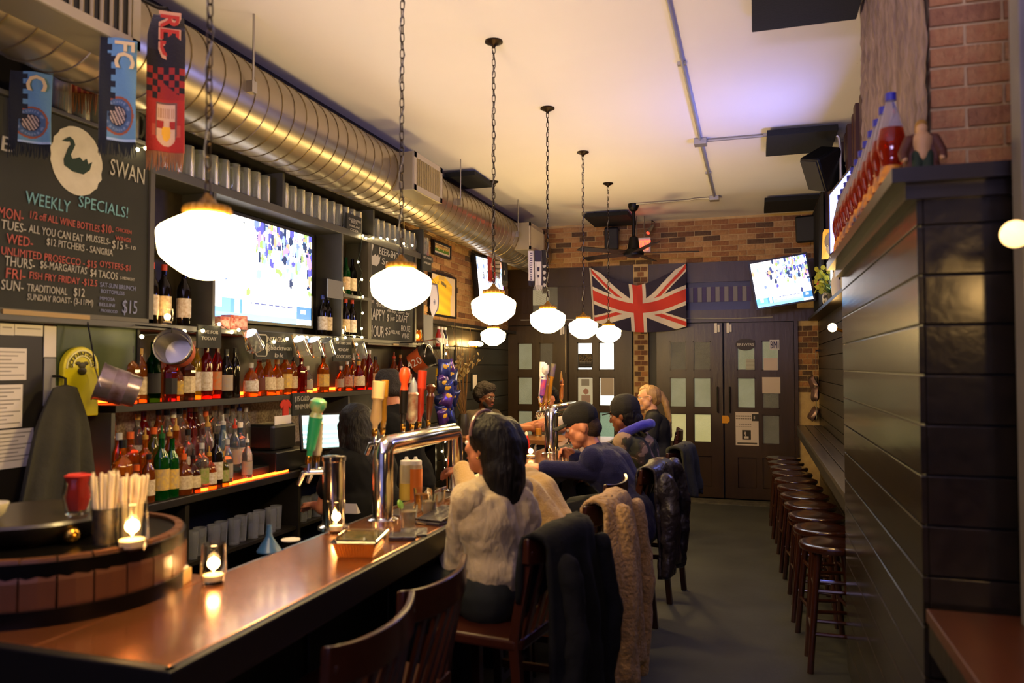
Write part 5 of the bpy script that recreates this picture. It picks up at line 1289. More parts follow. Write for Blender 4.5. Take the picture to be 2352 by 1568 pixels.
def tumbler(label, p, drink=None, garnish=False, straw=False, grp='glasses on the bar', s=1.0):
    t = thing('tumbler', label, 'glass', p, group=grp)
    MB().lathe([(r * s, z * s) for r, z in TUM], 20, p).build('glass_body', GLASS, t)
    if drink: MB().lathe([(.001, .009 * s), (.0265 * s, .009 * s), (.031 * s, .07 * s), (.001, .07 * s)], 18, p).build('drink', drink, t)
    if garnish: MB().lathe([(.001, -.004), (.017, -.004), (.02, 0), (.017, .004), (.001, .004)], 14, V(p) + V((-.03, -.01, .095 * s)), Matrix.Rotation(1.2, 3, 'Y')).build('lime_slice', mat('lime', '6a9a1c', .4), t)
    if straw: MB().cyl(V(p) + V((.01, 0, .01)), V(p) + V((.02, .01, .14)), .003, n=6).build('straw', BLACKPL, t)
ICE = mat('iced_drink', 'cfc8b8', .2, tr=.7, noise=(30, 'b09a70', .2)); AMB = mat('amber_drink', 'd08a2a', .1, tr=.7); ORJ = mat('orange_juice', 'e09a2a', .3)
tumbler('tumbler of iced drink with a lime slice on the bar before the tap arch', at(938, 1214, z=ZB), ICE, True)
tumbler('tumbler of iced drink with a black straw beside the squeeze bottles', at(986, 1188, z=ZB), ICE, False, True)
tumbler('empty tumbler between the tap arch and the bill folder', at(1005, 1172, z=ZB))
tumbler('small tumbler beside the leg of the tap arch', at(968, 1170, z=ZB), AMB)
for k, (u, v) in enumerate(((1272, 1062), (1287, 1058), (1302, 1062), (1318, 1056))): tumbler('tumbler beside the far tap tower before the man in the cap', at(u, v, z=ZB), ICE if k % 2 else None, grp='tumblers before the man in the cap')
for u, v, d_ in ((1193, 1004, None), (1237, 1001, ORJ)): tumbler('cut-glass tumbler on the far oak counter' if d_ is None else 'glass of orange juice on the far oak counter', at(u, v, z=ZB), d_)
a = at(1191, 1058, z=ZB); single('cocktail_shaker', MB().lathe([(.001, 0), (.032, 0), (.042, .13), (.04, .14), (.001, .14)], 22, a), CHROME, 'steel cocktail tin beside the candle on the bar', 'shaker')
a = at(1209, 1040, z=ZB); t = thing('sauce_bottle', 'red sauce bottle beside the far candle', 'bottle', a); MB().lathe([(.001, 0), (.024, 0), (.025, .09), (.014, .12), (.012, .13), (.001, .13)], 14, a).build('bottle_body', mat('red_plastic', 'b02018', .4), t); MB().lathe([(.013, .13), (.013, .145), (.004, .16), (.001, .16)], 12, a).build('cap', WHITEPL, t)
for u, c, nm in ((933, 'c0a040', 'pale yellow'), (954, 'c86a22', 'orange')):
    a = at(u, 1148, z=.90)
    t = thing('squeeze_bottle', '%s squeeze bottle of juice with a white cap on the steel rail' % nm, 'bottle', a)
    MB().lathe([(.001, 0), (.034, 0), (.036, .006), (.036, .175), (.03, .19), (.001, .19)], 20, a).build('bottle_body', mat('squeeze_plastic', 'd8c8a0', .3, tr=.6), t)
    MB().lathe([(.001, .004), (.0368, .004), (.0368, .09 if u < 940 else .165), (.001, .09 if u < 940 else .165)], 18, a).build('juice', mat('juice_' + c, c, .4), t)
    MB().lathe([(.033, .185), (.033, .205), (.012, .212), (.008, .225), (.001, .225)], 18, a).build('cap', WHITEPL, t)
a = at(1012, 1196, z=ZB)
t = thing('bill_folder', 'black bill folder with a paper slip beside the woman in white', 'folder', a)
MB().box(a + V((0, 0, .006)), (.12, .2, .012), (0, 0, -.2)).build('folder_cover', LEATH, t, 0, .003)
MB().box(a + V((0, .01, .03)), (.12, .19, .008), (.14, 0, -.2)).build('folder_flap', LEATH, t, 0, .003)
MB().box(a + V((.0, .0, .015)), (.07, .15, .003), (0, 0, -.15)).build('paper_slip', PAPER, t, 0)

# ---- beer taps
def handle(parent, base, top, kind, c1, c2=None, r=.018):
    base, top = V(base), V(top); d = (top - base); R = d.normalized().to_track_quat('Z', 'X').to_matrix(); L_ = d.length
    c2 = c2 or c1
    prof = {'bottle': [(.010, 0), (.013, .03), (r * .8, .12 * L_), (r, .35 * L_), (r * 1.25, .68 * L_), (r * .9, .76 * L_), (r * 1.5, .86 * L_), (r * 1.45, .95 * L_), (r * .8, L_), (.001, L_)],
            'paddle': [(.010, 0), (.012, .1 * L_), (r * .9, .2 * L_), (r * .7, .6 * L_), (r * 1.0, .66 * L_), (r * 1.0, L_), (.001, L_)],
            'tower': [(.014, 0), (r * 1.2, .02), (r * 1.05, .6 * L_), (r * 1.25, .64 * L_), (r * .9, .68 * L_), (r * .8, .84 * L_), (.002, L_)],
            'ball': [(.010, 0), (.014, .05), (r, .2 * L_), (r * 1.1, .6 * L_), (r * .8, .7 * L_), (r * 1.35, .78 * L_), (r * 1.5, .88 * L_), (r * 1.1, .97 * L_), (.001, L_)]}[kind]
    MB().lathe([(.009, -.03), (.012, -.02), (.012, .0), (.010, .004), (.001, .004)], 12, base, R).build('ferrule', BRASS, parent)
    lo = [p for p in prof if p[1] <= .68 * L_]; hi = [p for p in prof if p[1] >= .68 * L_]
    hi = [(max(lo[-1][0] * .95, .004), lo[-1][1])] + hi
    o = MB().lathe(lo + [(.001, lo[-1][1])], 16, base, R).build('tap_handle', c1, parent)
    MB().lathe([(.001, hi[0][1])] + hi, 16, base, R).build('handle_head', c2, o)
    return o, R
def faucet(parent, p, out):
    p, o = V(p), V(out)
    MB().tube([p, p + o * .05, p + o * .075 + V((0, 0, -.005)), p + o * .095 + V((0, 0, -.05))], [.012, .012, .011, .008], 10).build('faucet', CHROME, parent)
    MB().cyl(p + o * .055, p + o * .055 + V((0, 0, .035)), .012, .008, 10).build('faucet_collar', CHROME, parent)
    return p + o * .055 + V((0, 0, .06))
def hm(n, c='808080', r=.35, c2=None): return mat('tap_' + n, c, r, coat=.4) if not c2 else mat('tap_' + n, c, r, coat=.4, noise=(25, c2, .2))
a = at(766, 1214, z=ZB)
t = thing('tap_column', 'short polished steel tap column with a green and a white handle', 'beer tap', a)
MB().lathe([(.001, 0), (.06, 0), (.06, .012), (.043, .02), (.043, .265), (.047, .268), (.047, .285), (.001, .29)], 32, a).build('column', CHROME, t)
for off, top_uv, base_uv, kind, c1, c2, r in ((-.02, (744, 902), (721, 1036), 'bottle', hm('green', '1e8a5a'), hm('green_pale', '3aa070', .35, 'c0a060'), .022), (.025, (712, 942), (706, 1056), 'tower', hm('cream_white', 'd2c2a0'), hm('red_top', 'c03a20'), .016)):
    b = faucet(t, a + V((-.035, off, .225)), V((-.9, -.35 + off * 5, 0)))
    q = at(*base_uv, d=fwd(b)); e = at(*top_uv, d=fwd(b))
    handle(t, b, b + (e - q), kind, c1, c2, r)
def arch_tower(label, x, y0, y1, z, r, hs, nm):
    t = thing('tap_arch', label, 'beer tap', (x, y0, ZB))
    pts = [(x, y0, ZB), (x, y0, z - .03), (x, y0 + .008, z - .01), (x, y0 + .03, z), (x, (y0 + y1) / 2, z), (x, y1 - .03, z), (x, y1 - .008, z - .01), (x, y1, z - .03), (x, y1, ZB)]
    MB().tube(pts, r, 24).build('arch_pipe', CHROME, t)
    for y in (y0, y1): MB().lathe([(r * 1.5, 0), (r * 1.5, .012), (r * 1.1, .02)], 24, (x, y, ZB)).build('base_flange', CHROME, t)
    MB().bx(x - .05, x + .06, y0 + .1, y1 - .1, ZB, ZB + .012).build('drip_tray', STEEL, t, 0, .003)
    for (u, vb, ut, vt, kind, c1, c2, rr_) in hs:
        yy = min(max(yat(u, x - .08), y0 + .05), y1 - .05)
        b = faucet(t, (x - r * .8, yy, z + .0), V((-1, 0, 0)))
        e = at(ut, vt, d=fwd(b))
        q = at(u, vb, d=fwd(b))
        handle(t, b, b + (e - q) * 1.0 + V((0, 0, .0)), kind, c1, c2, rr_)
    return t
t = arch_tower('polished steel tap arch carrying cream, gold, black, white and red handles', -1.47, 2.87, 3.66, 1.27, .042,
    [(866, 1000, 876, 890, 'paddle', hm('cream', 'd2ae72'), hm('cream_square', 'd8b984'), .028), (884, 990, 890, 880, 'paddle', hm('gold', '9a6c1c'), None, .016), (930, 985, 935, 852, 'ball', hm('black', '15120e'), hm('orange_ball', 'd8481c'), .018), (950, 995, 955, 890, 'tower', hm('lighthouse', 'd4c6aa', .4, '8a5040'), hm('pale_blue', 'a0a8b8'), .022), (967, 990, 975, 872, 'paddle', hm('red', 'b02c14'), hm('red_top'), .022), (988, 988, 995, 905, 'bottle', hm('walnut', '5a2c14'), None, .016)], 'near')
o = [c for c in t.children if c.name.startswith('tap_handle')]
arch_tower('polished steel tap arch before the man in the cap with tall blue and orange handles', -1.42, 5.42, 6.15, 1.27, .05,
    [(1218, 960, 1222, 866, 'paddle', hm('white_tall', 'c8c2c8'), hm('white_tall'), .02), (1230, 962, 1238, 870, 'paddle', hm('blue', '2a2a7a'), hm('white_tall'), .022), (1240, 962, 1252, 872, 'ball', hm('blue_red', '3a3a9a', .35, 'b03a4a'), hm('white_disc', 'bcb4bc', .35, '6a6470'), .022), (1254, 962, 1262, 900, 'tower', hm('amber_glass', 'a86a30'), None, .016), (1264, 965, 1276, 878, 'paddle', hm('orange_wood', 'a8701c'), hm('olive_purple', '6a6438', .4, '5a4078'), .020), (1304, 960, 1306, 908, 'tower', hm('orange_cone', 'b0682a'), None, .014), (1322, 960, 1322, 895, 'tower', hm('walnut'), hm('gold'), .012)], 'far')

# ---- till, printer, small things behind the bar
a = at(745, 990, x=-2.60)
t = thing('till_terminal', 'tilted touch-screen till with a pale key grid behind the bar', 'till', (a.x, a.y, .951))
R = (Matrix.Rotation(math.radians(-50), 3, 'Z') @ Matrix.Rotation(math.radians(-28), 3, 'X'))
rx, ux, nx_ = R @ V((1, 0, 0)), R @ V((0, 0, 1)), R @ V((0, -1, 0))
rx, ux = V((.70, .71, 0)).normalized(), V((-.22, .22, .95)).normalized(); nn = rx.cross(ux)
Rm = Matrix((rx, ux, nn)).transposed()
MB().box(a - nn * .02, (.30, .24, .035), Rm).build('terminal_body', BLACKPL, t, 0, .008)
def keys(a_, b_): return (.85, .95, .95) if (.04 < a_ * 10 % 1 < .86 and .1 < b_ * 7 % 1 < .75 and b_ < .6) else ((.55, .75, .78) if b_ < .72 else (.75, .9, .92))
paint('touch_screen', t, mat('till_screen', '101010', .3, attr=1, es=1.1), plane(a - rx * .135 - ux * .105, rx * .27, ux * .21), keys, 60, 42, smooth=False)
MB().cyl(V((a.x, a.y, .951)) + V((-.04, 0, 0)), a - nn * .04, .03, n=14).cyl(V((a.x - .04, a.y, .951)), V((a.x - .04, a.y, .97)), .11, n=24).build('stand', BLACKPL, t)
a0, b0 = at(622, 1010, x=-2.80), at(700, 965, x=-2.80)
t = thing('receipt_printer', 'black receipt printer and cash drawer on the back bar beside the till', 'printer', (-2.85, a0.y + .15, .951))
MB().bx(-3.05, -2.76, a0.y, b0.y, .951, 1.08).build('cash_drawer', BLACKPL, t, 0, .008)
MB().bx(-3.02, -2.82, a0.y + .05, b0.y - .06, 1.08, 1.24).build('printer_body', BLACKPL, t, 0, .02)
MB().bx(-2.84, -2.835, a0.y + .09, b0.y - .1, 1.23, 1.29).build('paper_slip', PAPER, t, 0)
a = at(650, 1078, z=.952)
t = thing('card_terminal', 'dark keypad card terminal with a small green light on the back bar', 'card reader', a)
MB().box(a + V((0, 0, .015)), (.1, .22, .03), (0, 0, .1)).build('terminal_body', BLACKPL, t, 0, .006)
for i in range(3):
    for j in range(6): MB().box(a + V((-.03 + i * .03, -.085 + j * .03, .032)), (.02, .02, .006), (0, 0, .1)).build('key', mat('grey_key', '77736a', .5), t, 0)
MB().sph(a + V((.045, -.1, .032)), .006).build('status_light', mat('green_led', '20ff40', .4, es=12), t)
# tiny red shirt hung below the shelf
a = at(654, 915, x=-2.86)
t = thing('miniature_shirt', 'tiny red football shirt with white shorts hung under the upper shelf', 'ornament', a)
def shirtpoly(s): return [(-.16 * s, -.5 * s), (.16 * s, -.5 * s), (.17 * s, -.1 * s), (.28 * s, -.2 * s), (.36 * s, -.06 * s), (.18 * s, .12 * s), (.07 * s, .14 * s), (0, .09 * s), (-.07 * s, .14 * s), (-.18 * s, .12 * s), (-.36 * s, -.06 * s), (-.28 * s, -.2 * s), (-.17 * s, -.1 * s)]
MB().prism(shirtpoly(.17), a + V((0, 0, -.03)), (0, 1, 0), (0, 0, 1), .012).build('shirt', mat('red_felt', 'b8301c', .9), t, 0, .003)
MB().prism([(-.03, -.09), (-.003, -.09), (0, -.03), (.003, -.09), (.03, -.09), (.028, 0), (-.028, 0)], a + V((.001, 0, -.115)), (0, 1, 0), (0, 0, 1), .010).build('shorts', mat('white_felt', 'cfc6b8', .9), t, 0)
MB().tube([a + V((0, 0, -.01)), a + V((0, .01, .02)), (a.x, a.y, 1.385)], .0015, 5).build('hanging_thread', BLACKPL, t)
# draped grey cloth on the left
t = thing('hanging_hooded_coat', 'dark olive hooded coat hanging from a hook before the notice board', 'coat', at(120, 1240, x=-2.8))
m = mat('olive_grey_cloth', '3a382a', .95, noise=(10, '2c2b20', .3), bump=(60, .2))
top = at(150, 890, x=-2.87); bot = at(128, 1265, x=-2.80); vs = []; NV, NU = 26, 96
for j in range(NV + 1):
    q = j / NV; c = top.lerp(bot, q); r = .06 + .055 * math.sin(min(q * 5, 1.57)) + .11 * q ** 1.3
    for i in range(NU):
        an = 2 * PI * i / NU; f_ = 1 + .42 * min(1, q * 1.6) * math.sin(an * 8 + 2 * q) * (.6 + .4 * math.sin(an * 3 + 1)) + .08 * math.sin(an * 3)
        vs.append(c + V((r * (.34 * math.cos(an) + .5 * (f_ - 1) * (math.cos(an) > -.2)), r * (1 + .3 * (f_ - 1)) * math.sin(an), 0)))
MB().add(vs + [top + V((0, 0, .015))], [(j * NU + i, (j + 1) * NU + i, (j + 1) * NU + (i + 1) % NU, j * NU + (i + 1) % NU) for j in range(NV) for i in range(NU)] + [(len(vs), i, (i + 1) % NU) for i in range(NU)]).build('coat_cloth', m, t, 180)
MB().tube([top + V((0, 0, .0)), top + V((0, 0, .04)), top + V((-.04, 0, .05)), (-2.94, top.y, top.z + .05)], .006, 6).build('hook', BLACKMET, t)

# ---- corner with snack strip, yellow boxes, bottles, branches
a = at(1004, 985, x=-2.62); tz = 1.60
t = thing('corner_shelf_unit', 'narrow black corner shelf unit wound with fairy lights at the end of the back bar', 'shelf', (-2.85, 6.62, 0))
for z in (.45, .93, 1.40, 1.62, 1.78): MB().bx(-3.08, -2.70, 6.45, 6.75, z - .02, z).build('shelf', BB, t, 0)
for x in (-3.07, -2.715):
    for y in (6.455, 6.735): MB().bx(x, x + .02, y, y + .015, 0, 1.80).build('post', BB, t, 0)
for i in range(4):
    for j in range(3):
        y = 6.50 + i * .058; z = 1.401 + j * .062
        t2 = thing('tea_tin', 'small yellow box in the stack on the corner shelf', 'box', (-2.76, y, z), group='yellow boxes on the corner shelf')
        MB().bx(-2.80, -2.72, y, y + .054, z, z + .058).build('box_body', mat('yellow_box', 'd8b020', .5), t2, 0, .002)
        MB().bx(-2.72, -2.719, y + .006, y + .048, z + .01, z + .05).build('printed_panel', mat('yellow_box_print', 'e8c850', .5, noise=(40, '8a6a10', .1)), t2, 0)
for i, (c, lab) in enumerate((('8a1c10', 'red ketchup bottle'), ('b8b0a8', 'white sauce bottle'), ('1a140e', 'dark brown sauce bottle'))):
    a2 = (-2.78, 6.52 + i * .075, 1.781)
    t2 = thing('sauce_bottle', lab + ' on top of the corner shelf', 'bottle', a2)
    MB().lathe([(.001, 0), (.028, 0), (.029, .1), (.014, .14), (.013, .16), (.001, .16)], 14, a2).build('bottle_body', mat('sauce_' + c, c, .3), t2)
    MB().lathe([(.015, .16), (.015, .185), (.001, .186)], 12, a2).build('cap', WHITEPL, t2)
    MB().lathe([(.0295, .03), (.0295, .08)], 14, a2, caps=False).build('label', PAPER, t2)
fairy('string of warm fairy lights wound down the corner shelf post', [V((-2.705 + .03 * math.sin(k * 1.3), 6.47 + .05 * math.cos(k * .9), 1.80 - k * .04)) for k in range(30)])
BAG = [mat('blue_snack_foil', '1c2256', .25, metal=.4, noise=(14, '3a4490', .2)), mat('violet_snack_foil', '3a1c58', .25, metal=.4, noise=(14, '5a3a88', .2)), mat('navy_snack_foil', '12183a', .25, metal=.4, noise=(14, '2a3468', .2))]
def bagmesh(m):
    b = MB(); nx, ny = 8, 10; vs = []
    for s in (1, -1):
        for j in range(ny + 1):
            for i in range(nx + 1):
                x = -1 + 2 * i / nx; y = -1 + 2 * j / ny
                h = max(0, (1 - x ** 4) * (1 - y ** 4)) ** .6 * .032 + (.003 * math.sin(5 * x + 3 * y))
                vs.append((x * .06, s * h, y * .075 + .004 * math.sin(9 * x)))
    k = (nx + 1) * (ny + 1); fs = []
    for s in (0, 1):
        for j in range(ny):
            for i in range(nx):
                q = s * k + j * (nx + 1) + i; f_ = (q, q + 1, q + nx + 2, q + nx + 1)
                fs.append(f_[::-1] if s == 0 else f_)
    return b.add(vs, fs).mesh('snack_bag', m, 50)
BAGME = [bagmesh(m) for m in BAG]
GOLDP = mat('snack_gold_print', 'c89a28', .4)
rnd = random.Random(11)
strip = thing('clip_strip', 'hanging metal clip strip holding snack bags beside the corner shelf', 'rack', (-2.55, 6.05, 1.05))
MB().bx(-2.556, -2.55, 6.03, 6.07, 1.05, 1.80).build('strip', STEEL, strip, 0)
MB().tube([(-2.553, 6.05, 1.79), (-2.6, 6.05, 1.83), (-2.88, 6.05, 1.80)], .005, 6).build('hanger', STEEL, strip)
k = 0
for j in range(8):
    for i in range(2):
        q = j % 3
        pp = V((-2.50 + rnd.uniform(-.02, .02), 6.05 + (i - .5) * .12 + rnd.uniform(-.02, .02), 1.575 - j * .058 + rnd.uniform(-.01, .01)))
        t2 = thing('snack_bag', 'shiny %s snack bag clipped in the hanging strip' % ('blue', 'violet', 'navy')[(j + i) % 3], 'snack bag', pp, group='snack bags on the clip strip', world=False)
        t2.rotation_euler = (rnd.uniform(-.4, .4), rnd.uniform(-.5, .5), PI / 2 + rnd.uniform(-.6, .3) - .6)
        link('bag', BAGME[(j + i) % 3], t2)
        o = MB().sph((0, -.03, .015), (.03, .006, .022), 10, 6).build('gold_emblem', GOLDP, t2)
# dried branches in a vase
a = V((-2.52, 7.25, ZB)); a = V((-2.60, 6.70, ZB))
t = thing('dried_branches', 'tall vase of dried twigs and pale eucalyptus on the far counter', 'plant', a)
MB().lathe([(.001, 0), (.05, 0), (.06, .06), (.05, .16), (.04, .2), (.036, .2), (.045, .15), (.05, .05), (.001, .01)], 20, a).build('vase', mat('dark_vase', '241c12', .4), t)
TW = mat('dry_twig', '6a4a22', .8); rnd = random.Random(3)
for k in range(26):
    e = at(rnd.uniform(985, 1085), rnd.uniform(738, 800), d=7.1 + rnd.uniform(-.2, .2))
    s0 = a + V((rnd.uniform(-.02, .02), rnd.uniform(-.02, .02), .18))
    pts = [s0.lerp(e, q / 6) + V((rnd.uniform(-.012, .012), rnd.uniform(-.012, .012), 0)) * (q / 6) for q in range(7)]
    MB().tube(pts, [.004, .0038, .0034, .003, .0025, .002, .0012], 5).build('twig', TW, t)
LEAF2 = mat('dry_eucalyptus', '9a8450', .8)
for k in range(7):
    e = at(1062 + rnd.uniform(-10, 48), 820 + rnd.uniform(-5, 45), d=6.95)
    s0 = at(1030, 905, d=7.0)
    pts = [s0.lerp(e, q / 6) + V((0, 0, .03 * math.sin(q * .5))) for q in range(7)]
    MB().tube(pts, .0022, 5).build('eucalyptus_stem', TW, t)
    for q in range(1, 7):
        for s in (1, -1):
            c = pts[q] + V((.02 * s, 0, .012 * s))
            b = MB().lathe([(.001, -.001), (.016, 0), (.001, .002)], 8, c, Euler((rnd.uniform(.8, 2.2), rnd.uniform(-.8, .8), rnd.uniform(0, 3))).to_matrix())
            b.build('leaf', LEAF2, t, 0)
# grey banner strip
t = sign('pale grey blank strip hanging at the end of the shelving', 974, 722, 994, 832, -2.76, (), mat('grey_card'), .006, 'paper_strip')
q = at(984, 722, x=-2.763)
MB().tube([q, (-2.78, q.y, 1.9), (-2.872, q.y, 1.80)], .003, 5).build('hanging_thread', STEEL, t)
# ================================================================ WALL AND CEILING DECOR
# framed picture, framed shirt, pennant
def frame(label, u0, v0, u1, v1, x, colf, fm, nm='framed_picture', nu=60, nv=70, b=.02, cat='picture'):
    a, c = at(u0, v0, x=x), at(u1, v1, x=x); z1 = (a.z); z0 = c.z
    t = thing(nm, label, cat, (x, (a.y + c.y) / 2, z0))
    for q in ((a.y - b, a.y, z0 - b, z1 + b), (c.y, c.y + b, z0 - b, z1 + b), (a.y, c.y, z0 - b, z0), (a.y, c.y, z1, z1 + b)): MB().bx(x - .02, x + .012, *q).build('frame_rail', fm, t, 0)
    MB().bx(x - .02, x - .004, a.y, c.y, z0, z1).build('backing', BLACKPL, t, 0)
    paint('picture', t, PRINT, plane((x, a.y, z0), (0, c.y - a.y, 0), (0, 0, z1 - z0)), colf, nu, nv, smooth=False)
    return t
def foot(a, b):
    if b < .25 or a < .04 or a > .95 or b > .96: return 'cbbba4'
    r = random.Random(int(a * 26) * 57 + int(b * 30))
    if b < .55: return 'a8a070' if (.25 < a < .35 or .55 < a < .62) and b > .38 else '4a6a20'
    if b < .8: return r.choice(('b8902a', '8a7a60', '9a5a3a', 'c0b090', 'b89a20'))
    return r.choice(('8a4a30', '7a7060', '6a5a50', 'a09080'))
frame('framed colour photograph of a football match on the brick wall', 997, 556, 1033, 592, -3.05, foot, BLACKPL)
def yshirt(a, b):
    x = (a - .42)
    if b > .80 and abs(x) > .12: return 'c8b49a' if abs(x) - .12 > (1 - b) * 1.6 else 'd8b032'
    if b > .84 and abs(x) < .13 and b > .9 - abs(x) * .2: return 'b89a5a'
    if a > .80 and b < .55: return 'cdb89c'
    if a > .86: return 'c8b49a'
    if abs(a - .28) < .04 and .78 < b < .84: return '8a7a30'
    if abs(a - .52) < .10 and abs(b - .80 - (.5 - a) * .3) < .045: return '6a5a3a'
    if abs(a - .28 - .02 * math.sin(b * 30)) < .012 and .5 < b < .62: return '4a4020'
    r = .04 * math.sin(b * 24 + a * 9)
    return (.86 + r, .70 + r, .20)
frame('framed bright yellow football shirt on the brick wall', 990, 626, 1045, 728, -3.05, yshirt, BLACKPL, 'framed_shirt', 70, 90)
a = at(994, 650, x=-2.80)
t = thing('pennant', 'white pointed pennant with navy border and a round crest hung by the chalkboard', 'pennant', at(994, 716, x=-2.80))
w, hh = .10, .32
def ppos(q, r):
    y = (q - .5) * w * 2; z = -hh * (1 - r)
    tip = max(0, .28 - r) / .28
    return V((a.x + .02 * math.sin(r * 3), a.y + y * (1 - tip), a.z + z + .0))
def pcol(q, r):
    d = math.hypot((q - .48) * .2, (r - .45) * .32)
    if q > .82 or r > .95: return '4a4668'
    if d < .028: return '8a8aa8' if d > .012 else '5a5a80'
    return 'b8b4c4'
paint('pennant_cloth', t, CLOTHPRINT, ppos, pcol, 24, 60, .003)
MB().tube([(a.x, a.y - .1, a.z), (a.x, a.y + .1, a.z)], .004, 6).build('pennant_rod', BRASS, t)
MB().tube([(a.x, a.y - .08, a.z), (a.x - .02, a.y, a.z + .06), (a.x, a.y + .08, a.z)], .002, 5).build('cord', BRASS, t)
# ---- scarves
FRINGE = {}
def scarf(label, uc, v0, v1, wpx, d, colf, fringe, yawdeg=20, bend=0.0, lean=0, nu=40, nv=150, texts=(), frl=.06, grp='football scarves hung from the duct'):
    top = at(uc, v0, d=d); bot = at(uc, v1, d=d); w = wpx / FPX * d
    a = math.radians(yawdeg); r = V((RT.x * math.cos(a) - RT.y * math.sin(a), RT.x * math.sin(a) + RT.y * math.cos(a), 0))
    nrm = r.cross(V((0, 0, 1)))
    h = top.z - bot.z
    t = thing('football_scarf', label, 'scarf', bot, group=grp)
    def pos(q, s):
        k = (1 - s)
        off = -nrm * (bend * max(0, s - .72) ** 2 * 12)
        return V((top.x, top.y, bot.z + h * s)) + r * ((q - .5) * w * (1 - .18 * max(0, s - .8) * 5 * (bend > 0)) + lean * k) + off + nrm * (.008 * math.sin(q * 7 + s * 4))
    paint('scarf_cloth', t, CLOTHPRINT, pos, colf, nu, nv, .006)
    b = MB(); rnd = random.Random(int(uc))
    for k in range(26):
        p = pos((k + .5) / 26, 0); e = p + V((rnd.uniform(-.008, .008), rnd.uniform(-.006, .006), -frl * rnd.uniform(.8, 1.1)))
        b.tube([p, p.lerp(e, .5) + r * rnd.uniform(-.004, .004), e], [.0035, .003, .0015], 5)
    b.build('fringe', fringe, t)['kind'] = 'stuff'
    for (s, q, sv, sz, m, rot) in texts:
        text(s, sz, m, t, pos(q, sv) + nrm * .009, (0, 0, -1) if rot else r, r if rot else (0, 0, 1), bold=.002)
    return t
def sky(a, b):
    if a < .30 + .12 * (1 if int(b * 17) % 2 else 0) - .1 * (b > .85): 
        if b > .28 or a < .22: return '14171e'
    d = math.hypot((a - .5), (b - .25) * 2.3)
    if d < .44:
        if d > .385: return '8a4a2a'
        if d > .24: return '3e5670' if not (int(math.atan2(b - .25, a - .5) * 6) % 2 and .29 < d < .35) else '6a7a90'
        if d > .21: return '1a2030'
        return 'b09a84' if int(a * 22 + b * 30) % 2 else '3a3430'
    if b < .03: return '9ab0c4'
    return '5a8296'
FRD = mat('dark_fringe', '1c2024', .95); FRT = mat('tan_fringe', '8a5a38', .95); TC = mat('scarf_cream_letters', 'c9b07a', .9); TR = mat('scarf_red_letters', 'a8301e', .9); TO = mat('scarf_outline_letters', 'c08a60', .9)
scarf('sky-blue and black football scarf with a round crest beside the chalkboard lettering', 72, 165, 330, 84, fwd(at(72, 165, z=2.802)), lambda a, b: sky(a, b * .85), FRD, texts=(('C', .42, .84, .10, TC, True),))
scarf('sky-blue and black football scarf with FC and a round crest before the swan drawing', 273, 88, 326, 76, fwd(at(273, 86, z=2.862)), sky, FRD, texts=(('FC', .42, .84, .095, TC, True),))
def redb(a, b):
    if b > .58:
        return '181012' if not (.30 < a < .78 and False) else '8a1c14'
    if b > .36:
        i, j = int(a * 7), int((b - .36) / .22 * 5)
        lim = .58 - .2 * a
        return '181012' if (i + j) % 2 and (b > lim - .02 or a < .35) else '8e2016'
    # crest
    x, y = (a - .52) / .28, (b - .19) / .15
    if abs(x) < 1 and -1 < y < 1 and (y > -.3 or x * x + (y + .3) ** 2 * 2 < 1):
        if abs(x) > .86 or y > .9: return '6a4a3a'
        if y < -.1 and math.hypot(x, y + .35) < .42: return 'd8a028'
        if -.2 < y < .15 and abs(x) > .25: return '9a2418'
        if .3 < y < .75 and int(a * 44) % 2: return 'a87a54'
        return 'c8a27c'
    if -.55 < y < -.0 and abs(x) < 1.35: return 'b04a30'
    return 'a02416'
t = scarf('red and black checked football scarf with a shield crest, hung over the duct', 384, 15, 352, 80, 3.10, redb, FRT, bend=.09, texts=(('RED', .30, .80, .115, TO, True), ('RED', .34, .80, .098, TR, True)), frl=.075)
q = at(384, 20, d=3.16)
MB().tube([q, q + V((-.06, .02, .02)), V((-2.55, q.y + .05, 3.20))], .008, 6).build('hanging_loop', BLACKPL, t)
scarf('short maroon fringed football scarf tucked behind the two sky-blue ones', 172, 185, 212, 96, 3.45, lambda a, b: '7a1e14' if not (b < .7 and int(a * 24) % 3 == 0) else 'a8622e', FRT, texts=(), frl=.09, nv=30)
G2 = 'scarves at the far end of the duct'
scarf('maroon football scarf with a white crest before the far wall television', 1129, 588, 638, 18, 8.6, lambda a, b: 'c06a5a' if .3 < a < .7 and .35 < b < .65 and int(b * 40) % 2 else '8e2018', mat('maroon_fringe', '8e2018', .95), nu=14, nv=60, grp=G2)
scarf('grey football scarf with dark numerals at the far end of the duct', 1143, 590, 628, 13, 8.75, lambda a, b: '4a443a' if int(b * 12) % 3 == 0 else '9a9080', mat('grey_fringe', '8a8274', .95), nu=12, nv=50, grp=G2)
scarf('black football scarf with a pale stripe at the far end of the duct', 1159, 600, 645, 14, 8.9, lambda a, b: 'a09888' if .4 < a < .62 and .3 < b < .55 else '1e1a18', mat('black_fringe', '4a463e', .95), nu=12, nv=50, grp=G2)
scarf('white football scarf with navy lettering below the far duct register', 1220, 575, 645, 14, 8.5, lambda a, b: '4a4470' if .35 < a < .7 and int(b * 26) % 2 and b < .95 else 'b8b4cc', mat('navy_fringe', '26223a', .95), nu=12, nv=80, grp=G2)
scarf('navy and white football scarf with a bird emblem below the far duct register', 1237, 575, 655, 18, 8.55, lambda a, b: ('2a2648' if b > .68 or a > .85 else ('2a2648' if abs(a - .5) < .16 and (.22 < b < .30 or .40 < b < .52) else 'b8b4c4')), mat('white_fringe', 'a8a4ac', .95), nu=14, nv=80, grp=G2)
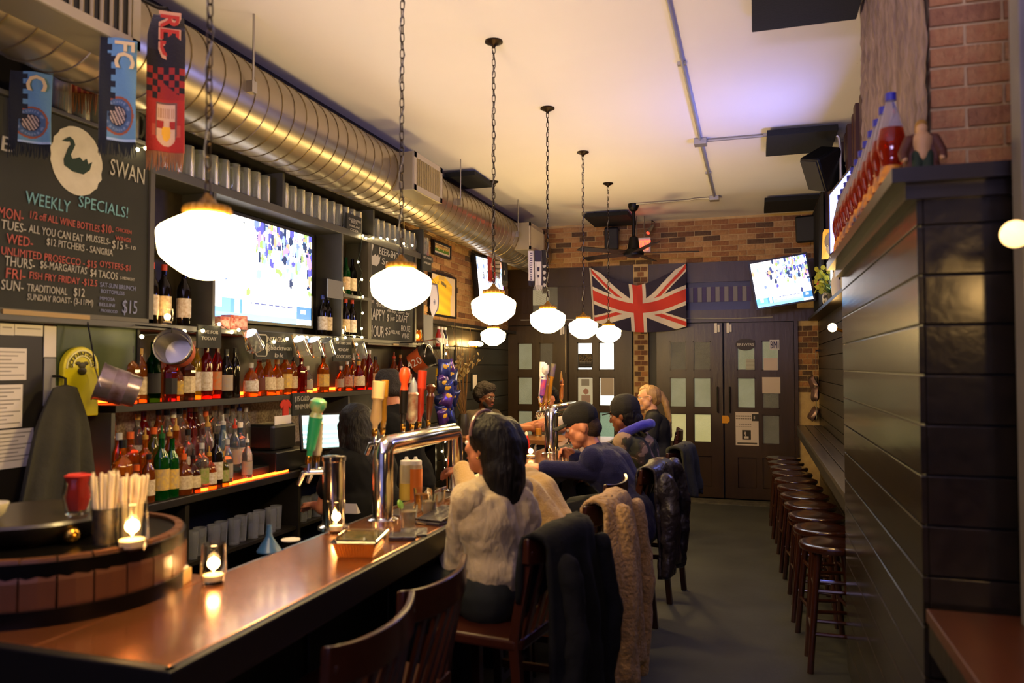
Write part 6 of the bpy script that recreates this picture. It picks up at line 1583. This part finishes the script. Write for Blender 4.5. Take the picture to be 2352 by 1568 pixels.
scarf('black scarf with white dots overlapping the navy and white one', 1250, 574, 662, 12, 8.6, lambda a, b: 'b0acb4' if math.hypot((a - .5), (b * 6 % 1 - .5)) < .3 and b < .6 else '1e1a28', mat('black_fringe'), nu=12, nv=80, grp=G2)
# ---- flag
def union(a, b):
    W_, H_ = 60.0, 30.0; x, y = (a - .5) * W_, (b - .5) * H_
    R_, Wt, B_ = 'bf3a2c', 'cfc4b0', '2a2438'
    if abs(x) < 3 or abs(y) < 3: return R_
    if abs(x) < 5 or abs(y) < 5: return Wt
    n = math.hypot(60, 30)
    d1 = (30 * x - 60 * y) / n; d2 = (30 * x + 60 * y) / n      # distances to both diagonals
    for d, up_ in ((d1, 1), (d2, -1)):
        if abs(d) < 3:
            s = d if (x > 0) else -d
            if 0 <= s * 1 <= 2 if up_ > 0 else -2 <= -s <= 0: return R_
            return Wt
    return B_
TL, TRt, BL, BR = (at(u, v, y=9.38) for u, v in ((1357, 616), (1575, 606), (1364, 738), (1578, 750)))
t = thing('union_flag', 'Union Jack flag hung by its top corners across the transoms above the doors', 'flag', (TL + BR) / 2 - V((0, 0, .4)))
def fpos(a, b):
    top = TL.lerp(TRt, a); sag = .24 * (1 - (2 * a - 1) ** 2); bot = BL.lerp(BR, a)
    top = top - V((0, 0, sag * (1 - .35 * abs(2 * a - 1)))); bot = bot - V((0, 0, .10 * (1 - (2 * a - 1) ** 2)))
    p = bot.lerp(top, b)
    c = .035 * math.sin(a * 17 + b * 2.5) * (.35 + .65 * (1 - b)) + .02 * math.sin((a - .5) * 8 * (1 + b)) + .025 * b * math.sin(b * 9 + abs(a - .5) * 14)
    return p + V((0, -.03 + c, 0))
paint('flag_cloth', t, CLOTHPRINT, fpos, union, 200, 110)
MB().tube([fpos(0, k / 8) for k in range(9)], .012, 6).build('hoist_band', mat('flag_canvas', 'b8ae98', .9), t)
for q, e in ((fpos(0, 1), (0, 0, .06)), (fpos(1, 1), (0, 0, .03))): MB().tube([q, q + V((0, .1, .03)), q + V((0, .16, .0))], .004, 5).build('corner_tie', BLACKPL, t)
# ---- fan
p = at(1455, 468, z=ZC)
t = thing('ceiling_fan', 'black ceiling fan with five blades on a long rod before the brick wall', 'fan', (p.x, p.y, 2.8))
MB().lathe([(.06, 0), (.06, -.03), (.045, -.07), (.02, -.09), (.001, -.09)], 20, (p.x, p.y, ZC)).build('canopy', BLACKMET, t)
MB().cyl((p.x, p.y, ZC - .08), (p.x, p.y, 3.02), .018, n=12).build('down_rod', BLACKMET, t)
MB().lathe([(.02, .22), (.05, .2), (.065, .10), (.07, .075), (.10, .06), (.115, .03), (.11, .0), (.06, -.02), (.001, -.022)], 28, (p.x, p.y, 2.83)).build('motor', BLACKMET, t)
for k in range(5):
    a = math.radians(8 + 72 * k); R = Matrix.Rotation(a, 3, 'Z') @ Matrix.Rotation(.21, 3, 'X')
    b = MB().box(V((p.x, p.y, 2.862)) + R @ V((.42, 0, 0)), (.58, .12, .008), R).box(V((p.x, p.y, 2.862)) + R @ V((.13, 0, 0)), (.14, .03, .012), R)
    b.build('blade', mat('fan_blade_dark', '1c140c', .4), t, 0, .003)
# ---- exit sign
a, b = at(1446, 553, y=9.2), at(1494, 573, y=9.2)
t = thing('exit_sign', 'white exit sign with glowing red letters hung on two rods before the brick wall', 'sign', ((a.x + b.x) / 2, 9.2, b.z - .05))
zc = (a.z + b.z) / 2; xc = (a.x + b.x) / 2
MB().bx(a.x, b.x, 9.2, 9.25, zc - .09, zc + .09).build('sign_box', WHITEPL, t, 0, .006)
text('EXIT', .155, mat('glowing_red', 'ff3018', .5, es=7), t, (xc, 9.198, zc - .055), (1, 0, 0), (0, 0, 1), bold=.004, sx=.78)
for x in (xc - .045, xc + .05): MB().cyl((x, 9.225, zc + .09), (x, 9.225, ZC), .004, n=6).build('rod', STEEL, t)
# spot lamp
p = at(1493, 528, y=9.3)
t = thing('spot_lamp', 'small silver spotlight with a red glow beside the exit sign', 'lamp', p)
MB().cyl(p + V((.03, .05, .06)), p + V((-.02, -.03, -.04)), .022, .028, 14).build('lamp_can', STEEL, t)
MB().cyl(p + V((-.0201, -.0302, -.0402)), p + V((-.022, -.033, -.044)), .022, n=14).build('lens', mat('red_lens', 'd04028', .4, es=1.5), t)
MB().tube([p + V((.02, .03, .04)), p + V((.02, .03, .12)), V((p.x + .02, YB, p.z + .14))], .006, 6).build('arm', BLACKMET, t)
# ---- speakers
def speaker(label, c, size, rot, wall):
    c = V(c); R = Euler(rot).to_matrix()
    t = thing('loudspeaker', label, 'speaker', c - V((0, 0, size[2] / 2)), group='black wall loudspeakers')
    MB().box(c, size, R).build('cabinet', BLACKPL, t, 0, .02)
    MB().box(c + R @ V((0, -size[1] / 2 - .003, 0)), (size[0] * .86, .008, size[2] * .88), R).build('grille', mat('speaker_grille', '191818', .7), t, 0, .01)
    MB().tube([c + R @ V((0, size[1] / 2, 0)), V(wall)], .014, 6).build('wall_mount', BLACKMET, t)
    return t
p = at(1405, 548, y=9.35); speaker('black rounded loudspeaker on the brick wall beside the exit sign', p, (.17, .15, .28), (.15, 0, .1), (p.x + .05, YB - .01, p.z + .14))
p = at(1854, 526, y=9.2); speaker('black loudspeaker in the corner above the tilted television', p, (.22, .2, .30), (.12, 0, -.25), (p.x + .05, YB - .01, p.z + .05))
p = at(1893, 388, x=.52); speaker('black loudspeaker angled down from the slatted wall below the bent conduit', p, (.22, .22, .28), (.55, .3, -.95), (XR - .01, p.y + .1, p.z + .05))
p = at(1968, 92, x=.60); speaker('black loudspeaker with a blue sheen beside the plaster chimney stack', p, (.16, .18, .22), (.7, .35, -1.0), (XR - .01, p.y + .2, p.z + .1))
# ---- papers on doors
def doorpaper(label, u0, v0, u1, v1, colf, nu=40, nv=50, y=YD - .004, nm='poster'):
    a, b = at(u0, v1, y=y), at(u1, v0, y=y)
    t = thing(nm, label, 'poster', (a.x, y, a.z))
    MB().bx(a.x, b.x, y, y + .003, a.z, b.z).build('paper', PAPER, t, 0)
    paint('print', t, PRINT, plane((a.x, y - .0012, a.z), (b.x - a.x, 0, 0), (0, 0, b.z - a.z)), colf, nu, nv, smooth=False)
    return t
def book(a, b):
    if .02 < b < .10 and .06 < a < .94: return '4a443e' if .04 < b < .09 else 'c9bcae'
    if .18 < b < .46 and .29 < a < .66:
        x, y = (a - .47) / .14, (b - .30) / .12
        sw = (abs(y + .45) < .28 and abs(x) < .7 and x * x * .6 + (y + .45) ** 2 * 3 < .6) or (abs(x + .25 + .2 * math.sin(y * 3)) < .13 and -.3 < y < .9)
        return 'c9bcae' if sw else '2a2622'
    if a > .72 and .74 < b < .95: return '2e2a28' if not (abs(a - .82) < .03 and .8 < b < .9) else '9a9088'
    if a < .68 and (.86 < b < .90 or .79 < b < .82 or (.62 < b < .65 and .15 < a) or .56 < b < .575) and int(a * 40) % 4: return '7a7068'
    return 'c4b7ac'
doorpaper('white notice with a printed book and swan emblem on the right door', 1690, 947, 1742, 1022, book, 60, 80, nm='door_notice')
def chart(a, b):
    if abs(a - .5) < .27 and b > .67: return '8a8a84' if .69 < b < .96 else 'dcE6E4'.lower()
    if math.hypot(a - .54, (b - .48) * 1.7) < .19: return 'a07a70'
    if b < .34 and .22 < a < .86: return 'a08a80' if b > .06 else 'c8d0cc'
    return 'd6e2e0'
doorpaper('white sheet with a grey square and a red rosette on the bright door pane', 1328, 868, 1361, 927, chart, nm='pane_sheet')
doorpaper('grey-beige sheet in the bright pane of the left doors', 1379, 868, 1410, 908, lambda a, b: 'a89c8c' if .05 < a < .95 else 'd0d0c8', 20, 20, nm='pane_sheet')
def dark(a, b):
    if b < .12 or a < .05 or a > .95: return '18140f'
    if b > .5: return '6a5a34' if random.Random(int(a * 20) * 9 + int(b * 24)).random() > .5 else '2a2418'
    return '8a8478' if (.3 < b < .36 or .4 < b < .45 or .16 < b < .2) and int(a * 30) % 3 else '1c1812'
doorpaper('dark poster with a gold picture in the upper bright pane', 1328, 812, 1361, 844, dark, nm='pane_poster')
doorpaper('pale sheet filling the top of a pane in the right door', 1751, 866, 1792, 903, lambda a, b: 'c4b4a8', 10, 10, nm='pane_sheet')
def bmi(a, b): return 'c8c4c8'
t = doorpaper('white sticker with tall navy letters in the top corner pane', 1768, 780, 1790, 803, bmi, 10, 10, y=YD - .005, nm='licence_sticker')
p = at(1779, 800, y=YD - .008); text('BMI', .125, mat('navy_print', '2a2858', .7), t, p, (1, 0, 0), (0, 0, 1), sx=.5)
def oval(a, b):
    d = math.hypot((a - .5) * 2, (b - .5) * 2)
    if d < 1: return 'b8aca0' if d < .78 and abs(b - .5) < .2 else '2a211c'
    return '7a8070'
a = at(1712, 791, y=YD - .004)
t = thing('oval_sticker', 'dark oval sticker with pale lettering in the right door pane', 'sticker', a)
MB().lathe([(.001, -.001), (.115, -.001), (.115, .001), (.001, .001)], 30, a, Matrix.Rotation(PI / 2, 3, 'X') @ Matrix.Diagonal((1, .62, 1)).to_3x3()).build('sticker_disc', mat('sticker_dark', '2a1e18', .5), t, 0)
text('BREWERS', .045, PAPER, t, a + V((0, -.003, -.016)), (1, 0, 0), (0, 0, 1))
doorpaper('pale leaflet low in the top pane of the right door', 1713, 824, 1733, 849, lambda a, b: 'b0b0a0' if (b * 8) % 1 > .3 else '8c8c80', 16, 30, nm='pane_sheet')
doorpaper('pale square leaflet in the corner pane of the right door', 1754, 822, 1786, 850, lambda a, b: 'c4b4ac', 10, 10, nm='pane_sheet')
a, b = at(1200, 702, y=YB - .005), at(1262, 665, y=YB - .005)
t = thing('transom_menu', 'greenish white printed menu sheet in the left transom window', 'poster', (a.x, YB, a.z))
MB().bx(a.x, b.x, YB - .006, YB - .003, a.z, b.z).build('paper', PAPER, t, 0)
paint('print', t, PRINT, plane((a.x, YB - .0075, a.z), (b.x - a.x, 0, 0), (0, 0, b.z - a.z)), lambda p, q: 'a8b0a0' if (.04 < p < .16 and int(q * 8) % 2) or (p > .5 and (p + q) * 7 % 1 < .2) else 'c4cfc0', 40, 26, smooth=False)
# white conduit across transoms, door chain
t = thing('surface_wire', 'thin pale wire run across the transom rail behind the pendants', 'wire', (-1.4, YB - .06, 2.17))
MB().tube([(-2.9, YB - .056, 2.2), (-2.2, YB - .056, 2.195), (-1.2, YB - .07, 2.19), (-.2, YB - .056, 2.17), (.2, YB - .056, 2.18)], .007, 6).build('wire_run', mat('pale_wire', '9a968c', .5), t)
MB().tube([(-2.31, YD - .012, 2.1), (-2.31, YD - .012, 1.52)], .003, 5).build('pull_chain', STEEL, t)
# ---- left far sconce
p = at(1085, 789, x=-3.03)
t = thing('tube_sconce', 'glowing tubular bulb on a wall sconce beside the dried branches', 'lamp', p)
MB().bx(XL + .02, -3.05, p.y + .2, p.y + .3, p.z - .04, p.z + .04).build('back_plate', BRASS, t, 0, .005)
MB().tube([(-3.06, p.y + .25, p.z), (-3.0, p.y + .25, p.z), (-2.99, p.y + .2, p.z)], .012, 8).build('arm', BRASS, t)
MB().lathe([(.001, -.20), (.022, -.19), (.026, -.15), (.026, .16), (.018, .19), (.001, .19)], 16, (-2.99, p.y, p.z), Matrix.Rotation(PI / 2, 3, 'X')).build('tube_bulb', mat('tube_glow', 'ffe0a0', .4, em='ffc870', es=45), t)
# small framed label on planks
a, b = at(1085, 893, x=-3.07), at(1094, 860, x=-3.07)
t = thing('plaque', 'narrow white plaque in a dark frame on the left plank wall', 'plaque', (-3.07, a.y, a.z))
MB().bx(-3.08, -3.065, a.y - .03, b.y + .03, a.z - .02, b.z + .02).build('plaque_frame', BLACKPL, t, 0)
MB().bx(-3.066, -3.063, a.y, b.y, a.z, b.z).build('plaque_card', PAPER, t, 0)

# ================================================================ RIGHT SIDE
# soda bottles along the mantel
SODA = mat('red_orange_soda', 'b03010', .05, tr=.75, ior=1.35); CLR = mat('clear_plastic', 'd8d4da', .08, tr=.85, ior=1.2)
prof = [(.001, 0), (.03, 0), (.038, .012), (.036, .05), (.030, .085), (.034, .11), (.041, .14), (.041, .165), (.034, .20)]
g1 = MB().lathe(prof + [(.001, .2)], 22).mesh('soda', SODA, 50)
g2 = MB().lathe([(.034, .2), (.022, .255), (.014, .285), (.0135, .30), (.001, .30)], 22).mesh('bottle_neck', CLR, 50)
g3 = MB().lathe([(.016, .288), (.016, .312), (.001, .313)], 16).mesh('cap', mat('blue_cap', '2a2a88', .4), 40)
g4 = MB().lathe([(.0385, .03), (.0375, .05), (.032, .08)], 22).mesh('label', mat('orange_soda_label', 'c8821c', .5, noise=(18, '1c1c50', .12)), 50)
for k in range(12):
    y = 2.62 + k * .135
    t = thing('soda_bottle', 'red soda bottle with a blue cap, nearest the figurine on the mantel' if k == 0 else 'red soda bottle with a blue cap in the row along the mantel edge', 'bottle', (.412, y, 2.141), .5 * k, 'soda bottles along the mantel', world=False)
    for nm, me in (('soda', g1), ('bottle_neck', g2), ('cap', g3), ('label', g4)): link(nm, me, t)
# figurine in a brown coat
p = at(2118, 372, y=2.50); p.z = 2.141
t = thing('coat_figurine', 'small figurine of a fair-haired man in a brown coat on the mantel', 'figurine', p)
b = MB()
for s in (1, -1):
    b.cone2(p + V((s * .016, 0, .02)), .013, p + V((s * .014, 0, .075)), .016); b.cone2(p + V((s * .016, 0, .012)), .010, p + V((s * .016, -.014, .008)), .009)
    b.cone2(p + V((s * .034, 0, .125)), .012, p + V((s * .05, -.005, .09)), .010); b.cone2(p + V((s * .05, -.005, .09)), .010, p + V((s * .05, -.02, .065)), .009)
b.cone2(p + V((0, 0, .08)), .022, p + V((0, 0, .125)), .027); b.cone2(p + V((0, 0, .135)), .010, p + V((0, -.002, .158)), .017)
blob('body', b, mat('figurine_skin', 'b08858', .6), t, .004, 1)
c = MB()
for s in (1, -1):
    c.cone2(p + V((s * .022, .008, .13)), .017, p + V((s * .03, .012, .05)), .02); c.cone2(p + V((s * .034, 0, .127)), .016, p + V((s * .052, -.004, .088)), .014); c.cone2(p + V((s * .052, -.004, .088)), .013, p + V((s * .052, -.016, .07)), .012)
blob('brown_coat', c, mat('figurine_coat', '4a2410', .7), t, .004, 1)
b = MB().cone2(p + V((.0, .006, .172)), .017, p + V((0, .012, .155)), .017); blob('hair', b, mat('figurine_hair', '8a6420', .8), t, .004, 1)
b = MB()
for s in (1, -1): b.cone2(p + V((s * .015, -.002, .03)), .0155, p + V((s * .013, -.002, .08)), .018)
blob('trousers', b, mat('figurine_trousers', '1a2a14', .8), t, .004, 1)
MB().box(p + V((.03, -.02, .01)), (.03, .012, .02)).build('base_tag', mat('pink_tag', '9a5060', .6), t, 0)
# globe sconces, one of them assumed and out of view
def sconce(label, c, wall, r, es, nm='wall_sconce'):
    c, w_ = V(c), V(wall)
    t = thing(nm, label, 'lamp', c)
    MB().sph(c, r, 20, 14).build('globe', mat('sconce_glow_%d' % es, 'ffe4b0', .3, em='ffc878', es=es), t, 180)
    d = (w_ - c).normalized()
    MB().tube([c + d * r * .9, c + d * r * 1.3, w_], .012, 8).build('arm', BRASS, t)
    MB().cyl(w_ - d * .012, w_, .04, n=16).build('back_plate', BRASS, t)
p = at(2332, 537, y=2.06); sconce('warm globe sconce on the grey post beside the chimney breast', p, (.70, 2.169, p.z), .032, 2)
sconce('assumed warm globe sconce added out of view on the right wall over the near plank ledge', (1.05, .5, 1.95), (1.149, .5, 1.90), .07, 30)  # assumed lamp, unseen; added for the warm reflection on the chimney planks
p = at(1912, 752, x=.60); t = sconce('small warm bulb sconce on the plank wall under the long shelf', p, (XR - .001, p.y, p.z - .04), .035, 40)
p = at(1862, 760, x=.68); t = thing('wall_socket', 'white electrical box on the plank wall with a cable', 'socket', p); MB().bx(.655, .70, p.y - .04, p.y + .04, p.z - .09, p.z + .05).build('socket_box', WHITEPL, t, 0, .005)
MB().tube([(.68, p.y, p.z - .09), (.685, p.y - .02, p.z - .3), (.68, p.y - .1, p.z - .55)], .006, 6).build('cable', mat('pale_wire'), t)
# hanging snack bags on the right wall
p = at(1874, 800, x=.66)
t = thing('hanging_strap', 'pale strap hanging down the plank wall over the ledge', 'strap', (p.x, p.y, 1.0)); MB().bx(.655, .66, p.y - .02, p.y + .02, 1.0, 1.78).build('strap', mat('pale_strap', '7a7868', .7), t, 0); MB().bx(.655, .70, p.y - .02, p.y + .02, 1.77, 1.79).build('peg', BLACKMET, t, 0)
FOIL = bagmesh(mat('silver_pink_foil', '8a6a62', .28, metal=.5, noise=(12, '4a3a38', .3)))
for k, (u, v, lab) in enumerate(((1868, 880, 'crumpled pink-silver snack bag at the top of the wall strap'), (1872, 905, 'crumpled pink-silver snack bag below the topmost one on the strap'), (1868, 950, 'crumpled dark silver snack bag at the bottom of the wall strap'))):
    q = at(u, v, x=.63); t2 = thing('snack_bag', lab, 'snack bag', q, group='snack bags on the wall strap', world=False); t2.rotation_euler = (.3 * k - .2, .5 - .4 * k, PI / 2 + .4); t2.scale = (1.05, 1, 1.05)
    link('bag', FOIL, t2); MB().box((0, .0, .078), (.05, .008, .012)).build('clip', STEEL, t2, 0)
# shelf things on the right: shade, plant, mug, small jar
p = at(1908, 590, x=.60)
t = thing('triangular_shade', 'glowing yellow triangular shade with dark script on the right shelf', 'lamp shade', (p.x, p.y, 2.42))
MB().prism([(-.24, 0), (.24, 0), (.08, .2), (-.08, .2)], (.59, p.y - .1, 2.50), (0, -1, 0), (0, 0, 1), .05).build('shade', mat('yellow_shade', 'c88a2c', .6, em='ffb040', es=.5), t, 0)
MB().cyl((.615, p.y - .1, 2.146), (.615, p.y - .1, 2.50), .012, n=8).build('stem', BLACKMET, t)
MB().tube([(.588, p.y - .02, 2.58), (.588, p.y - .08, 2.62), (.588, p.y - .1, 2.56), (.588, p.y - .17, 2.6)], .006, 5).build('script_mark', BLACKPL, t)
p = at(1912, 690, x=.62); p.z = 2.146
t = thing('potted_plant', 'yellow-green potted plant with a red bloom on the right shelf', 'plant', p)
MB().lathe([(.001, 0), (.035, 0), (.045, .06), (.04, .06), (.001, .05)], 16, p).build('pot', mat('dark_pot', '2a2420', .5), t)
rnd = random.Random(4)
for k in range(46):
    e = p + V((rnd.uniform(-.13, .04), rnd.uniform(-.18, .18), .07 + rnd.uniform(.0, .2)))
    MB().tube([p + V((0, 0, .05)), p.lerp(e, .6) + V((0, 0, .04)), e], .002, 4).build('stem', mat('plant_stem', '4a5a14', .7), t)
    MB().lathe([(.001, -.001), (.022, 0), (.001, .002)], 7, e, Euler((rnd.uniform(0, 3), rnd.uniform(0, 3), 0)).to_matrix()).build('leaf', mat('yellow_green_leaf', '8a8a14', .6), t, 0)
e = at(1884, 652, x=.55); MB().tube([p + V((0, 0, .05)), e], .002, 4).build('stem', mat('plant_stem'), t); MB().sph(e, .03, 10, 8).build('bloom', mat('red_bloom', 'c83040', .7), t)
p = at(1900, 700, x=.61); p.z = 2.146
t = thing('patterned_jug', 'small black and white patterned jug on the right shelf', 'jug', p); MB().lathe([(.001, 0), (.03, 0), (.045, .04), (.035, .09), (.03, .11), (.026, .11), (.001, .02)], 16, p).build('jug_body', mat('bw_china', 'b8b4ac', .3, noise=(30, '1a1816', .08)), t); MB().tube([p + V((0, -.03, .1)), p + V((0, -.065, .08)), p + V((0, -.045, .03))], .006, 6).build('handle', mat('bw_china'), t)
p = at(1925, 540, x=.62); p.z = 2.146
t = thing('clear_globe_vase', 'clear round glass vase with a white figurine base on the right shelf', 'vase', p); MB().lathe([(.001, 0), (.05, 0), (.06, .1), (.03, .2), (.04, .26), (.09, .36), (.08, .46), (.04, .5), (.036, .5), (.07, .45), (.001, .3)], 20, p).build('vase_body', mat('white_vase', 'c8c2b8', .3), t); MB().sph(p + V((0, 0, .42)), .10, 16, 12).build('glass_globe', GLASS, t, 180)
t = thing('fill_light_box', 'black box added below the unseen violet ceiling fill light at the assumed street window', 'lamp', (-.9, -2.2, 2.1))  # invented fixture for the added ceiling fill light, out of view
MB().bx(-2.4, .6, -2.47, -2.2, 2.05, 2.15).build('housing', BLACKPL, t, 0, .01)
# black curtain over slats in the far right corner
vs = []; NU, NV = 40, 10
y0_, y1_ = 7.9, 9.1
for j in range(NV + 1):
    for i in range(NU + 1): vs.append(V((XR - .06 - .025 * math.sin(i * 1.4) * (j / NV * .5 + .5), y0_ + (y1_ - y0_) * i / NU, 3.3 - 1.1 * j / NV)))
t = thing('black_curtain', 'black pleated curtain hanging on the slatted wall behind the tilted television', 'curtain', (XR - .06, 8.5, 2.2))
MB().add(vs, [(j * (NU + 1) + i, j * (NU + 1) + i + 1, (j + 1) * (NU + 1) + i + 1, (j + 1) * (NU + 1) + i) for j in range(NV) for i in range(NU)]).build('cloth', mat('black_curtain_cloth', '0d0c0b', .9), t, 180)
MB().cyl((XR - .06, y0_ - .1, 3.31), (XR - .06, y1_ + .1, 3.31), .012, n=8).build('curtain_rod', BLACKMET, t)
